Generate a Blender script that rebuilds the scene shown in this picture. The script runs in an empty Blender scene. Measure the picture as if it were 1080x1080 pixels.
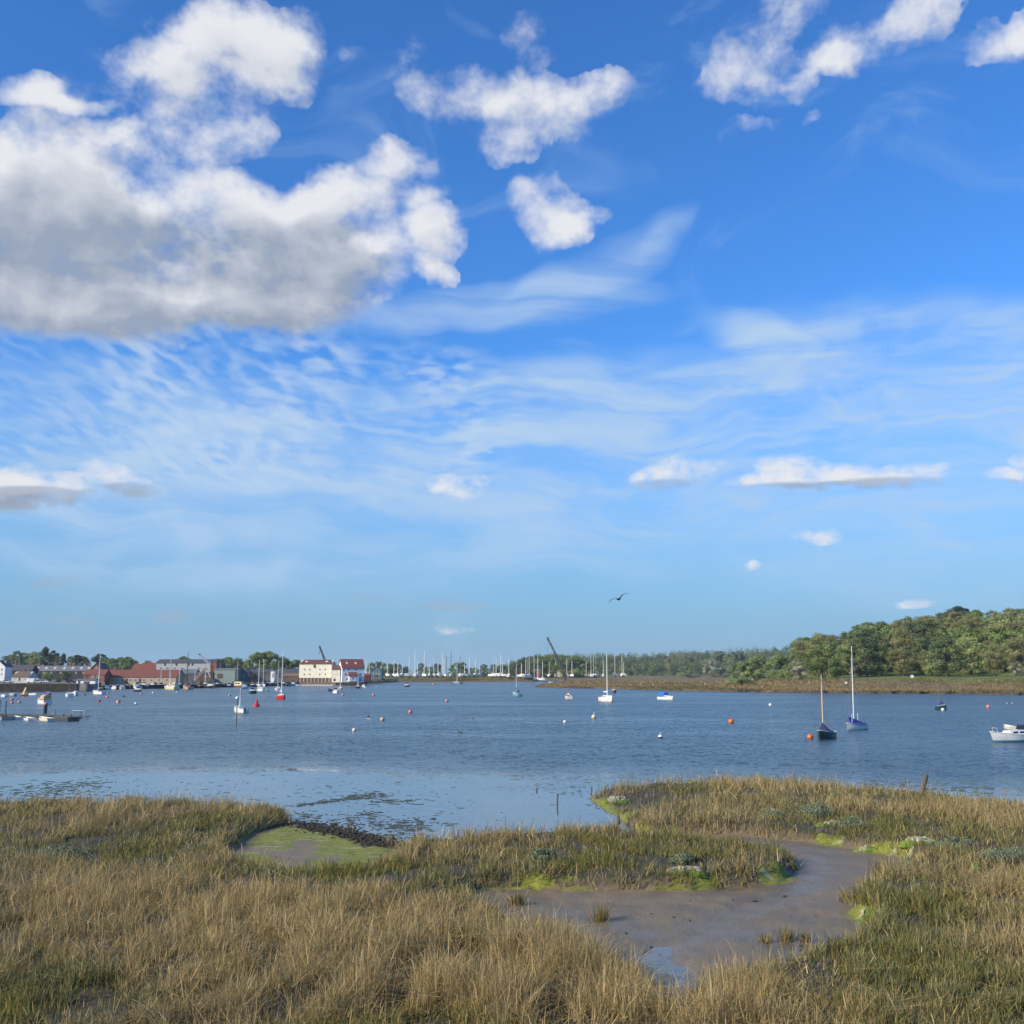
import bpy, math, random
import numpy as np
from mathutils import Vector, Matrix, Euler

rng = np.random.default_rng(11)
random.seed(5)
scene = bpy.context.scene
COL = scene.collection
PI = math.pi
R = math.radians

# ------------------------------------------------------------------ camera
CAM_H = 7.0
F = 1080.0
HOR = 710.0
PITCH = math.atan((HOR - 540.0) / F)
CP, SP = math.cos(PITCH), math.sin(PITCH)

def ray(px, py):
    x = (px - 540.0) / F
    y = (540.0 - py) / F
    return (x, CP - y * SP, SP + y * CP)

def at(px, py, Y):
    """world point on the sight line of a photo pixel at depth Y"""
    d = ray(px, py)
    t = Y / d[1]
    return (d[0] * t, Y, CAM_H + d[2] * t)

def on_z(px, py, z=0.0):
    d = ray(px, py)
    t = (z - CAM_H) / d[2]
    return (d[0] * t, d[1] * t, z)

def zat(py, Y):
    return at(540, py, Y)[2]

def azel(px, py):
    d = Vector(ray(px, py)).normalized()
    return (math.atan2(d.x, d.y), math.asin(d.z))

cam_data = bpy.data.cameras.new('camera')
cam_data.sensor_width = 36.0
cam_data.lens = 36.0
cam_data.clip_end = 20000.0
cam_data.clip_start = 0.1
cam = bpy.data.objects.new('camera', cam_data)
cam.location = (0, 0, CAM_H)
cam.rotation_euler = (PI / 2 + PITCH, 0, 0)
COL.objects.link(cam)
scene.camera = cam
scene.view_settings.view_transform = 'Standard'
scene.view_settings.look = 'None'
scene.view_settings.exposure = 0.10
scene.view_settings.gamma = 1.0
scene.view_settings.use_curve_mapping = False
scene.cycles.max_bounces = 6
scene.cycles.diffuse_bounces = 2
scene.cycles.glossy_bounces = 3
scene.cycles.transparent_max_bounces = 8
scene.cycles.caustics_reflective = False
scene.cycles.caustics_refractive = False

# ------------------------------------------------------------------ node helper
class NT:
    def __init__(self, tree):
        self.t = tree
    def node(self, typ, **kw):
        n = self.t.nodes.new(typ)
        for k, v in kw.items():
            setattr(n, k, v)
        return n
    def link(self, a, b):
        self.t.links.new(a, b)
    def inp(self, sock, v):
        if isinstance(v, bpy.types.NodeSocket):
            self.link(v, sock)
        elif v is not None:
            sock.default_value = v
    def math(self, op, a, b=None, c=None, clamp=False):
        n = self.node('ShaderNodeMath', operation=op, use_clamp=clamp)
        self.inp(n.inputs[0], a)
        if b is not None: self.inp(n.inputs[1], b)
        if c is not None: self.inp(n.inputs[2], c)
        return n.outputs[0]
    def add(self, a, b): return self.math('ADD', a, b)
    def sub(self, a, b): return self.math('SUBTRACT', a, b)
    def mul(self, a, b): return self.math('MULTIPLY', a, b)
    def mad(self, a, b, c): return self.math('MULTIPLY_ADD', a, b, c)
    def vmath(self, op, a, b=None, c=None, scale=None):
        n = self.node('ShaderNodeVectorMath', operation=op)
        self.inp(n.inputs[0], a)
        if b is not None: self.inp(n.inputs[1], b)
        if c is not None: self.inp(n.inputs[2], c)
        if scale is not None: self.inp(n.inputs['Scale'], scale)
        if op in ('DOT_PRODUCT', 'LENGTH', 'DISTANCE'):
            return n.outputs['Value']
        return n.outputs['Vector']
    def smooth(self, v, a, b, lo=0.0, hi=1.0, interp='SMOOTHSTEP'):
        n = self.node('ShaderNodeMapRange', interpolation_type=interp)
        self.inp(n.inputs['Value'], v)
        n.inputs['From Min'].default_value = a
        n.inputs['From Max'].default_value = b
        n.inputs['To Min'].default_value = lo
        n.inputs['To Max'].default_value = hi
        return n.outputs['Result']
    def noise(self, vec, scale=5.0, detail=2.0, rough=0.5, dist=0.0, lac=2.0, out='Fac', dim='3D'):
        n = self.node('ShaderNodeTexNoise', noise_dimensions=dim)
        if vec is not None: self.link(vec, n.inputs['Vector'])
        n.inputs['Scale'].default_value = scale
        n.inputs['Detail'].default_value = detail
        n.inputs['Roughness'].default_value = rough
        n.inputs['Distortion'].default_value = dist
        n.inputs['Lacunarity'].default_value = lac
        return n.outputs[out]
    def mapping(self, vec, loc=(0, 0, 0), rot=(0, 0, 0), scale=(1, 1, 1), vtype='POINT'):
        n = self.node('ShaderNodeMapping', vector_type=vtype)
        self.link(vec, n.inputs['Vector'])
        n.inputs['Location'].default_value = loc
        n.inputs['Rotation'].default_value = rot
        n.inputs['Scale'].default_value = scale
        return n.outputs['Vector']
    def mix(self, fac, a, b, blend='MIX'):
        n = self.node('ShaderNodeMix', data_type='RGBA', blend_type=blend)
        self.inp(n.inputs[0], fac)
        self.inp(n.inputs[6], a if isinstance(a, bpy.types.NodeSocket) else tuple(a) + (1.0,) * (4 - len(a)))
        self.inp(n.inputs[7], b if isinstance(b, bpy.types.NodeSocket) else tuple(b) + (1.0,) * (4 - len(b)))
        return n.outputs[2]
    def sep(self, v):
        n = self.node('ShaderNodeSeparateXYZ')
        self.link(v, n.inputs[0])
        return n.outputs
    def comb(self, x, y, z=0.0):
        n = self.node('ShaderNodeCombineXYZ')
        self.inp(n.inputs[0], x); self.inp(n.inputs[1], y); self.inp(n.inputs[2], z)
        return n.outputs[0]

scene.cycles.use_adaptive_sampling = True
scene.cycles.adaptive_threshold = 0.02
scene.cycles.adaptive_min_samples = 8
# ------------------------------------------------------------------ sun and sky
SUN_AZ = R(-122.0)      # measured from +Y towards +X : the sun stands left, a little behind the camera
SUN_EL = R(27.0)
sd = Vector((math.sin(SUN_AZ) * math.cos(SUN_EL), math.cos(SUN_AZ) * math.cos(SUN_EL), math.sin(SUN_EL)))
sl = bpy.data.lights.new('sun', 'SUN')
sl.energy = 5.0
sl.angle = R(0.6)
sl.color = (1.0, 0.84, 0.62)
so = bpy.data.objects.new('sun', sl)
so.rotation_euler = sd.to_track_quat('Z', 'Y').to_euler()
so.location = (-30, 0, 40)
COL.objects.link(so)

world = bpy.data.worlds.new('World')
scene.world = world
world.use_nodes = True
world.cycles.sampling_method = 'MANUAL'
world.cycles.sample_map_resolution = 256
wt = world.node_tree
wt.nodes.clear()
W = NT(wt)
SKY_STRENGTH = 0.12
tc = W.node('ShaderNodeTexCoord')
dirv = tc.outputs['Generated']
sky = W.node('ShaderNodeTexSky', sky_type='NISHITA')
sky.sun_disc = False
sky.sun_elevation = SUN_EL
sky.sun_rotation = SUN_AZ
sky.altitude = 0.0
sky.air_density = 1.0
sky.dust_density = 0.6
sky.ozone_density = 2.0
dx, dy, dz = W.sep(dirv)
az = W.math('ARCTAN2', dx, dy)
el = W.math('ARCSINE', dz)
P0 = W.comb(az, el, 0.0)

def blob_geo(px, py, rx, ry, deg=0.0):
    c = azel(px, py)
    a = R(deg)
    e1 = azel(px + rx * math.cos(a), py - rx * math.sin(a))
    e2 = azel(px - ry * math.sin(a), py - ry * math.cos(a))
    v1 = (e1[0] - c[0], e1[1] - c[1]); v2 = (e2[0] - c[0], e2[1] - c[1])
    return c, math.hypot(*v1), math.hypot(*v2), math.atan2(v1[1], v1[0])

def after(G, p, val):
    # same vector, evaluated after val (keeps few values alive at a time)
    return G.vmath('MULTIPLY_ADD', val, (1e-8, 1e-8, 1e-8), p)

def blob_sum(G, p, blobs):
    """sum of w*max(0, 1-|q|^2) over rotated ellipses given as photo-measured sky positions;
    three ellipses are carried in the three components of one vector"""
    acc = None
    blobs = list(blobs)
    while len(blobs) % 3:
        blobs.append((0, 0, 1e-3, 1e-3, 0, 0.0))
    x, y, _ = G.sep(p)
    for i in range(0, len(blobs), 3):
        cx, cy, ax, bx, cx0, ay, by, cy0, ww = ([] for _ in range(9))
        for b in blobs[i:i + 3]:
            px, py, rx, ry = b[0], b[1], b[2] * 1.12, b[3] * 1.15
            deg = b[4] if len(b) > 4 else 0.0
            c, r1, r2, rot = blob_geo(px, py, rx, ry, deg)
            cr, sr = math.cos(rot), math.sin(rot)
            ax.append(cr / r1); bx.append(sr / r1); cx0.append(-(c[0] * cr + c[1] * sr) / r1)
            ay.append(-sr / r2); by.append(cr / r2); cy0.append((c[0] * sr - c[1] * cr) / r2)
            ww.append(b[5] if len(b) > 5 else 1.0)
        yy = y
        if acc is not None:                 # evaluated after the previous three (few live values)
            yy = after1(G, y, acc)
        u = G.vmath('MULTIPLY_ADD', yy, tuple(bx), tuple(cx0))
        u = G.vmath('MULTIPLY_ADD', x, tuple(ax), u)
        v = G.vmath('MULTIPLY_ADD', yy, tuple(by), tuple(cy0))
        v = G.vmath('MULTIPLY_ADD', x, tuple(ay), v)
        s = G.vmath('MULTIPLY', u, u)
        s = G.vmath('MULTIPLY_ADD', v, v, s)
        s = G.vmath('MULTIPLY_ADD', s, tuple(-k for k in ww), tuple(ww))
        s = G.vmath('MAXIMUM', s, (0, 0, 0))
        acc = s if acc is None else G.vmath('ADD', acc, s)
    return G.vmath('DOT_PRODUCT', acc, (1, 1, 1))

def after1(G, y, acc):
    return G.vmath('MULTIPLY_ADD', acc, (1e-8, 1e-8, 1e-8), y)

CUM = [ # big cumulus bank on the left
 (60, 250, 130, 95), (190, 275, 160, 75), (300, 295, 120, 50), (30, 190, 80, 60), (120, 190, 90, 45), (225, 225, 60, 38),
 (60, 325, 130, 40), (150, 335, 110, 30), (280, 330, 100, 28), (-60, 250, 120, 110), (150, 130, 130, 60, 0, .45), (60, 130, 70, 40, 0, .5), (370, 285, 70, 28, 0, .6), (395, 235, 85, 42, 0, .42), (445, 262, 55, 28, 0, .25), (330, 250, 90, 40),
 (345, 215, 55, 26, 20), (410, 205, 75, 32, 10), (465, 245, 42, 36), (470, 283, 36, 13), (440, 180, 45, 20, 0, .8),
 (180, 145, 70, 25, 0, .7), (250, 160, 40, 22, 20, .6), (110, 135, 45, 16, 0, .7),
 # top left
 (235, 55, 100, 55), (165, 60, 68, 32), (260, 22, 78, 40), (190, 105, 50, 30), (290, 85, 45, 28, 0, .8),
 (20, 100, 50, 20), (75, 106, 40, 11, 5, .8),
 # centre top
 (485, 90, 62, 36), (545, 112, 70, 40), (632, 98, 42, 24), (520, 152, 34, 18, 0, .9), (560, 45, 26, 26, 60, .5),
 (430, 50, 34, 30, 40, .55), (375, 40, 20, 14, 0, .45), (360, 75, 22, 10, 0, .4),
 (570, 208, 42, 28, -30, .68), (585, 240, 26, 16, 0, .6), (605, 222, 26, 12, 0, .6),
 # top right
 (790, 45, 78, 42, 30, .50), (765, 88, 52, 26, 0, .55), (845, 92, 32, 14, 0, .6), (845, 22, 50, 22, 30, .5), (815, 70, 50, 30, 20, .35),
 (930, 40, 90, 28, 28, .72), (890, 68, 45, 16, 20, .65), (985, 8, 48, 20, 20, .6), (1060, 42, 58, 26, 15, .75),
 (780, 135, 42, 12, 20, .4), (865, 123, 14, 9, 0, .55), (1090, 25, 40, 30, 10, .9),
 # low flat ones
 (705, 503, 48, 17, 4, 1.15), (745, 494, 30, 8, 0, .5), (800, 513, 45, 8, 0, .8), (865, 511, 90, 14, 0, 1.1), (945, 504, 80, 16, 0, 1.1), (840, 494, 45, 13, 0, .9), (1060, 505, 22, 9, 0, .9), (1085, 490, 20, 10, 0, .7),
 (865, 569, 32, 8, 0, .8), (792, 600, 9, 6, 0, .9), (968, 635, 28, 5, 5, .8), (480, 664, 28, 6, 0, .6),
 (30, 519, 66, 20, 0, 1.5), (0, 506, 40, 22, 0, 1.3), (128, 508, 50, 14, -12, 1.2), (482, 511, 40, 14, 0, .8),
]
LOWGREY = [(475, 638, 46, 6, 0, .6), (185, 650, 28, 7, 0, .6), (60, 615, 40, 7, 0, .45), (75, 655, 34, 6, 0, .5), (390, 632, 26, 6, 0, .4)]

def cumulus_group(soft):
    g = bpy.data.node_groups.new('cumulus_density', 'ShaderNodeTree')
    g.interface.new_socket('P', in_out='INPUT', socket_type='NodeSocketVector')
    g.interface.new_socket('D', in_out='OUTPUT', socket_type='NodeSocketFloat')
    g.interface.new_socket('S', in_out='OUTPUT', socket_type='NodeSocketFloat')
    G = NT(g)
    gi = G.node('NodeGroupInput'); go = G.node('NodeGroupOutput')
    p = gi.outputs[0]
    w1 = G.noise(p, 7.0, 1.0, 0.5, out='Color', dim='2D')
    w1 = G.vmath('MULTIPLY_ADD', w1, (0.085, 0.06, 0.0), (-0.0425, -0.03, 0.0))
    w2 = None if soft else G.noise(p, 26.0, 3.0, 0.62, out='Color', dim='2D')
    w2 = w2 and G.vmath('MULTIPLY_ADD', w2, (0.026, 0.022, 0.0), (-0.013, -0.011, 0.0))
    pw = G.vmath('ADD', p, w1)
    if not soft:
        pw = G.vmath('ADD', pw, w2)
    # damp the warp near the horizon, where clouds are small
    e = G.sep(p)[1]
    damp = G.smooth(e, 0.10, 0.36, 0.25, 1.0)
    dv = G.vmath('SUBTRACT', pw, p)
    pw = G.vmath('ADD', p, G.vmath('SCALE', dv, scale=damp))
    s = blob_sum(G, pw, CUM)
    ss = G.math('MINIMUM', s, 2.3)
    # fluff : noise, finer towards the horizon
    fsc = G.smooth(e, 0.08, 0.5, 3.0, 1.0)
    pn = G.vmath('MULTIPLY', G.vmath('SCALE', p, scale=1.0), (1.0, 1.35, 1.0))
    n1 = G.noise(pn, 10.0, 4.0 if soft else 9.0, 0.56 if soft else 0.62, dim='2D')
    n2 = G.noise(G.vmath('MULTIPLY', p, (1.0, 1.5, 1.0)), 36.0, 3.0 if soft else 5.0, 0.6, dim='2D')
    lowf = G.smooth(e, 0.16, 0.30, 1.0, 0.0)
    nmix = G.node('ShaderNodeMix', data_type='FLOAT')
    G.link(lowf, nmix.inputs[0]); G.link(n1, nmix.inputs[2]); G.link(n2, nmix.inputs[3])
    n = nmix.outputs[0]
    amp = G.smooth(e, 0.14, 0.34, 3.0 * (.6 if soft else 1), 3.7 * (.5 if soft else 1))
    d = G.math('MULTIPLY_ADD', G.sub(n, 0.5), amp, G.mad(ss, 1.0, -0.22))
    k = G.smooth(s, 0.0, 0.2)
    d = G.sub(G.mul(G.add(d, 0.3), k), 0.3)
    G.link(d, go.inputs[0]); G.link(s, go.inputs[1])
    return g
cg = cumulus_group(False)
cgs = cumulus_group(True)
def cum(p, soft=False):
    n = W.node('ShaderNodeGroup'); n.node_tree = cgs if soft else cg
    W.link(p, n.inputs[0]); return n.outputs
D1, S1 = cum(P0)
D2, S2 = cum(W.vmath('ADD', after(W, P0, D1), (-0.011, 0.017, 0.0)), True)
alpha = W.smooth(D1, -0.30, 1.50)
# light from the upper left, grey where the cloud is thick towards the sun
lit = W.math('ADD', W.mul(W.sub(D1, D2), 0.46), 0.50, clamp=True)          # 1 = facing the sun
thick = W.smooth(D2, 0.35, 1.45)
PA = after(W, P0, D2)
greyz = blob_sum(W, PA, [(40, 285, 190, 90), (200, 290, 230, 75), (330, 290, 130, 60), (60, 210, 110, 60, 0, .6)])
greyz = W.math('MINIMUM', greyz, 1.0)
lowg = blob_sum(W, after(W, PA, greyz), [(860, 519, 115, 11, 0, 1.3), (950, 514, 90, 12, 0, 1.3), (705, 513, 50, 9, 0, 1.0), (30, 528, 80, 16, 0, 1.8), (135, 518, 45, 10, 0, 1.3), (1062, 511, 25, 7, 0, 1.0)])
relief = W.noise(W.vmath('MULTIPLY', after(W, P0, lowg), (1.0, 1.3, 1.0)), 9.0, 4.0, 0.50, dim='2D')
shade = W.mul(thick, W.mad(greyz, 0.62, 0.14))
shade = W.math('ADD', shade, W.mul(W.math('SUBTRACT', 0.62, lit), W.mad(greyz, 0.50, 0.34)))
shade = W.math('ADD', shade, W.mul(W.math('SUBTRACT', relief, 0.5), W.mad(greyz, 0.62, 0.30)))
shade = W.math('ADD', shade, W.mul(W.smooth(lowg, 0.0, 0.9), 0.85), clamp=True)
K = 1.0 / SKY_STRENGTH
white = (0.75 * K, 0.765 * K, 0.81 * K)
grey = (0.30 * K, 0.36 * K, 0.47 * K)
ccol = W.mix(shade, white, grey)

# ---- high cloud: ripples, veil and streaks
PB = after(W, P0, shade)
wr = W.noise(PB, 5.0, 3.0, 0.5, out='Color', dim='2D')
Pw = W.vmath('ADD', PB, W.vmath('MULTIPLY_ADD', wr, (0.10, 0.06, 0), (-0.05, -0.03, 0)))
Pr = W.vmath('ADD', W.vmath('SCALE', P0, scale=0.62), W.vmath('SCALE', Pw, scale=0.38))
ripple_mask = blob_sum(W, Pw, [(90, 400, 220, 80), (330, 430, 230, 85), (520, 420, 120, 50, 0, .35), (120, 470, 250, 60, 0, .7), (400, 490, 200, 50, 0, .5)])
ripple_mask = W.math('MINIMUM', ripple_mask, 1.0)
rz = W.sep(Pr)
ez = W.math('MAXIMUM', W.add(rz[1], 0.06), 0.02)
rq = W.comb(W.math('DIVIDE', rz[0], ez), W.math('LOGARITHM', ez, 2.718))
rp = W.mapping(rq, (0, 0, 0), (0, 0, R(32)), (15.5, 23.0, 1.0))
rn = W.noise(rp, 1.0, 1.6, 0.45, 0.1, dim='2D')
rp2 = W.mapping(rq, (3, 1, 0), (0, 0, R(-22)), (11.0, 36.0, 1.0))
rn2 = W.noise(rp2, 1.0, 2.0, 0.5, 0.2, dim='2D')
side = W.smooth(W.sep(P0)[0], -0.30, -0.02)
rmx = W.node('ShaderNodeMix', data_type='FLOAT')
W.link(side, rmx.inputs[0]); W.link(rn, rmx.inputs[2]); W.link(rn2, rmx.inputs[3])
rip = W.smooth(rmx.outputs[0], 0.34, 0.70)
rip = W.mul(rip, W.smooth(ripple_mask, 0.05, 0.7))
rip = W.mul(rip, W.mul(W.smooth(W.noise(Pr, 6.0, 3.0, 0.55, dim='2D'), 0.36, 0.62, 0.30, 1.0), 0.62))
Pw = after(W, Pw, rip)
veil_m = blob_sum(W, Pw, [(250, 500, 520, 110, 0, .9), (930, 430, 330, 95, 8, .9), (620, 470, 330, 80, 0, .7), (900, 560, 500, 90, 0, .8), (900, 480, 380, 110, 4, .6), (300, 560, 500, 70, 0, .5),
                          (1000, 360, 260, 60, 0, .6), (200, 585, 500, 60, 0, .4), (800, 350, 90, 30, -20, .45), (620, 400, 160, 40, 10, .5)])
veil_m = W.math('MINIMUM', veil_m, 1.0)
sp_ = W.mapping(Pw, (0, 0, 0), (0, 0, R(-14)), (3.2, 26.0, 1.0))
sn = W.noise(sp_, 1.3, 6.0, 0.6, 0.5, dim='2D')
sp2 = W.mapping(Pw, (0, 0, 0), (0, 0, R(8)), (5.0, 15.0, 1.0))
sn2 = W.noise(sp2, 1.2, 5.0, 0.58, 0.6, dim='2D')
st = W.smooth(W.mad(sn2, 0.5, W.mul(sn, 0.5)), 0.33, 0.68)
veil = W.mul(W.smooth(veil_m, 0.0, 0.9), W.mad(st, 0.80, 0.17))
Pv = Pw
Pw = after(W, Pw, veil)
sw = blob_sum(W, Pw, [(520, 322, 175, 24, 10, .75), (610, 285, 130, 22, 30, .75), (470, 338, 110, 14, 0, .5), (800, 335, 90, 16, -14, .6), (880, 365, 120, 34, -10, .5), (680, 245, 60, 9, 28, .35)])
sw = W.mul(W.math('MINIMUM', sw, 1.0), W.smooth(sn, 0.25, 0.75, 0.22, 0.75))
# faint wisps elsewhere in the blue
fa = W.noise(W.mapping(Pw, (9, 4, 0), (0, 0, R(20)), (4.0, 10.0, 1.0)), 1.1, 5.0, 0.62, 0.8, dim='2D')
fa = W.mul(W.smooth(fa, 0.52, 0.85), 0.30)
hi = W.math('MAXIMUM', veil, W.math('MAXIMUM', W.mul(sw, 0.9), fa))
hi = W.mul(hi, W.smooth(el, 0.0, 0.20, 0.5, 1.0))
hcol = (0.42 * K, 0.59 * K, 0.81 * K)
rcol = (0.50 * K, 0.63 * K, 0.81 * K)
# low grey scraps near the horizon
PC = after(W, P0, hi)
lg = blob_sum(W, W.vmath('ADD', PC, W.vmath('MULTIPLY_ADD', W.noise(PC, 30.0, 3.0, 0.6, out='Color', dim='2D'), (0.04, 0.016, 0), (-0.02, -0.008, 0))), LOWGREY)
lg = W.mul(W.smooth(lg, 0.0, 0.6), 0.5)
# clear sky, tuned in saturation
hs = W.node('ShaderNodeHueSaturation')
W.link(sky.outputs[0], hs.inputs['Color'])
hs.inputs['Hue'].default_value = 0.5
hs.inputs['Saturation'].default_value = 1.05
hs.inputs['Value'].default_value = 1.0
base = W.mix(1.0, hs.outputs[0], (0.47, 1.02, 1.66), 'MULTIPLY')
hz = W.smooth(el, -0.02, 0.30, 0.93, 0.0)
base = W.mix(hz, base, (0.225 * K, 0.395 * K, 0.575 * K))
c1 = W.mix(hi, base, hcol)
c1 = W.mix(W.math('MAXIMUM', rip, W.mul(sw, 0.35)), c1, rcol)
c2 = W.mix(lg, c1, (0.33 * K, 0.42 * K, 0.54 * K))
c3 = W.mix(alpha, c2, ccol)
bg = W.node('ShaderNodeBackground')
W.link(c3, bg.inputs['Color'])
bg.inputs['Strength'].default_value = SKY_STRENGTH
wo = W.node('ShaderNodeOutputWorld')
W.link(bg.outputs[0], wo.inputs['Surface'])
# ------------------------------------------------------------------ mesh helpers
def tag(o, label=None, cat=None, group=None, kind=None):
    if label: o['label'] = label
    if cat: o['category'] = cat
    if group: o['group'] = group
    if kind: o['kind'] = kind
    return o

def empty(name, loc=(0, 0, 0), rz=0.0, label=None, cat=None, group=None):
    o = bpy.data.objects.new(name, None)
    o.empty_display_size = 0.3
    o.location = loc
    o.rotation_euler = (0, 0, rz)
    COL.objects.link(o)
    return tag(o, label, cat, group)

def link_mesh(name, me, mats, parent=None, loc=None):
    o = bpy.data.objects.new(name, me)
    if not isinstance(mats, (list, tuple)): mats = [mats]
    if len(me.materials) == 0:
        for m in mats: me.materials.append(m)
    if parent is not None: o.parent = parent
    if loc is not None: o.location = loc
    COL.objects.link(o)
    return o

class MB:
    def __init__(self):
        self.v = []; self.f = []; self.m = []; self.s = []
    def add(self, verts, faces, mat=0, smooth=False):
        n = len(self.v)
        self.v.extend([tuple(map(float, p)) for p in verts])
        for f in faces:
            self.f.append(tuple(i + n for i in f)); self.m.append(mat); self.s.append(smooth)
        return self
    def box(self, c, s, rz=0.0, mat=0, top=1.0, topy=None):
        """box of size s centred at c; the top face can be scaled"""
        topy = top if topy is None else topy
        hx, hy, hz = s[0] / 2, s[1] / 2, s[2] / 2
        vs = [(-hx, -hy, -hz), (hx, -hy, -hz), (hx, hy, -hz), (-hx, hy, -hz),
              (-hx * top, -hy * topy, hz), (hx * top, -hy * topy, hz), (hx * top, hy * topy, hz), (-hx * top, hy * topy, hz)]
        cr, sr = math.cos(rz), math.sin(rz)
        vs = [(c[0] + x * cr - y * sr, c[1] + x * sr + y * cr, c[2] + z) for x, y, z in vs]
        return self.add(vs, [(0, 3, 2, 1), (4, 5, 6, 7), (0, 1, 5, 4), (1, 2, 6, 5), (2, 3, 7, 6), (3, 0, 4, 7)], mat)
    def tube(self, pts, rad, n=6, mat=0, cap=True, smooth=True):
        if not isinstance(rad, (list, tuple)): rad = [rad] * len(pts)
        pts = [Vector(p) for p in pts]
        vs = []; fs = []
        for i, p in enumerate(pts):
            d = (pts[min(i + 1, len(pts) - 1)] - pts[max(i - 1, 0)])
            if d.length < 1e-9: d = Vector((0, 0, 1))
            d.normalize()
            u = d.cross(Vector((0, 1, 0)) if abs(d.y) < 0.9 else Vector((1, 0, 0))).normalized()
            w = d.cross(u)
            for k in range(n):
                a = 2 * PI * k / n
                vs.append(p + (u * math.cos(a) + w * math.sin(a)) * rad[i])
        for i in range(len(pts) - 1):
            for k in range(n):
                a, b = i * n + k, i * n + (k + 1) % n
                fs.append((a, b, b + n, a + n))
        self.add(vs, fs, mat, smooth)
        if cap:
            self.add([vs[k] for k in range(n)], [tuple(range(n))[::-1]], mat)
            self.add([vs[(len(pts) - 1) * n + k] for k in range(n)], [tuple(range(n))], mat)
        return self
    def lathe(self, prof, c=(0, 0, 0), n=14, mat=0, smooth=True):
        vs = []; fs = []
        for r, z in prof:
            for k in range(n):
                a = 2 * PI * k / n
                vs.append((c[0] + r * math.cos(a), c[1] + r * math.sin(a), c[2] + z))
        for i in range(len(prof) - 1):
            for k in range(n):
                a, b = i * n + k, i * n + (k + 1) % n
                fs.append((a, b, b + n, a + n))
        return self.add(vs, fs, mat, smooth)
    def ball(self, c, r, n=12, m=8, sz=1.0, mat=0):
        prof = [(max(1e-4, r * math.sin(PI * i / m)), -r * sz * math.cos(PI * i / m)) for i in range(m + 1)]
        return self.lathe(prof, c, n, mat)
    def prism(self, poly, y0, y1, mat=0):
        """polygon in x,z extruded along y"""
        n = len(poly)
        vs = [(x, y0, z) for x, z in poly] + [(x, y1, z) for x, z in poly]
        fs = [tuple(range(n)), tuple(range(2 * n - 1, n - 1, -1))]
        fs += [(i, i + n, (i + 1) % n + n, (i + 1) % n) for i in range(n)]
        return self.add(vs, fs, mat)
    def build(self, name, mats, parent=None, loc=None, label=None):
        me = bpy.data.meshes.new(name)
        me.from_pydata(self.v, [], self.f)
        me.polygons.foreach_set('material_index', self.m)
        me.polygons.foreach_set('use_smooth', self.s)
        me.update()
        o = link_mesh(name, me, mats, parent, loc)
        if label: o['label'] = label
        return o

def np_mesh(name, V, Q, col=None, smooth=False):
    """mesh from a numpy vertex array and quads"""
    me = bpy.data.meshes.new(name)
    V = np.ascontiguousarray(V, dtype=np.float32); Q = np.ascontiguousarray(Q, dtype=np.int32)
    me.vertices.add(len(V)); me.vertices.foreach_set('co', V.ravel())
    me.loops.add(Q.size); me.loops.foreach_set('vertex_index', Q.ravel())
    me.polygons.add(len(Q)); me.polygons.foreach_set('loop_start', np.arange(0, Q.size, Q.shape[1], dtype=np.int32))
    me.polygons.foreach_set('use_smooth', np.full(len(Q), smooth))
    me.update(calc_edges=True)
    if col is not None:
        for nm, c in col.items():
            c = np.ascontiguousarray(c, dtype=np.float32)
            if c.ndim == 1:
                a = me.attributes.new(nm, 'FLOAT', 'POINT'); a.data.foreach_set('value', c)
            else:
                a = me.attributes.new(nm, 'FLOAT_VECTOR', 'POINT'); a.data.foreach_set('vector', c.ravel())
    return me

def copy_tree(o, parent=None):
    c = o.copy(); COL.objects.link(c)
    if parent is not None: c.parent = parent
    for ch in o.children: copy_tree(ch, c)
    return c

# ------------------------------------------------------------------ numpy noise
def _hash(ix, iy, seed):
    h = (ix.astype(np.int64) * 374761393 + iy.astype(np.int64) * 668265263 + seed * 144665) & 0xffffffff
    h = ((h ^ (h >> 13)) * 1274126177) & 0xffffffff
    h = h ^ (h >> 16)
    return (h & 0xffff) / 65535.0
def vnoise(x, y, seed=0):
    ix = np.floor(x); iy = np.floor(y)
    fx = x - ix; fy = y - iy
    fx = fx * fx * (3 - 2 * fx); fy = fy * fy * (3 - 2 * fy)
    a = _hash(ix, iy, seed); b = _hash(ix + 1, iy, seed); c = _hash(ix, iy + 1, seed); d = _hash(ix + 1, iy + 1, seed)
    return (a + (b - a) * fx) * (1 - fy) + (c + (d - c) * fx) * fy
def fbm(x, y, octaves=4, seed=0, gain=0.5):
    s = 0; a = 1; t = 0
    for i in range(octaves):
        s = s + a * vnoise(x, y, seed + i * 17); t += a
        a *= gain; x = x * 2.03 + 11.3; y = y * 2.03 + 4.7
    return s / t
def sstep(x, a, b):
    t = np.clip((x - np.asarray(a)) / (np.asarray(b) - np.asarray(a)), 0, 1)
    return t * t * (3 - 2 * t)
def poly_sdf(px, py, poly):
    """signed distance, positive inside"""
    P = np.array(poly, dtype=np.float64)
    d = np.full(px.shape, 1e9); inside = np.zeros(px.shape, bool)
    for i in range(len(P)):
        a = P[i]; b = P[(i + 1) % len(P)]
        ex, ey = b - a
        wx, wy = px - a[0], py - a[1]
        t = np.clip((wx * ex + wy * ey) / (ex * ex + ey * ey + 1e-12), 0, 1)
        d = np.minimum(d, (wx - ex * t) ** 2 + (wy - ey * t) ** 2)
        c = ((a[1] > py) != (b[1] > py))
        xi = a[0] + (py - a[1]) / (ey if abs(ey) > 1e-12 else 1e-12) * ex
        inside ^= (c & (px < xi))
    d = np.sqrt(d)
    return np.where(inside, d, -d)

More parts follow.
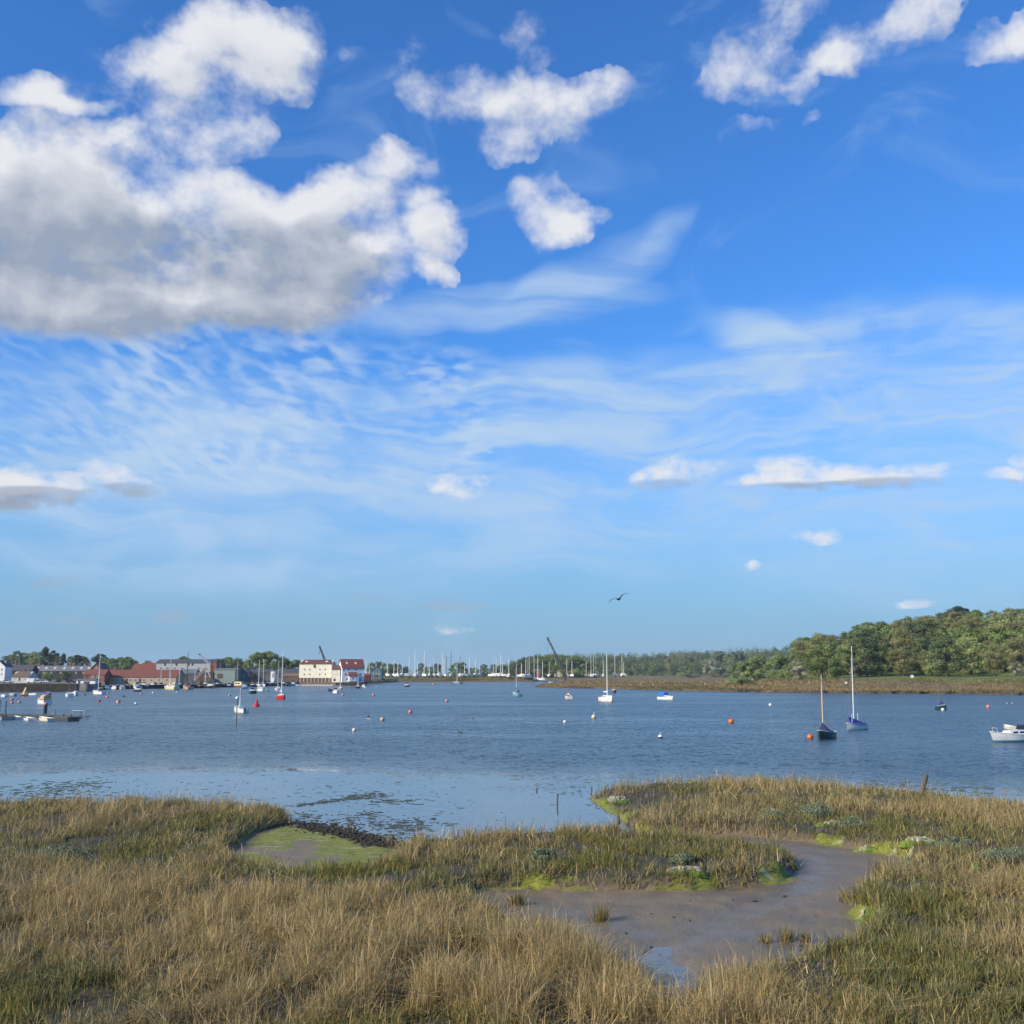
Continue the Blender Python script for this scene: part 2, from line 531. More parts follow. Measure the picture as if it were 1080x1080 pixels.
# ------------------------------------------------------------------ materials
_mats = {}
def lin(c):
    return c
def mat(key, col, rough=0.6, var=0.15, scale=4.0, metal=0.0, spec=0.5, bump=0.0, col2=None, coat=0.0):
    """plain procedural surface : two tones mixed by noise, optional bump"""
    if key in _mats: return _mats[key]
    m = bpy.data.materials.new(key); m.use_nodes = True
    t = NT(m.node_tree); m.node_tree.nodes.clear()
    tcn = t.node('ShaderNodeTexCoord')
    b = t.node('ShaderNodeBsdfPrincipled'); o = t.node('ShaderNodeOutputMaterial')
    t.link(b.outputs[0], o.inputs[0])
    n = t.noise(tcn.outputs['Object'], scale, 5.0, 0.6)
    if col2 is None:
        col2 = tuple(min(1.0, c * (1 + var)) for c in col); c1 = tuple(c * (1 - var) for c in col)
    else:
        c1 = col
    f = t.smooth(n, 0.3, 0.7)
    t.link(t.mix(f, c1, col2), b.inputs['Base Color'])
    b.inputs['Roughness'].default_value = rough
    b.inputs['Metallic'].default_value = metal
    b.inputs['Specular IOR Level'].default_value = spec
    if coat: b.inputs['Coat Weight'].default_value = coat
    if bump:
        bn = t.node('ShaderNodeBump'); bn.inputs['Strength'].default_value = bump; bn.inputs['Distance'].default_value = 0.03
        t.link(n, bn.inputs['Height']); t.link(bn.outputs[0], b.inputs['Normal'])
    _mats[key] = m
    return m

def leaf_mat(key, trans=0.25, rough=0.6):
    """foliage : colour carried per leaf or blade in the attribute 'tint'"""
    if key in _mats: return _mats[key]
    m = bpy.data.materials.new(key); m.use_nodes = True
    t = NT(m.node_tree); m.node_tree.nodes.clear()
    a = t.node('ShaderNodeAttribute', attribute_name='tint')
    d = t.node('ShaderNodeBsdfDiffuse'); tr = t.node('ShaderNodeBsdfTranslucent')
    mx = t.node('ShaderNodeMixShader'); o = t.node('ShaderNodeOutputMaterial')
    t.link(a.outputs['Vector'], d.inputs[0])
    t.link(a.outputs['Vector'], tr.inputs[0])
    mx.inputs[0].default_value = trans
    t.link(d.outputs[0], mx.inputs[1]); t.link(tr.outputs[0], mx.inputs[2]); t.link(mx.outputs[0], o.inputs[0])
    _mats[key] = m
    return m
# ------------------------------------------------------------------ water
def water_material():
    m = bpy.data.materials.new('river_water'); m.use_nodes = True
    t = NT(m.node_tree); m.node_tree.nodes.clear()
    g = t.node('ShaderNodeNewGeometry'); pos = g.outputs['Position']
    x, y, z = t.sep(pos)
    b = t.node('ShaderNodeBsdfPrincipled'); o = t.node('ShaderNodeOutputMaterial')
    t.link(b.outputs[0], o.inputs[0])
    b.inputs['IOR'].default_value = 1.333
    # sheltered shallows near the marsh are calm
    patch = t.noise(pos, 0.03, 4.0, 0.6)
    yc = t.add(t.mad(x, 0.27, y), t.mad(patch, 44.0, -22.0))
    t.link(t.mix(t.smooth(yc, 58.0, 92.0), (0.125, 0.145, 0.140), (0.042, 0.080, 0.100)), b.inputs['Base Color'])   # silt in the shallows
    wind = t.smooth(yc, 62.0, 86.0, 0.05, 1.0)
    gust = t.noise(t.mapping(pos, scale=(0.010, 0.035, 1.0)), 1.0, 3.0, 0.6)
    wind = t.mul(wind, t.smooth(gust, 0.3, 0.7, 0.65, 1.15))
    def slope(scale, amp, detail, rx=1.0, ry=1.0):
        n = t.noise(t.mapping(pos, rot=(0, 0, R(12)), scale=(rx, ry, 1.0)), scale, detail, 0.55, out='Color')
        return t.vmath('MULTIPLY_ADD', n, (amp * 0.6, amp, 0.0), (-amp * 0.3, -amp * 0.5, 0.0))
    s = t.vmath('ADD', slope(0.75, 1.0, 3.0, 0.7, 1.0), slope(3.2, 2.3, 3.0, 0.75, 1.0))
    s = t.vmath('ADD', s, slope(0.16, 0.22, 2.0, 0.4, 1.0))
    s = t.vmath('SCALE', s, scale=wind)
    nrm = t.vmath('NORMALIZE', t.vmath('ADD', s, (0, 0, 1.0)))
    t.link(nrm, b.inputs['Normal'])
    t.link(t.smooth(wind, 0.0, 1.0, 0.03, 0.26), b.inputs['Roughness'])
    return m
WATER = water_material()
me = bpy.data.meshes.new('river_water')
me.from_pydata([(-3000, -40, 0), (3000, -40, 0), (3000, 3500, 0), (-3000, 3500, 0)], [], [(0, 1, 2, 3)])
tag(link_mesh('river_water', me, WATER), kind='structure')

# ------------------------------------------------------------------ near salt marsh
def PXP(pts, z=0.1):
    return [on_z(a, b, z)[:2] for a, b in pts]
OUTER_PX = [(-700, 858), (-300, 853), (0, 854), (100, 854), (200, 856), (285, 859), (312, 868), (330, 873), (370, 880), (408, 890), (425, 896),
            (450, 897), (480, 893), (520, 890), (560, 888), (600, 886), (640, 884), (672, 879),
            (668, 872), (655, 862), (640, 852), (622, 840), (650, 834), (700, 832), (760, 831), (850, 834), (900, 838), (950, 843),
            (1000, 848), (1080, 855), (1250, 866), (1700, 880)]
outer = PXP(OUTER_PX) + [(34.0, 15.0), (30.0, 2.0), (-30.0, 2.0), (-36.0, 15.0)]
CREEK_PX = [(655, 873), (690, 877), (740, 879), (780, 880), (830, 885), (870, 890), (900, 894), (930, 900), (960, 908), (970, 914), (962, 921),
            (935, 932), (905, 944), (893, 952), (900, 965), (917, 978), (916, 992), (900, 1004), (870, 1016), (840, 1028), (800, 1042), (760, 1056),
            (722, 1066), (690, 1056), (655, 1038), (620, 1018), (580, 1002), (540, 986), (505, 968), (488, 948), (500, 938), (535, 936),
            (570, 937), (620, 938), (680, 938), (740, 936), (790, 932), (825, 926), (839, 917), (830, 910), (800, 903), (770, 898), (720, 893), (690, 890), (655, 888)]
creek = PXP(CREEK_PX)
POOL_PX = [(318, 867), (335, 873), (372, 881), (410, 890), (428, 896), (436, 902), (410, 912), (390, 924), (330, 929), (270, 924), (238, 910), (244, 895), (262, 881), (285, 872)]
pool = PXP(POOL_PX)

def land_fields(X, Y):
    dw = (fbm(X * 0.9, Y * 0.9, 3, 3) - 0.5) * 1.0 + (fbm(X * 0.22, Y * 0.22, 2, 9) - 0.5) * 0.9
    so = poly_sdf(X, Y, outer)
    sc = poly_sdf(X, Y, creek); sp = poly_sdf(X, Y, pool)
    mud = np.maximum(sc, sp)
    land = np.minimum(so, -mud) + dw * np.clip(0.5 + so * 0, 0, 1) * 0.8
    return so, sc, sp, land
PUDDLES = [(686, 1010, .55, .14), (706, 1020, .6, .13), (722, 1036, .5, .15), (700, 1000, .35, .10), (885, 985, .9, .12), (850, 1002, .8, .12), (815, 935, 1.2, .05), (790, 945, 1.3, .09), (760, 965, 1.1, .08), (595, 962, 0.6, .05), (575, 950, .5, .04), (850, 940, 1.2, .06)]
def near_height(X, Y):
    so, sc, sp, land = land_fields(X, Y)
    n1 = fbm(X * 0.45, Y * 0.45, 4, 21); n2 = fbm(X * 2.2, Y * 2.2, 3, 5)
    mudz = 0.085 + (n1 - 0.5) * 0.10 + (n2 - 0.5) * 0.035
    for px, py, r, dep in PUDDLES:
        c = on_z(px, py, 0.05)
        mudz = mudz - 0.62 * dep * np.exp(-(((X - c[0]) / r) ** 2 + ((Y - c[1]) / (r * 1.3)) ** 2) * (0.7 + 1.2 * (n2 - 0.3)))
    mudz = mudz + np.clip(sp, 0, 1) * 0.09
    # deeper towards the open river
    bed = np.where(so < 0, np.clip(so * 0.12, -1.2, 0) - 0.02, mudz)
    # creek mouth falls to water level
    c = on_z(668, 880, 0); mouth = np.exp(-(((X - c[0]) / 4.0) ** 2 + ((Y - c[1]) / 4.5) ** 2))
    bed = bed - 0.16 * mouth
    top = 0.50 + (n1 - 0.5) * 0.35 + (n2 - 0.5) * 0.16
    # low muddy toe at the spit's end
    c = on_z(650, 848, 0.2); toe = np.exp(-(((X - c[0]) / 4.2) ** 2 + ((Y - c[1]) / 6.0) ** 2))
    top = top - 0.42 * toe
    k = sstep(land, 0.0, 0.42)
    z = bed + (top - bed) * k
    # the bank the camera stands on
    z = z + sstep(Y, 13.0, 3.0) * 3.6
    return z, so, sc, sp, land, toe

cols = np.linspace(-420, 1500, 760)
rows = np.geomspace(3.0, 100.0, 470)
A = (cols - 540.0) / F
GX, GY = A[None, :] * rows[:, None], np.repeat(rows[:, None], len(cols), 1)
GX = GX * 1.04
GZ, f_so, f_sc, f_sp, f_land, f_toe = near_height(GX, GY)
nr, nc = GX.shape
idx = np.arange(nr * nc).reshape(nr, nc)
Q = np.stack([idx[:-1, :-1], idx[:-1, 1:], idx[1:, 1:], idx[1:, :-1]], -1).reshape(-1, 4)
# green algae : on the pool, the spit's toe and patchily along the creek edges
edge = np.exp(-((f_land - 0.0) / 0.26) ** 2)
patch = sstep(fbm(GX * 0.35, GY * 0.35, 3, 40), 0.50, 0.62)
alg = edge * patch * 0.55
SPOTS = [(675, 862, 2.6), (645, 845, 2.2), (700, 868, 2.0), (665, 852, 2.2), (915, 896, 1.3), (890, 892, 1.2), (945, 904, 1.2), (965, 907, 1.2), (922, 968, 1.0), (926, 990, 1.0),
                  (735, 934, .9), (820, 927, .9), (558, 938, 1.0), (600, 938, .6), (545, 955, .8), (635, 970, .45)]
def alg_spots(X, Y):
    o = np.zeros_like(X)
    for px, py, r in SPOTS:
        c = on_z(px, py, 0.1)
        o = np.maximum(o, np.exp(-(((X - c[0]) / r) ** 2 + ((Y - c[1]) / (r * 1.2)) ** 2) ** 1.5))
    return o * sstep(fbm(X * 1.6, Y * 1.6, 3, 415), .30, .52)
alg = np.maximum(alg, 1.25 * alg_spots(GX, GY) * np.exp(-((f_land - 0.15) / 0.45) ** 2))
plx, ply, _ = on_z(310, 893, 0.1)
poolm = sstep(f_sp, 0.1, 0.9) * sstep(fbm(GX * 0.45, GY * 0.45, 5, 77, .62), 0.28, 0.52)
alg = np.clip(np.maximum(alg, poolm), 0, 1)
soil = sstep(f_land, 0.05, 0.35)
run = np.full(GX.shape, 99.0)
for pts_ in ([(800, 884), (862, 898), (872, 915), (850, 930), (810, 950), (770, 968), (730, 990), (700, 1015), (690, 1040)], [(560, 950), (600, 962), (650, 975), (700, 992), (715, 1005)], [(905, 1000), (870, 990), (835, 985), (800, 985), (760, 985)]):
    P_ = PXP(pts_, 0.07)
    for (xa, ya), (xb, yb_) in zip(P_[:-1], P_[1:]):
        t_ = np.clip(((GX - xa) * (xb - xa) + (GY - ya) * (yb_ - ya)) / ((xb - xa) ** 2 + (yb_ - ya) ** 2), 0, 1)
        run = np.minimum(run, np.hypot(GX - xa - (xb - xa) * t_, GY - ya - (yb_ - ya) * t_))
wetr = np.exp(-(run / (0.35 + 0.9 * fbm(GX * .6, GY * .6, 3, 901))) ** 2)
GZ = GZ - np.where(f_sc > 0.2, wetr * 0.012, 0)
GZ = GZ + alg * np.where(f_sp > 0.3, 0.03, 0.16) * (fbm(GX * 3.2, GY * 3.2, 3, 733) - .45)

def marsh_material():
    m = bpy.data.materials.new('marsh_ground'); m.use_nodes = True
    t = NT(m.node_tree); m.node_tree.nodes.clear()
    g = t.node('ShaderNodeNewGeometry'); pos = g.outputs['Position']
    b = t.node('ShaderNodeBsdfPrincipled'); o = t.node('ShaderNodeOutputMaterial')
    t.link(b.outputs[0], o.inputs[0])
    def att(n):
        a = t.node('ShaderNodeAttribute', attribute_name=n); return a.outputs['Fac']
    n1 = t.noise(pos, 0.8, 6.0, 0.6); n2 = t.noise(pos, 9.0, 5.0, 0.65); n3 = t.noise(pos, 2.2, 5.0, 0.6, 0.6)
    mud = t.mix(t.smooth(n1, 0.32, 0.68), (0.178, 0.134, 0.074), (0.245, 0.190, 0.108))
    mud = t.mix(t.mul(t.smooth(n2, 0.55, 0.75), 0.5), mud, (0.09, 0.072, 0.052))
    mud = t.mix(t.mul(t.smooth(n3, 0.62, 0.72), 0.5), mud, (0.17, 0.11, 0.06))
    z = t.sep(pos)[2]
    wet = t.smooth(t.add(z, t.mul(t.sub(n3, 0.5), 0.08)), 0.005, 0.06, 1.0, 0.0)
    wet = t.math('MAXIMUM', wet, t.mul(att('wetness'), t.smooth(n1, 0.35, 0.6)))
    mud = t.mix(t.mul(wet, 0.35), mud, (0.10, 0.085, 0.062))
    sl = t.mix(t.smooth(n2, 0.3, 0.7), (0.045, 0.038, 0.022), (0.10, 0.085, 0.048))
    col = t.mix(att('soil'), mud, sl)
    ag = t.mix(t.smooth(n2, 0.3, 0.7), (0.13, 0.152, 0.015), (0.265, 0.27, 0.042))
    strk = t.noise(t.mapping(pos, scale=(0.5, 2.2, 1.0)), 1.3, 6.0, 0.65)
    ag = t.mix(t.mul(t.smooth(strk, 0.55, 0.66), 0.75), ag, (0.40, 0.40, 0.26))
    ag = t.mix(t.mul(t.smooth(n3, 0.56, 0.68), 0.75), ag, (0.10, 0.085, 0.045))
    col = t.mix(t.smooth(t.add(att('algae'), t.mul(t.sub(n3, 0.5), 0.9)), 0.30, 0.55), col, ag)
    t.link(col, b.inputs['Base Color'])
    dry = t.math('MAXIMUM', att('soil'), att('algae'))
    rr = t.node('ShaderNodeMix', data_type='FLOAT')
    t.link(dry, rr.inputs[0]); t.link(t.mad(wet, -0.34, t.smooth(n1, 0.35, 0.65, 0.50, 0.66)), rr.inputs[2]); rr.inputs[3].default_value = 0.85
    t.link(rr.outputs[0], b.inputs['Roughness'])
    bp = t.node('ShaderNodeBump'); bp.inputs['Strength'].default_value = 0.5; bp.inputs['Distance'].default_value = 0.05
    t.link(t.add(n2, t.mul(n3, 1.2)), bp.inputs['Height']); t.link(bp.outputs[0], b.inputs['Normal'])
    return m
me = np_mesh('marsh_ground', np.stack([GX, GY, GZ], -1).reshape(-1, 3), Q, {'algae': alg.ravel(), 'soil': soil.ravel(), 'wetness': wetr.ravel()}, True)
tag(link_mesh('marsh_ground', me, marsh_material()), kind='structure')

# ------------------------------------------------------------------ far shore
SX = [-900, -300, 0, 100, 112, 150, 200, 260, 315, 384, 390, 420, 500, 556, 562, 562.03, 590, 640, 700, 770, 840, 1000, 1080, 1300, 1900]
SY = [396, 398, 398, 405, 445, 472, 488, 540, 600, 604, 690, 795, 840, 860, 866, 526, 490, 472, 420, 388, 369, 352, 329, 300, 260]
def shore(px): return np.interp(px, SX, SY)
def hill_profile(px, Y):
    """far ground height above the water"""
    S = shore(px)
    # quay height
    zq = np.interp(px, [-900, 100, 112, 384, 392, 420, 562, 562.03], [2.9, 2.9, 1.6, 1.6, 2.0, 3.0, 3.0, 0.9])
    rise = np.where(px < 388, 0.01, np.where(px < 562.02, 30.0, 1.3))
    z = zq * sstep(Y, S, S + rise)
    # left : town climbing
    l = np.interp(px, [-900, 0, 60, 100, 150, 240, 330, 400, 560], [13, 13, 13, 10, 8, 6, 4, 3, 3])
    z = z + np.where(px < 562.02, np.clip(l - zq, 0, 99) * sstep(Y, 620, 900), 0)
    # marsh on the right, rising to the fields
    r = np.clip((px - 556) / 20, 0, 1)
    back = np.interp(px, [560, 700, 780, 860, 1000, 1080, 1900], [1300, 1400, 520, 445, 440, 420, 380])
    field = np.interp(px, [560, 700, 780, 860, 940, 1080, 1900], [3.2, 3.2, 4.0, 4.6, 5.6, 5.8, 6.0])
    z = z + r * (field - 0.9) * sstep(Y, S + 25, back) ** 1.4
    # wooded hill on the right
    hs = np.interp(px, [780, 845, 880, 920, 965, 1010, 1080, 1900], [0, 7, 15, 22, 26, 30, 30, 34])
    z = z + np.where(px > 780, (hs - 0) * sstep(Y, back + 10, back + 240), 0)
    # far ridge beyond the fields
    rh = np.interp(px, [-900, 380, 540, 600, 700, 790, 1000, 1900], [4, 4, 10, 22, 27, 32, 30, 30])
    z = z + np.maximum(0, rh - 4) * sstep(Y, 1480, 2000)
    # back channel behind the spit
    yb = np.interp(px, [562, 566, 580, 600, 640, 662], [520, 560, 660, 830, 900, 1010])
    ch = (px > 562.02) & (px < 662)
    k = np.where(ch, sstep(Y, yb - 30, yb + 5) * (1 - sstep(Y, 985, 1012)), 0)
    z = z * (1 - k) + (-0.5) * k
    k2 = np.where((px > 722) & (px < 776), sstep(Y, 1170, 1190) * (1 - sstep(Y, 1440, 1470)), 0)
    z = np.where((px > 640) & (px < 800), np.where(Y < 1170, np.minimum(z, 0.95 if True else z), z), z)
    z = z * (1 - k2) - 0.4 * k2
    return z
fcols = np.sort(np.concatenate([np.arange(-900, 1901, 5.0), [562.0, 562.04, 563.5]]))
offs = np.concatenate([[-8, -2, -0.05, 0.03, 0.5, 1.2, 2, 3, 4.5, 6.5, 9, 12, 16, 20, 25, 30, 36, 43, 50, 58, 67, 77, 88], np.arange(100, 720, 14), np.arange(720, 1500, 26), np.array([1550, 1620, 1700, 1800, 1950, 2200, 2600, 3200])])
FPX = np.repeat(fcols[None, :], len(offs), 0)
FY = shore(FPX) + offs[:, None]
FX = (FPX - 540) / F * FY
nz = fbm(FX * 0.05, FY * 0.05, 4, 31)
jag = (fbm(FPX * 0.13, FPX * 0 + 3, 3, 8) - 0.5) * 10 * np.where(FPX > 562, 1, 0.0) * (offs[:, None] < 60)
FY2 = FY + jag
FZ = hill_profile(FPX, FY)
FZ = np.where(offs[:, None] < 0, np.where(offs[:, None] < -1, -1.0, -0.3), FZ)
FZ = FZ + np.where((offs[:, None] > 3) & (FZ > 0), (nz - 0.5) * 0.5, 0)
nr, nc = FX.shape
idx = np.arange(nr * nc).reshape(nr, nc)
Q = np.stack([idx[:-1, :-1], idx[:-1, 1:], idx[1:, 1:], idx[1:, :-1]], -1).reshape(-1, 4)
gap = int(np.where(np.isclose(fcols, 562.0))[0][0])
Q = Q[(Q[:, 0] % nc) != gap]
def ground_z(px, Y):
    return float(hill_profile(np.array([float(px)]), np.array([float(Y)]))[0])

green = np.where(FPX > 562, sstep(FZ, np.interp(FPX, [560, 900, 1000, 1100], [2.2, 3.6, 3.0, 3.0]), np.interp(FPX, [560, 900, 1000, 1100], [3.3, 5.2, 4.2, 4.2])) * np.clip((FPX - 560) / 30, 0, 1), sstep(FZ, 1.8, 3.2) * (FPX > 388))
green = np.clip(green + (fbm(FX * 0.03, FY * 0.03, 3, 61) - 0.5) * 0.5, 0, 1)
mudm = 1 - sstep(offs[:, None] + (fbm(FX * 0.2, FY * 0.2, 3, 51) - 0.5) * 5, 0.5, np.where(FPX < 561, 9.0, 3.5)) 
mudm = np.where(FPX < 388, 0, mudm)
paved = (FPX < 386).astype(float)
def far_material():
    m = bpy.data.materials.new('shore_ground'); m.use_nodes = True
    t = NT(m.node_tree); m.node_tree.nodes.clear()
    g = t.node('ShaderNodeNewGeometry'); pos = g.outputs['Position']
    b = t.node('ShaderNodeBsdfPrincipled'); o = t.node('ShaderNodeOutputMaterial')
    t.link(b.outputs[0], o.inputs[0])
    def att(n):
        a = t.node('ShaderNodeAttribute', attribute_name=n); return a.outputs['Fac']
    n1 = t.noise(pos, 0.25, 5.0, 0.62); n2 = t.noise(t.mapping(pos, scale=(0.03, 0.12, 1)), 1.0, 4.0, 0.6); n3 = t.noise(pos, 1.2, 4.0, 0.6)
    tan = t.mix(t.smooth(n1, 0.35, 0.65), (0.135, 0.098, 0.045), (0.26, 0.19, 0.088))
    tan = t.mix(t.mul(t.smooth(n2, 0.5, 0.7), 0.6), tan, (0.13, 0.12, 0.055))
    grn = t.mix(t.smooth(n1, 0.35, 0.65), (0.10, 0.145, 0.035), (0.17, 0.20, 0.06))
    mud = t.mix(t.smooth(n3, 0.35, 0.65), (0.045, 0.038, 0.027), (0.12, 0.098, 0.065))
    pav = t.mix(t.smooth(n1, 0.35, 0.65), (0.16, 0.15, 0.13), (0.25, 0.23, 0.2))
    c = t.mix(att('green'), tan, grn); c = t.mix(att('paved'), c, pav); c = t.mix(att('mud'), c, mud)
    t.link(c, b.inputs['Base Color']); b.inputs['Roughness'].default_value = 0.9
    b.inputs['Specular IOR Level'].default_value = 0.2
    return m
me = np_mesh('shore_ground', np.stack([FX, FY2, FZ], -1).reshape(-1, 3), Q, {'green': green.ravel(), 'mud': mudm.ravel(), 'paved': paved.ravel()}, True)
tag(link_mesh('shore_ground', me, far_material()), kind='structure')

# dead reeds over the far salt marsh and the mud bank
BANK_M = leaf_mat('marsh_grass_blades', 0.30)
# ------------------------------------------------------------------ grass and reeds of the near marsh
def fan_points(n, y0, y1, a0=-0.66, a1=0.66):
    """random ground points, evenly spread over depth in a fan"""
    Y = y0 + (y1 - y0) * rng.random(n) ** 1.0
    a = a0 + (a1 - a0) * rng.random(n)
    return a * Y, Y

def pxy(px, py):
    c = on_z(px, py, 0.5); return c[0], c[1]
def gauss(X, Y, px, py, rx, ry):
    c = pxy(px, py); return np.exp(-(((X - c[0]) / rx) ** 2 + ((Y - c[1]) / ry) ** 2))

def straw_field(X, Y):
    """share of dead straw (1) against living green (0)"""
    f = 0.66 + (fbm(X * 0.22, Y * 0.22, 3, 91) - 0.5) * 1.5
    f = f + 0.55 * gauss(X, Y, 560, 1030, 3.0, 2.6) + 0.45 * gauss(X, Y, 350, 1000, 6, 4) + 0.35 * gauss(X, Y, 80, 930, 6, 4) + 0.30 * gauss(X, Y, 620, 1040, 2.2, 2.2)
    f = f + 0.35 * gauss(X, Y, 1000, 860, 9, 4) + 0.2 * gauss(X, Y, 750, 850, 8, 4) + 0.3 * gauss(X, Y, 200, 865, 10, 4) + 0.4 * gauss(X, Y, 1060, 1000, 1.5, 3)
    f = f - 0.75 * gauss(X, Y, 330, 925, 4.5, 1.6) - 0.7 * gauss(X, Y, 460, 925, 3.2, 2.0) - 0.5 * gauss(X, Y, 30, 1060, 2.5, 1.6) - 0.35 * gauss(X, Y, 110, 905, 4, 1.6)
    f = f - 0.5 * gauss(X, Y, 960, 960, 3.0, 4) - 0.35 * gauss(X, Y, 900, 1050, 3.5, 2.4) - 0.30 * gauss(X, Y, 640, 910, 5, 2) - 0.35 * gauss(X, Y, 900, 870, 6, 3) - 0.35 * gauss(X, Y, 440, 1080, 1.5, .9)
    f = f - 0.12 * sstep(X / np.maximum(Y, 1), 0.18, 0.4) * (Y < 34)
    return f

def blades(X, Y, Z, H, Wd, lean_amt, tint, bend=0.5, lean_dir=None, kink=0.0):
    n = len(X)
    ang = rng.random(n) * 2 * PI
    wx, wy = np.cos(ang) * Wd * 0.5, np.sin(ang) * Wd * 0.5
    if lean_dir is None:
        la = rng.random(n) * 2 * PI
    else:
        la = lean_dir + rng.normal(0, 1.1, n)
    l = np.abs(rng.normal(0, 1, n)) * lean_amt
    lx, ly = np.cos(la) * l, np.sin(la) * l
    V = np.zeros((n, 6, 3), np.float32)
    def lev(i, t, w, b):
        hx = lx * H * (t + b * t * t); hy = ly * H * (t + b * t * t)
        hz = H * t * np.sqrt(np.clip(1 - (l * (t + b * t * t) / np.maximum(t, .01)) ** 2 * 0.5, 0.15, 1)) if t > 0 else 0 * H
        V[:, i, 0] = X + hx - wx * w; V[:, i, 1] = Y + hy - wy * w; V[:, i, 2] = Z + hz
        V[:, i + 1, 0] = X + hx + wx * w; V[:, i + 1, 1] = Y + hy + wy * w; V[:, i + 1, 2] = Z + hz
    lev(0, 0.0, 1.0, bend); lev(2, 0.55, 0.85, bend); lev(4, 1.0, 0.22, bend)
    if kink:
        kk = np.where(rng.random(n) < kink)[0]
        ph = rng.random(len(kk)) * 2 * PI; r_ = H[kk] * (.25 + .35 * rng.random(len(kk))); dz = H[kk] * (-.15 + .35 * rng.random(len(kk)))
        for q in (4, 5):
            V[kk, q, 0] = V[kk, q - 2, 0] + np.cos(ph) * r_; V[kk, q, 1] = V[kk, q - 2, 1] + np.sin(ph) * r_; V[kk, q, 2] = V[kk, q - 2, 2] + dz + (q - 4) * .004
    base = (np.arange(n) * 6)[:, None]
    Q = np.concatenate([base + np.array([[0, 1, 3, 2]]), base + np.array([[2, 3, 5, 4]])], 1).reshape(-1, 4)
    T = np.repeat(tint[:, None, :], 6, 1).reshape(-1, 3)
    return V.reshape(-1, 3), Q, T

STRAW = np.array([[1.0, .935, .80]]) * np.array([[0.52, 0.41, 0.235], [0.42, 0.335, 0.18], [0.66, 0.54, 0.34], [0.27, 0.20, 0.105], [0.46, 0.40, 0.21], [0.36, 0.32, 0.155]])
GREEN = np.array([[1.12, .97, .80]]) * np.array([[0.165, 0.190, 0.060], [0.125, 0.160, 0.050], [0.205, 0.210, 0.080], [0.115, 0.155, 0.060], [0.25, 0.24, 0.095]])
SAGE = np.array([[1.18, 1.02, .84]]) * np.array([[0.205, 0.225, 0.115], [0.165, 0.19, 0.095], [0.25, 0.25, 0.13], [0.14, 0.175, 0.085]])
def pick(pal, n, jit=0.16):
    c = pal[rng.integers(0, len(pal), n)]
    return c * (1 + rng.normal(0, jit, n))[:, None].clip(0.55, 1.5)

def marsh_layer(n, y0, y1):
    X, Y = fan_points(n, y0, y1, *((-1.3, 1.3) if y1 < 20 else (-0.66, 0.66)))
    Z, so, sc, sp, land, toe = near_height(X, Y)
    cl = fbm(X * 1.3, Y * 1.3, 3, 131)
    big = fbm(X * 0.4, Y * 0.4, 3, 171)
    sp_a = alg_spots(X, Y)
    ok = (land > -0.02 + (cl - 0.5) * 0.30 + .24 * sp_a) & (rng.random(n) < (0.12 + 1.1 * sstep(cl, 0.36, 0.60))) & (rng.random(n) > toe * 0.95) & (rng.random(n) < .40 + .6 * sstep(big, .36, .50))
    X, Y, Z, cl, big, land = X[ok], Y[ok], Z[ok], cl[ok], big[ok], land[ok]
    return X, Y, Z, cl, big, land

